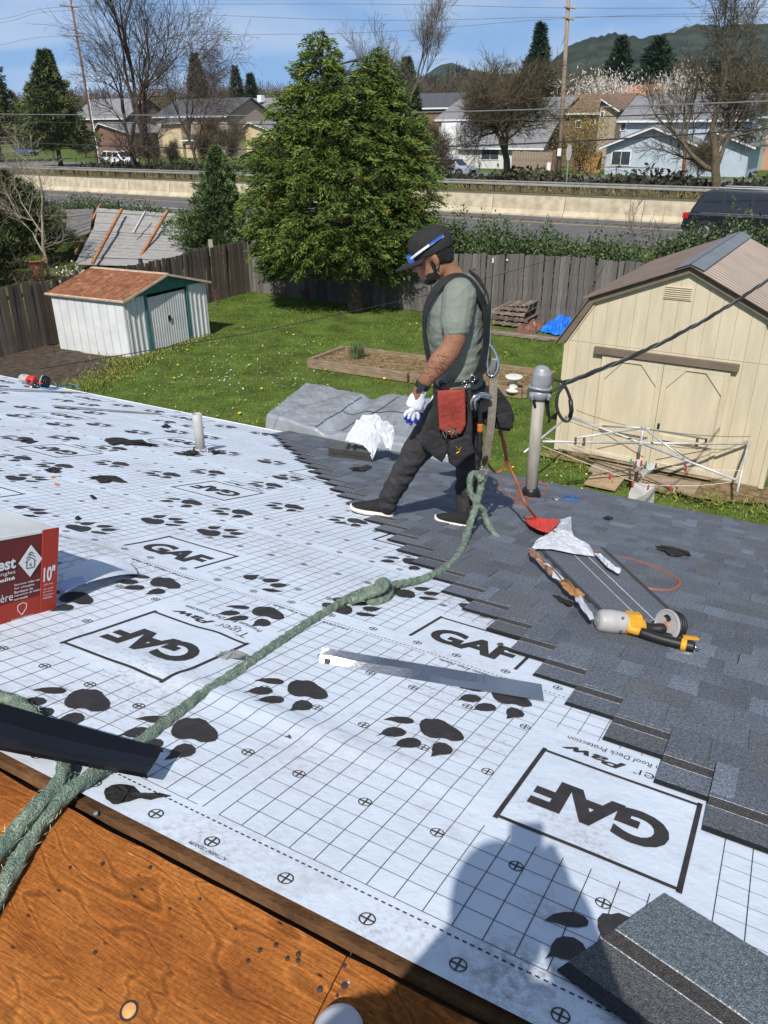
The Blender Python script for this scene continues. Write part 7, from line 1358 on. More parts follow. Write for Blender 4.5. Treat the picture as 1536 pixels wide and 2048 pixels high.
# ================================================================ THINGS ON THE ROOF
# ---- green safety rope
def rope_mesh(pts, R, name, label, seed, m, fuzz, twist=38., part_of=None):
    P = catmull(pts, 14); P = [np.array(p) for p in P]; L_ = np.concatenate([[0], np.cumsum([np.linalg.norm(P[i+1]-P[i]) for i in range(len(P)-1)])]); T_ = L_[-1]; nS = int(T_/.008); ts = np.linspace(0, T_, nS); A = np.array(P); C_ = np.stack([np.interp(ts, L_, A[:, k]) for k in range(3)], 1)
    for k in range(nS): C_[k] += np.array([mnoise.noise(Vector((ts[k]*7, seed, 0))), mnoise.noise(Vector((ts[k]*7, seed, 5))), 0])*.004
    t = part_of or thing(name, C_[0], label, 'rope'); X = None; V = []; n = 15; Fz = []
    for k in range(nS):
        d = C_[min(k+1, nS-1)]-C_[max(k-1, 0)]; d /= np.linalg.norm(d)
        if X is None: X = np.cross(d, UP)
        X = X-d*(X@d); X /= np.linalg.norm(X); Y_ = np.cross(d, X)
        for j in range(n):
            g = 2*math.pi*j/n; r_ = R*(.80+.26*abs(math.cos(1.5*(g+ts[k]*twist)))+.10*mnoise.noise(Vector((ts[k]*60, j*.9, seed)))); V.append(C_[k]+r_*(math.cos(g)*X+math.sin(g)*Y_))
        for _ in range(fuzz): g = rng.uniform(0, 6.28); o_ = math.cos(g)*X+math.sin(g)*Y_; Fz.append((C_[k]+o_*R*.92, o_*.45+d*rng.choice([-1, 1])*rng.uniform(.4, 1.2)+np.array([0, 0, rng.normal(0, .2)])))
    F = np.array([(k*n+j, k*n+(j+1) % n, (k+1)*n+(j+1) % n, (k+1)*n+j) for k in range(nS-1) for j in range(n)]); core = link('rope_core' if part_of is None else name, V, F, m, t, smooth=True); fz_par = core if part_of is not None else t
    Pz = np.array([f[0] for f in Fz]); Dz = np.array([f[1] for f in Fz]); N = len(Pz); leafmesh(Pz, Dz, rng.uniform(.006, .020, N), .0014, 'rope_fuzz', mat('rope_fibre', (.33, .41, .30), .9, .2, 20, attr=True), fz_par, tints(N, .6, 1.4, .15), kind='stuff'); return t
ropem = mat('green_rope', (.19, .30, .235), .9, .35, 30, bump=.9, bscale=220, col2=(.33, .41, .30)); RR = .0175
def rp(*pts): return [PR2(x, y, h) for x, y, h in pts]
YL = YM-.12
main = rp((-40, 1850, .02), (20, 1745, .02), (75, 1655, .022), (128, 1592, .022), (200, 1540, .03), (262, 1500, .02), (325, 1452, .018), (400, 1395, .018), (480, 1340, .018), (560, 1285, .018), (640, 1232, .02), (705, 1193, .03), (750, 1177, .045), (800, 1168, .03), (850, 1157, .02), (893, 1136, .02))+[PR(922, 1102, .03), PR(936, 1062, .075), PR(949, 1020, .16), PY(961, 980, YL), PY(967, 948, YL)]
SR = rope_mesh(main, RR, 'safety_rope', 'thick fuzzy green safety rope running up the roof to the roofer', 1, ropem, 5)
rope_mesh(rp((-60, 1770, .045), (10, 1690, .05), (62, 1625, .05), (105, 1580, .035), (127, 1545, .03), (124, 1510, .02), (95, 1458, .03), (45, 1415, .03), (0, 1395, .02), (-60, 1375, .02)), RR*.95, 'rope_end', 'second strand of green rope looping under the black flashing', 2, ropem, 5)
kn = rp((700, 1200, .045), (735, 1190, .06), (765, 1176, .075), (772, 1164, .085), (762, 1163, .075), (752, 1178, .06), (735, 1196, .04), (752, 1203, .025), (775, 1190, .03), (778, 1172, .045)); rope_mesh(kn, RR, 'knot', None, 3, ropem, 5, part_of=SR)
rope_mesh([PY(963, 960, YL-.02), PY(948, 945, YL-.02), PY(940, 958, YL-.03), PY(942, 985, YL-.03), PY(955, 1010, YL-.03), PY(966, 1020, YL), PY(972, 1040, YL), PY(984, 1062, 3.9), PR(997, 1078, .02)], RR*.85, 'tail', None, 4, ropem, 8, part_of=SR)
# ---- flashing strips
galvm = mat('bright_galvanised', (.50, .51, .53), .30, .10, 3, metal=1., bump=.05, bscale=90); blkf = mat('black_enamel', (.006, .0065, .009), .30, .15, 4, spec=.25)
t = thing('flashing_strip', PR(860, 1360, 0), 'bright galvanised steel flashing strip lying across the white underlayment', 'flashing')
c4 = [PR(638, 1328, .014), PR(1088, 1402, .022), PR(1083, 1369, .041), PR(643, 1295, .057)]; n_ = 24; V = []
for i in range(n_+1):
    f = i/n_; lo = c4[0]*(1-f)+c4[1]*f; hi = c4[3]*(1-f)+c4[2]*f; w = .004*math.sin(f*7)+.003*math.sin(f*17+1); V += [lo, lo*.5+hi*.5+rn*(w+.012*0), hi, hi-rn*.02+es*.012]
F = [(i*4+k, i*4+k+1, (i+1)*4+k+1, (i+1)*4+k) for i in range(n_) for k in range(3)]; o = link('sheet', V, F, galvm, t, smooth=False); so = o.modifiers.new('s', 'SOLIDIFY'); so.thickness = .0012
MB().add([PR(648, 1316, .034), PR(662, 1318, .034), PR(659, 1330, .018), PR(648, 1328, .018)], [(0, 1, 2, 3)]).obj('notch', mat('notch_dark', (.06, .045, .04), .8, .1, 5), t)
t = thing('flashing_strip', PR2(160, 1480, 0), 'long black bent metal flashing resting on the green rope', 'flashing'); n_ = 30; V = []
a0, a1, b0_, b1_ = PR2(-60, 1390, .055), PR2(325, 1497, .075), PR2(-60, 1458, .05), PR2(293, 1548, .07)
for i in range(n_+1):
    f = i/n_; hi = a0*(1-f)+a1*f; lo = b0_*(1-f)+b1_*f; sag = .010*math.sin(f*3.1); tp = sst(.88, 1., f)*.03
    V += [hi-rn*.010+(es*.004), hi, hi*.66+lo*.34-rn*(.004+sag), hi*.33+lo*.67-rn*(.004+sag), lo, lo-rn*.012+es*.004]
F = [(i*6+k, i*6+k+1, (i+1)*6+k+1, (i+1)*6+k) for i in range(n_) for k in range(5)]; o = link('sheet', V, F, blkf, t, smooth=False); so = o.modifiers.new('s', 'SOLIDIFY'); so.thickness = .0015
for (x0, y0, x1, y1, w, lb) in ((105, 812, 325, 829, .05, 'thin grey metal drip strip lying near the far eave'), (-20, 777, 165, 786, .05, 'thin grey metal drip strip beside the red nail gun')):
    A, B = PR(x0, y0, .03), PR(x1, y1, .012); d = (B-A)/np.linalg.norm(B-A); s_ = np.cross(rn, d); MB().frame(A, d, s_, rn, 0, np.linalg.norm(B-A), 0, w, -.004, .004).obj('drip_strip', mat('grey_strip', (.22, .22, .22), .5, .1, 4), label=lb, cat='flashing')
# ---- torn black felt scraps
felt = mat('black_felt', (.020, .017, .016), .85, .25, 12, bump=.4, bscale=60)
def scrap(px_, label, h=.014, m=felt, lift=.02, name='felt_scrap', cat='scrap', seed=0, th=.002, plane=PR2):
    r = np.random.default_rng(seed+int(px_[0][0])); P = []; n = len(px_)
    for i in range(n):
        a, b_ = np.array(px_[i], float), np.array(px_[(i+1) % n], float)
        for j in range(3): q_ = a+(b_-a)*j/3+(r.normal(0, .06*np.linalg.norm(b_-a)+.3, 2) if j else 0); P.append(plane(q_[0], q_[1], h+lift*r.uniform(0, 1)*(.6)))
    c = sum(P)/len(P)+rn*lift*.25; V = P+[c+(p-c)*.5+rn*lift*r.uniform(-.2, .4) for p in P]+[c]; k = len(P)
    o = link(name, V, [(i, (i+1) % k, k+(i+1) % k, k+i) for i in range(k)]+[(k+i, k+(i+1) % k, 2*k) for i in range(k)], m, label=label, cat=cat); so = o.modifiers.new('s', 'SOLIDIFY'); so.thickness = th; return o
scrap([(208, 1585), (222, 1572), (248, 1570), (290, 1590), (340, 1593), (300, 1600), (255, 1603), (228, 1609), (215, 1600)], 'torn black felt scrap near the plywood edge beside the rope', .014, lift=.012)
for px_, lb in (([(208, 881), (226, 875), (260, 880), (318, 889), (300, 892), (250, 890), (225, 890)], 'long torn black felt piece left of the vent pipe'), ([(174, 956), (210, 951), (242, 957), (255, 964), (215, 963)], 'leaf shaped black felt scrap left of the printed logo'), ([(40, 883), (55, 877), (78, 883), (60, 887)], 'small black felt scrap near the far left of the roof'), ([(322, 852), (335, 848), (342, 854), (330, 855)], 'tiny black felt scrap before the vent pipe'), ([(365, 907), (380, 900), (398, 903), (392, 908)], 'curled black felt scrap at the foot of the vent pipe'), ([(178, 992), (185, 990), (193, 998), (186, 998)], 'tiny dark square scrap on the underlayment'), ([(86, 940), (105, 934), (122, 940), (100, 944)], 'small curled black felt scrap between paw prints'), ([(422, 902), (438, 900), (440, 906), (425, 908)], 'small black felt scrap right of the vent pipe'), ([(150, 1035), (158, 1034), (164, 1038), (152, 1040)], 'tiny dark scrap above the red box')): scrap(px_, lb, .012, lift=.02)
for px_, lb in (([(1310, 1091), (1330, 1092), (1378, 1103), (1382, 1112), (1360, 1111), (1318, 1101)], 'dark felt offcut lying on the shingles right of the wrapper'), ([(1204, 1035), (1215, 1032), (1228, 1036), (1218, 1039)], 'small dark felt offcut above the torn wrapper'), ([(697, 936), (715, 934), (745, 934), (735, 939), (710, 941)], 'curled black offcut before the shingle bundle'), ([(1105, 1190), (1112, 1192), (1150, 1206), (1145, 1210), (1120, 1204)], 'thin black offcut beside the shingle stack')): scrap(px_, lb, .034, lift=.02)
# pale marks: torn orange bits
for x, y, k in ((107, 954, 0), (114, 969, 1)): scrap([(x-5, y-2), (x+4, y-2), (x+6, y+2), (x-4, y+2)], ('orange paper shred on the underlayment, nearer the ridge', 'orange paper shred on the underlayment, nearer the eave')[1-k], .013, mat('orange_shred', (.6, .2, .08), .8, .1, 4), lift=.006, name='paper_shred')
# crumpled clear plastic
o = scrap([(430, 1309), (450, 1303), (475, 1303), (490, 1307), (498, 1312), (470, 1316), (440, 1315)], 'small crumpled clear plastic wrapper on the printed logo frame', .02, mat('clear_plastic', (.55, .56, .55), .12, .1, 6, spec=.8, trans=.6), lift=.03, name='plastic_wrapper')
# dark dirt smear object: leaf litter bits
for x, y in ((577, 1476), (1000, 1290)): scrap([(x-7, y-2), (x, y-4), (x+7, y-1), (x+2, y+3)], 'brown crumb of bark on the underlayment' if x < 800 else 'brown crumb of bark beside the bright flashing strip', .014, mat('bark_crumb', (.10, .06, .035), .9, .3, 9), lift=.01, name='bark_crumb')
# ---- loose shingle at lower right
t_ = np.array([.845-.71, .348-.01]); t_ = t_/np.linalg.norm(t_); pu = np.array([t_[1], -t_[0]]); V, F, T = shingle_geo(1.0, np.random.default_rng(5)); nb_ = []
Vn = []; Fn = []; Tn = []
for f in F:                                         # subdivide lengthwise so that it can droop over the ridge
    pass
xs = np.linspace(0, 1, 21); Vg = []; Fg = []; Tg = []
def addband(y0, y1, z, t, x0=0, x1=1.):
    X_ = np.linspace(x0, x1, max(2, int((x1-x0)*20))); b0 = len(Vg)
    for x in X_:
        for (y, zz) in ((y0, z-.003), (y0, z), (y1, z), (y1, z-.003)): Vg.append((x, y, zz)); Tg.append(t)
    n = len(X_); Fg.extend([(b0+i*4+k, b0+i*4+(k+1) % 4, b0+(i+1)*4+(k+1) % 4, b0+(i+1)*4+k) for i in range(n-1) for k in range(4)]); Fg.append((b0, b0+1, b0+2, b0+3)); Fg.append(tuple(b0+(n-1)*4+k for k in (3, 2, 1, 0)))
for y0, y1, t in ((0, .030, (.022, .026, .032)), (.030, .128, (.105, .105, .105)), (.128, .131, (.5, .5, .5)), (.131, .170, (.065, .058, .052)), (.170, .173, (.55, .56, .58)), (.173, .345, (.10, .11, .115))): addband(y0, y1, .003, t)
addband(.173, .346, .0058, (.125, .15, .165), 0., .30); addband(.173, .346, .0058, (.105, .10, .10), .305, .55); addband(.173, .346, .0058, (.125, .15, .165), .6, .85)
Vg = np.array(Vg); Xw = []
for x, y, z in Vg:
    u, s = np.array([.71, .01])+t_*y+pu*x; lift = .018+.010*math.sin(x*5)+.02*x*(y < .1)
    if s > RIDGE: Xw.append(RF(u, s, z+lift))
    else: w = RIDGE-s; Xw.append(RF(u, RIDGE, z+lift)-es_h*w-UP*(.0+.26*w*w))
o = link('loose_shingle', Xw, Fg, M_SH, tint=np.array(Tg), label='loose dark grey shingle with white chalk lines lying across the printed underlayment', cat='shingle'); locattr(o, Vg*np.array([1, 1, 0]))
# ---- red shingle box
def red_box():
    B0 = PR(110, 1228, .003); ub, sb_ = US(110, 1228); hgt_ = .285; Wb, Lb = .36, .56
    t = thing('cardboard_box', RF(ub-Wb/2, sb_-Lb/2), 'red cardboard box with white lettering standing on the white underlayment', 'box')
    rd = mat('box_dark_red', (.13, .016, .014), .6, .10, 6, bump=.1, bscale=30); rl = mat('box_red', (.36, .03, .016), .6, .10, 6, stretch=(1, 1, 1)); wp = mat('box_white', (.72, .72, .70), .6, .05, 6); topm = mat('box_top', (.55, .57, .56), .7, .1, 5); pr = mat('box_print', (.70, .69, .67), .6, .05, 6); ink = mat('box_ink', (.06, .055, .07), .6, .1, 6)
    X, Y_, Z = eu, es, rn
    MB().frame(RF(ub, sb_, .004), X, Y_, Z, -Wb, 0, -Lb, 0, 0, hgt_).obj('carton', rd, t); MB().frame(RF(ub, sb_, .004), X, Y_, Z, -Wb+.001, -.001, -Lb+.001, -.001, hgt_+.0005, hgt_+.004).obj('lid', topm, t)
    MB().frame(RF(ub, sb_, .004), X, Y_, Z, .0005, .0035, -.062, .0, .001, hgt_+.006).obj('end_flap', rl, t, bevel=.001); MB().frame(RF(ub, sb_, .004), X, Y_, Z, .0004, .0022, -Lb, -.063, .0, .075).obj('red_band', rl, t); MB().frame(RF(ub, sb_, .004), X, Y_, Z, -.004, .0018, -Lb, -.063, hgt_-.004, hgt_+.005).obj('lid_edge', wp, t)
    O_ = RF(ub, sb_, .004)
    def ft(body, a0, a1, z0, z1, off=0., lift=.0028, m=pr, name='lettering', shear=0):
        TV, TF = text2d(body, off, shear); link(name, [O_+Y_*(a0+(x+.5)*(a1-a0))+Z*(z0+(y+.5)*(z1-z0))+X*lift for x, y, _ in TV], TF, m, t)
    ft('10"', -.054, -.010, .118, .168, .03, .0042); ft('(254 mm)', -.052, -.016, .104, .111, 0, .0042)
    for i in range(4): ft(('Net coverage', 'per carton', 'Couverture', 'nette')[i], -.052, -.014-.004*(i % 2), .090-.010*i, .096-.010*i, 0, .0042)
    # main face: brand end, small text, diamond with house
    ft('TimberCrest', -.43, -.155, .186, .224, .03); ft('Premium SBS Ridge Cap Shingles', -.50, -.156, .166, .181, .0); ft('Haute SBS qualité', -.36, -.157, .146, .162, .03); ft('Faîtière', -.26, -.162, .084, .110, .0)
    for i, s_ in enumerate(('Extreme ridge cap', 'for shingles', 'Bardeaux de', 'capuchon de faîtière', 'normale')): ft(s_, -.158, -.158+.012*len(s_)**.72, .126-.0115*i, .134-.0115*i, .01)
    dc = (-.103, .198); dr = .052
    dm = MB().prism([O_+Y_*(dc[0]+dr*.82*a)+Z*(dc[1]+dr*b_)+X*.0024 for a, b_ in ((0, -1), (1, 0), (0, 1), (-1, 0))], X*.0008); dobj = dm.obj('diamond_label', wp, t)
    def bar(p0, p1, w): 
        a = O_+Y_*(dc[0]+p0[0])+Z*(dc[1]+p0[1])+X*.0034; b_ = O_+Y_*(dc[0]+p1[0])+Z*(dc[1]+p1[1])+X*.0034; d = (b_-a)/np.linalg.norm(b_-a); s_ = np.cross(d, X); return MB().frame(a, d, s_, X, 0, np.linalg.norm(b_-a), -w/2, w/2, 0, .0006).obj('icon_line', ink, dobj)
    for p0, p1 in (((-.014, -.022), (.014, -.022)), ((-.014, -.022), (-.014, 0)), ((.014, -.022), (.014, 0)), ((-.019, -.002), (0, .012)), ((.019, -.002), (0, .012)), ((-.016, .010), (0, .022)), ((.016, .010), (0, .022)), ((-.010, .022), (0, .030)), ((.010, .022), (0, .030))): bar(p0, p1, .0024)
    ft('6', dc[0]-.004, dc[0]+.004, dc[1]-.017, dc[1]-.004, .01, .0036, ink)
    sc = (-.128, .045); pts = [(-.016, .016), (0, .022), (.016, .016), (.015, 0), (0, -.018), (-.015, 0)]
    for i in range(6):
        a = O_+Y_*(sc[0]+pts[i][0])+Z*(sc[1]+pts[i][1])+X*.0024; b_ = O_+Y_*(sc[0]+pts[(i+1) % 6][0])+Z*(sc[1]+pts[(i+1) % 6][1])+X*.0024; d = (b_-a)/np.linalg.norm(b_-a); MB().frame(a, d, np.cross(d, X), X, 0, np.linalg.norm(b_-a), -.001, .001, 0, .0006).obj('shield_line', pr, t)
    ft('Sealed Adhesive', -.165, -.085, .016, .022); ft('Autoadhésif Durable', -.167, -.082, .007, .013)
    # top print
    for k in range(9): MB().frame(O_, X, Y_, Z, -.26+.022*k, -.256+.022*k, -.40, -.18, hgt_+.0045, hgt_+.0052).obj('top_line', ink if k % 4 == 0 else MATS['lamp_grey'], t)
red_box()
# torn underlayment flap right of the box
ps = [(118, 1150), (210, 1133), (255, 1142), (285, 1158), (262, 1168), (190, 1192), (117, 1212)]; V = []
Pf = [PR(x, y, .010) for x, y in ps]; lifts = [.03, .055, .05, .012, .045, .06, .05]; Pf = [p+rn*l for p, l in zip(Pf, lifts)]; c = sum(Pf)/len(Pf)+rn*.02
o = MB().add(Pf+[c], [(i, (i+1) % 7, 7) for i in range(7)]).obj('torn_flap', M_PAPER, house); locattr(o, [(p[0]*1., p[1], 0) for p in Pf+[c]]); so = o.modifiers.new('s', 'SOLIDIFY'); so.thickness = .001; md = o.modifiers.new('b', 'SUBSURF'); md.levels = md.render_levels = 2
scrap([(117, 1215), (160, 1204), (205, 1190), (240, 1183), (232, 1196), (200, 1208), (165, 1212), (120, 1224)], 'exposed black felt strip under the torn underlayment flap', .011, lift=.004); scrap([(255, 1166), (285, 1156), (320, 1154), (325, 1160), (290, 1166)], 'narrow black felt strip right of the torn flap', .011, lift=.006); scrap([(117, 1168), (165, 1153), (176, 1166), (120, 1180)], 'pale blue paper slip beside the red box', .062, mat('blue_paper', (.45, .50, .78), .8, .05, 5), lift=.004, name='paper_slip', cat='paper')
# ---- vent pipe
vb = PR(402, 905); t = thing('vent_pipe', vb, 'grey plastic vent pipe standing in torn white underlayment', 'pipe'); pvc = mat('grey_pvc', (.42, .41, .39), .55, .12, 6)
MB().lathe(vb-UP*.05, UP, [(.036, 0), (.0365, .36), (.033, .362), (.030, .355), (.029, .25)], 18).obj('pipe', pvc, t, smooth=True); MB().lathe(vb-UP*.02, UP, [(.044, 0), (.044, .05), (.042, .055), (.037, .056)], 18).obj('collar', pvc, t, smooth=True)
for k in range(9):
    g = k*.7; d = np.array([math.cos(g), math.sin(g), 0]); d = d-rn*(d@rn); s_ = np.cross(rn, d); r_ = rng.uniform(.07, .13); MB().add([vb+d*.04+s_*.02+rn*.015, vb+d*.04-s_*.02+rn*.015, vb+d*r_-s_*.004+rn*rng.uniform(.01, .06), vb+d*r_*.8+s_*.02+rn*.012], [(0, 1, 2, 3)]).obj('torn_tab', felt if k % 3 == 1 else mat('paper_plain', (.68, .71, .76), .7, .05, 5), t)
# ---- service mast with weatherhead
def mast():
    mbp = PR(1060, 1000); t = thing('service_mast', mbp, 'tall grey electrical service mast with domed weatherhead and black rubber boot', 'mast'); gz_ = mat('mast_galvanised', (.33, .30, .25), .65, .2, 5, metal=.12, stretch=(3, 3, .6)); al = mat('cast_aluminium', (.34, .35, .36), .5, .12, 9, metal=.4); rub = mat('rubber_boot', (.012, .012, .013), .4, .2, 9)
    tp = mbp+UP*.80; MB().tube([mbp-UP*.15, tp], .042, 20).obj('pipe', gz_, t, smooth=True)
    MB().lathe(mbp-rn*.01, rn*.5+UP*.5, [(.125, 0), (.12, .015), (.085, .03), (.072, .045), (.076, .055), (.064, .075), (.067, .085), (.05, .11), (.045, .112)], 22).obj('boot', rub, t, smooth=True)
    MB().lathe(tp-UP*.02, UP, [(.047, 0), (.062, .01), (.066, .05), (.058, .06), (.054, .07)], 20).obj('clamp', al, t, smooth=True)
    b = MB(); loft(b, [(tp+UP*.045+np.array([.002, 0, 0]), np.array([.060, 0, 0]), np.array([0, .058, 0])), (tp+UP*.10+np.array([.006, 0, 0]), np.array([.070, 0, 0]), np.array([0, .066, 0])), (tp+UP*.16+np.array([.006, 0, 0]), np.array([.066, 0, 0]), np.array([0, .064, 0])), (tp+UP*.20+np.array([.004, 0, 0]), np.array([.048, 0, 0]), np.array([0, .05, 0])), (tp+UP*.216, np.array([.02, 0, 0]), np.array([0, .02, 0]))], 24); blob(b, 'weatherhead', al, t, .006, 3)
    MB().tube([tp+UP*.065+np.array([.075*math.cos(g), .07*math.sin(g), .006*math.sin(g*2)]) for g in np.linspace(0, 2*math.pi, 22)], .010, 6).obj('weatherhead_rim', al, t, smooth=True)
    for s_ in (-1, 1): MB().frame(tp+UP*.005, np.array([1., 0, 0]), np.array([0, 1., 0]), UP, s_*.06-.012, s_*.06+.012, -.05, .0, -.022, .022).obj('clamp_ear', al, t, bevel=.004); MB().lathe(tp+UP*.005+np.array([s_*.07, -.05, 0]), (0, -1, 0), [(.004, 0), (.010, 0), (.010, .012), (.004, .012)], 6).obj('bolt', chrome, t)
    # drip loops and tape
    Ym = mbp[1]; L_ = lambda x, y, dy=0: PY(x, y, Ym+dy)
    for pts, r_ in (([L_(1108, 758), L_(1125, 765), L_(1138, 790), L_(1143, 815), L_(1140, 838), L_(1130, 842), L_(1118, 828), L_(1113, 805), L_(1118, 785), L_(1130, 770)], .011), ([L_(1098, 788), L_(1112, 778), L_(1128, 768)], .010)): MB().tube(catmull(pts, 6), r_, 8).obj('drip_loop', wirem, t, smooth=True)
    MB().tube([L_(1141, 800), L_(1143, 822), L_(1140, 834)], .016, 8).obj('tape_wrap', MATS['black_metal'], t, smooth=True)
    for pts in ([L_(1096, 790), L_(1096, 815), L_(1099, 838), L_(1097, 845)], [L_(1070, 785, -.03), L_(1068, 800, -.03), L_(1071, 815, -.03)], [L_(1092, 792), L_(1093, 812), L_(1096, 830)]): MB().tube(catmull(pts, 5), .010, 7).obj('splice', MATS['black_metal'], t, smooth=True)
    # twisted service drop to a pole off to the right
    A, B = L_(1128, 766), PY(1640, 478, 8.6); n = 150; dr = thing('service_drop', A, 'twisted black overhead service cable rising from the mast past the tan shed', 'cable'); 
    for k in range(3):
        P = []
        for i in range(n+1):
            f = i/n; c = A+(B-A)*f-UP*.34*4*f*(1-f)*.45; g = f*46+k*2.1; P.append(c+np.array([math.cos(g)*.4, -math.cos(g)*.2, math.sin(g)])*.011)
        MB().tube(P, .0095 if k else .006, 6, False).obj('conductor', wirem if k else MATS['worn_steel'], dr, smooth=True, fix=False)
mast()
# ---- orange air hose
hosem = mat('orange_hose', (.30, .095, .042), .5, .15, 12)
def hose(pts, r_, label, m=hosem, name='air_hose'): return MB().tube(catmull(pts, 10), r_, 8).obj(name, m, label=label, cat='hose', smooth=True, fix=False)
H_ = lambda x, y, h=.03: PR(x, y, h)
hose([PY(1002, 858, YM+.05), PY(1006, 885, YM+.1), PY(1016, 925, YM+.2), PY(1034, 965, YM+.15), PY(1052, 1008, YM+.0), H_(1085, 1048, .05), H_(1115, 1068, .075), H_(1150, 1086, .06), H_(1200, 1106), H_(1255, 1118), H_(1310, 1135), H_(1350, 1155), H_(1359, 1170), H_(1335, 1181), H_(1290, 1176), H_(1255, 1163)], .0085, 'orange air hose from the roofer past the torn wrapper to a loop on the shingles')
hose([H_(1098, 970), H_(1065, 962), H_(1035, 966), H_(1005, 960), H_(1000, 972), H_(1030, 1000), H_(1056, 1016), H_(1030, 1005)]+[H_(1040, 990), H_(1065, 998), H_(1090, 985), H_(1088, 970), H_(1060, 968), H_(1032, 985), H_(1045, 998)], .0085, 'orange air hose coiled round the boot of the service mast')
hose([PY(975, 850, YM+.05), PY(972, 895, YM+.12), PY(975, 925, YM+.15), PY(993, 945, YM+.2), PY(1010, 930, YM+.2), PY(1010, 890, YM+.15), PY(998, 862, YM+.1)], .0075, 'orange hose loop hanging behind the legs of the roofer')
# ---- partial stack of shingles in torn wrapper
def stack():
    c = [US(1062, 1098), US(1205, 1108), US(1372, 1268), US(1200, 1243)]; t = thing('shingle_stack', PR(1210, 1180), 'thin stack of shingles with white chalk lines left in a torn wrapper', 'shingles')
    A, B, C_, D_ = [np.array(q_) for q_ in c]
    for k in range(3):
        h = .026+.006*k; j = np.array([rng.uniform(-.006, .006), rng.uniform(-.006, .006)]); P = [RF(*(q_+j+ (np.array([0.012, 0])*(3-k)*0)), h) for q_ in (A, B, C_, D_)]; V = []; F = []; T = []
        nb = [(0, .05, (.05, .05, .055)), (.05, .42, (.122, .134, .158)), (.42, .435, (.5, .5, .5)), (.435, .60, (.118, .122, .134)), (.60, .615, (.6, .6, .6)), (.615, .93, (.126, .142, .168)), (.93, 1., (.055, .052, .05))]
        for f0, f1, tc in nb:
            q4 = [P[0]+(P[1]-P[0])*f0, P[0]+(P[1]-P[0])*f1, P[3]+(P[2]-P[3])*f1, P[3]+(P[2]-P[3])*f0]; b0 = len(V); V += q4+[p-rn*.0055 for p in q4]; T += [tc]*8; F += [(b0, b0+1, b0+2, b0+3), (b0, b0+4, b0+5, b0+1), (b0+1, b0+5, b0+6, b0+2), (b0+2, b0+6, b0+7, b0+3), (b0+3, b0+7, b0+4, b0)]
        o = link('shingle', V, F, M_SH, t, tint=np.array(T)); locattr(o, [((p-RO)@eu, (p-RO)@es, 0) for p in V])
    return t
stack()
wht = mat('white_plastic', (.56, .58, .62), .7, .1, 9, bump=.2, bscale=30, spec=.35, col2=(.62, .64, .68)); wrd = mat('wrapper_red', (.55, .05, .03), .5, .1, 5); wbr = mat('wrapper_brown', (.27, .10, .05), .6, .5, 26, col2=(.42, .26, .18))
RP = lambda h: (lambda x, y: PR(x, y, h))
crumple('torn_wrapper', [(1062, 1098), (1072, 1082), (1105, 1062), (1118, 1040), (1142, 1033), (1143, 1060), (1152, 1082), (1182, 1096), (1190, 1112), (1150, 1108), (1100, 1098)], lambda f, g: .05*(1-f), wht, 'torn white plastic wrapper draped over the end of the shingle stack', 'wrapper', amp=.014, seed=11, fr=2.2, plane=RP(.05), th=.001)
crumple('torn_wrapper', [(1045, 1034), (1075, 1036), (1122, 1040), (1112, 1052), (1096, 1066), (1075, 1060), (1058, 1050)], lambda f, g: .03*(1-f), wrd, 'red printed piece of shingle wrapper with ragged edge', 'wrapper', amp=.010, seed=14, fr=2.5, plane=RP(.07), th=.001)
crumple('torn_wrapper', [(1188, 1106), (1200, 1108), (1225, 1130), (1242, 1142), (1238, 1148), (1215, 1135)], lambda f, g: .015*(1-f), wht, 'narrow white shred of wrapper along the right edge of the shingle stack', 'wrapper', amp=.012, seed=17, fr=2.5, plane=RP(.06), th=.001)
for px_, m_, lb in (([(1055, 1097), (1066, 1096), (1100, 1130), (1130, 1162), (1120, 1168), (1090, 1140), (1060, 1112)], wbr, 'brown mottled wrapper strip along the left edge of the shingle stack'), ([(1120, 1165), (1132, 1160), (1158, 1184), (1170, 1188), (1160, 1198), (1140, 1190)], mat('wrapper_tan', (.45, .22, .08), .6, .3, 12), 'tan torn middle of the wrapper strip with red tatter'), ([(1150, 1196), (1160, 1190), (1172, 1210), (1188, 1238), (1180, 1240), (1162, 1216)], wht, 'white torn end of the wrapper strip beside the nail gun'), ([(1085, 1128), (1092, 1126), (1128, 1158), (1122, 1162)], wht, 'white ragged tear along the brown wrapper strip')):
    scrap(px_, lb, .062, m_, lift=.03, name='wrapper_strip', cat='wrapper')
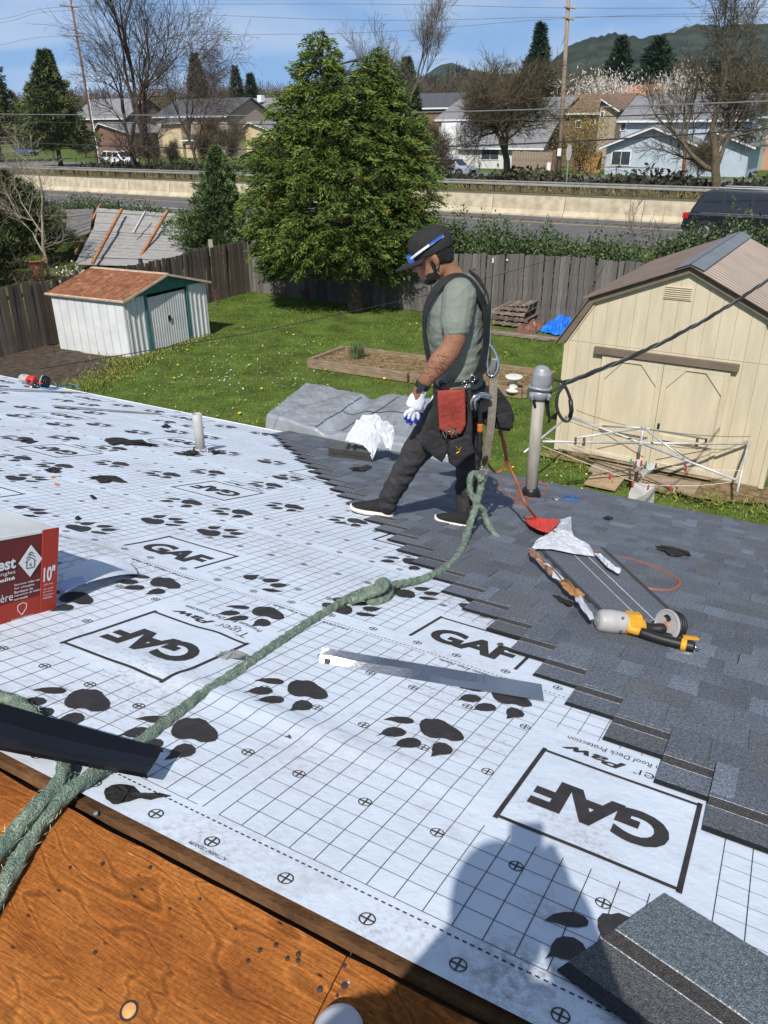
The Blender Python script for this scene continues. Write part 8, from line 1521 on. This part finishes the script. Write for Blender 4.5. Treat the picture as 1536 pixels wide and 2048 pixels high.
# ---- yellow coil nailer
def nailer(o0, X, label, yel_, L_=1.0, kind='big'):
    Z = rn; X = X-Z*(X@Z); X /= np.linalg.norm(X); Y_ = np.cross(Z, X); t = thing('nail_gun', o0, label, 'nail gun'); p = lambda x, y, z: o0+(X*x+Y_*y+Z*z)*L_
    gy = mat('gun_grey', (.38, .375, .36), .45, .1, 9); bk_ = mat('gun_black', (.013, .013, .014), .5, .15, 14); st = MATS['worn_steel']
    b = MB(); loft(b, [(p(-.185, 0, .062), Y_*.040*L_, Z*.044*L_), (p(-.170, 0, .062), Y_*.058*L_, Z*.056*L_), (p(-.12, .0, .064), Y_*.062*L_, Z*.060*L_), (p(-.055, 0, .064), Y_*.056*L_, Z*.056*L_), (p(-.03, 0, .062), Y_*.05*L_, Z*.05*L_)], 22); hd0 = blob(b, 'cylinder_head', gy, t, .006, 2)
    MB().lathe(p(-.186, 0, .062), -X, [(.03*L_, 0), (.03*L_, .003*L_), (.026*L_, .004*L_), (.024*L_, .0015*L_), (.014*L_, .0015*L_), (.013*L_, .004*L_), (.005*L_, .004*L_)], 24).obj('exhaust_cap', mat('cap_grey', (.30, .295, .28), .5, .1, 9), t)
    b = MB(); loft(b, [(p(-.045, 0, .062), Y_*.056*L_, Z*.054*L_), (p(.03, .004, .058), Y_*.048*L_, Z*.046*L_), (p(.06, .006, .054), Y_*.036*L_, Z*.034*L_)], 20); limb(b, [p(-.03, -.045, .05), p(.0, -.05, .05), p(.04, -.05, .045)], [.022*L_, .026*L_, .020*L_]); b.frame(p(-.03, .015, .085), X, Y_, Z, -.01*L_, .07*L_, -.02*L_, .04*L_, 0, .03*L_); blob(b, 'housing', yel_, t, .005, 2)
    for x, y, z in ((-.075, -.045, .10), (-.075, .04, .10), (-.075, -.055, .035)): MB().lathe(p(x, y, z), Z-Y_*.6, [(.003, 0), (.008*L_, 0), (.008*L_, .008*L_), (.003, .008*L_)], 6).obj('bolt', st, t)
    # handle sweeping towards the lower right
    b = MB(); limb(b, [p(.03, -.06, .045), p(.09, -.095, .040), p(.16, -.125, .038), p(.20, -.140, .038)], [.026*L_, .025*L_, .027*L_, .028*L_]); blob(b, 'handle', bk_, t, .005, 3)
    d = p(.20, -.140, .038)-p(.16, -.125, .038); d /= np.linalg.norm(d); e0 = p(.195, -.137, .038); MB().lathe(e0, d, [(.028*L_, 0), (.031*L_, .003), (.031*L_, .024*L_), (.028*L_, .027*L_)], 20).obj('yellow_collar', yel_, t, smooth=True); MB().lathe(e0+d*.027*L_, d, [(.028*L_, 0), (.029*L_, .03*L_), (.020*L_, .04*L_)], 18).obj('end_cap', bk_, t); MB().lathe(e0+d*.062*L_, d, [(.008*L_, 0), (.010*L_, .008*L_), (.006*L_, .014*L_), (.007*L_, .034*L_)], 12).obj('air_plug', chrome, t, smooth=True)
    hk = [p(.245, -.165, .055), p(.245, -.175, .012), p(.225, -.19, .008), p(.12, -.19, .008)]; ribbon(hk, .018*L_, .004, [X, X-Z*.2, -Y_+Z*.5, Z], st, 'belt_hook', t)
    # coil magazine
    cm = p(.185, .03, .070); ax = X*.62-Y_*-.30+Z*-.05; ax /= np.linalg.norm(ax); MB().lathe(cm, -ax, [(.012*L_, 0), (.080*L_, .0), (.083*L_, .003*L_), (.083*L_, .010*L_), (.074*L_, .012*L_), (.072*L_, .008*L_)], 28).obj('magazine_cover', gy, t, smooth=False)
    for k in range(3): MB().lathe(cm+ax*(.004+.022*k)*L_, ax, [(.03*L_, 0), (.080*L_-.004*k, .001), (.084*L_-.004*k, .008*L_), (.080*L_-.004*k, .016*L_), (.03*L_, .017*L_)], 28).obj('magazine_ring', bk_, t, smooth=True)
    g = [cm-ax*.0125*L_+(math.cos(a)*Y_*1+math.sin(a)*Z)*.048*L_ for a in np.linspace(.5, 2.2, 10)]; MB().tube(g, .008*L_, 6).obj('slot', bk_, t); MB().lathe(cm-ax*.013*L_, -ax, [(.020*L_, 0), (.018*L_, .004*L_), (.006, .005*L_)], 14).obj('hub', mat('hub_orange', (.45, .2, .1), .6, .3, 20), t); 
    ribbon([p(.225, -.08, .05), p(.26, -.085, .052), p(.30, -.075, .05)], .028*L_, .012*L_, [Z]*3, yel_, 'magazine_latch', t); limb(MB(), [p(.05, .02, .05), p(.10, .02, .045), p(.15, .02, .05)], [.03*L_, .026*L_, .03*L_]).obj('nose', bk_, t, fix=False, smooth=True); limb(MB(), [p(.10, .03, .02), p(.17, .0, .02), p(.25, -.02, .03)], [.022*L_, .02*L_, .02*L_]).obj('feed_guide', bk_, t, fix=False, smooth=True)
    return t
ya = mat('gun_yellow', (.62, .30, .02), .45, .1, 9); A_ = PR(1210, 1262); B_ = PR(1372, 1282); nailer(PR(1262, 1272, .026), B_-A_, 'yellow and grey coil nail gun with black handle lying on the shingles', ya, .76)
gr_ = mat('gun_red', (.55, .03, .02), .45, .1, 9); o0 = PR(62, 770, .01); nailer(o0, eu*1.0, 'red nail gun lying by the far eave on the underlayment', gr_, .9)
hose([PR(80, 775, .03), PR(105, 778, .02), PR(125, 770, .02), PR(150, 770, .02), PR(158, 778, .01)], .008, 'blue air hose trailing from the red nail gun', mat('blue_hose', (.03, .22, .45), .5, .1, 8))
# ---- pliers
pb_ = PR(1125, 998, .035); t = thing('pliers', pb_, 'blue handled pliers lying on the shingles right of the mast', 'pliers'); L2 = lambda x, y, h=.036: PR(x, y, h); bh = mat('blue_grip', (.02, .10, .30), .5, .1, 8)
for s_ in (-1, 1): MB().tube(catmull([L2(1124, 998), L2(1132, 996+3*s_), L2(1146, 997+4*s_), L2(1157, 999+3*s_)], 5), .010, 8).obj('handle', bh, t, smooth=True); MB().tube([L2(1124, 998), L2(1114, 998+s_*2), L2(1104, 997)], [.012, .009, .004], 7).obj('jaw', MATS['worn_steel'], t, smooth=True)
# ---- bundle of shingles with white wrapper
def bundle():
    c = [US(655, 920), US(742, 931), US(735, 900), US(675, 893)]; A, B = np.array(c[0]), np.array(c[1]); d = (B-A); Ld = np.linalg.norm(d); d /= Ld; e = np.array([-d[1], d[0]]); e = e if e[1] > 0 else -e; t = thing('shingle_bundle', PR(698, 915), 'bundle of dark shingles with white wrapper lying near the eave', 'shingles')
    for k in range(9):
        h0 = .032+.0085*k; j = rng.uniform(-.004, .004, 2); P = [RF(*(A+j), h0), RF(*(A+d*Ld+j), h0), RF(*(A+d*Ld*.98+e*.34+j), h0), RF(*(A+e*.34+j), h0)]; V = P+[p+rn*.0062 for p in P]; T = [(.05, .052, .05)]*4+[(.10, .105, .10) if k == 8 else (.05, .052, .05)]*4
        o = link('shingle', V, [(4, 5, 6, 7), (0, 1, 5, 4), (1, 2, 6, 5), (2, 3, 7, 6), (3, 0, 4, 7)], M_SH, t, tint=np.array(T)); locattr(o, [((p-RO)@eu, (p-RO)@es, p[2]) for p in V])
    for f in (.42, .58): P0 = RF(*(A+d*Ld*f), .112); MB().frame(P0, (RF(*(A+e), 0)-RF(*A, 0)), (RF(*(A+d), 0)-RF(*A, 0)), rn, -.002, .345, -.012, .012, -.003, .0015).obj('strap', mat('strap_black', (.015, .015, .015), .4, .1, 5), t)
bundle()
crumple('bundle_wrapper', [(690, 888), (697, 872), (708, 862), (715, 848), (728, 838), (740, 841), (750, 832), (763, 848), (786, 858), (789, 878), (781, 908), (773, 888), (766, 878), (757, 893), (745, 928), (738, 910), (726, 896), (708, 890)], lambda f, g: .10*(1-f)**.8+.03, wht, 'crumpled white plastic wrapper standing up from the shingle bundle', 'wrapper', amp=.05, seed=21, fr=1.6, plane=lambda x, y: PP(x, y, PR(735, 915, .06), np.array([0, -.75, .66])), th=.001)
# ================================================================ AIR
hz_ = mat('air', (.8, .8, .8)); nt = hz_.node_tree; nt.nodes.clear(); out = nt.nodes.new('ShaderNodeOutputMaterial'); pv = nt.nodes.new('ShaderNodeVolumePrincipled'); pv.inputs['Color'].default_value = (.80, .88, 1, 1); pv.inputs['Density'].default_value = .00007; pv.inputs['Anisotropy'].default_value = .2; nt.links.new(pv.outputs[0], out.inputs['Volume'])
MB().box((-2700, -1100, -1.5), (2700, 2950, 420)).obj('haze', hz_, kind='stuff', label='thin bluish air over the whole valley', cat='haze')
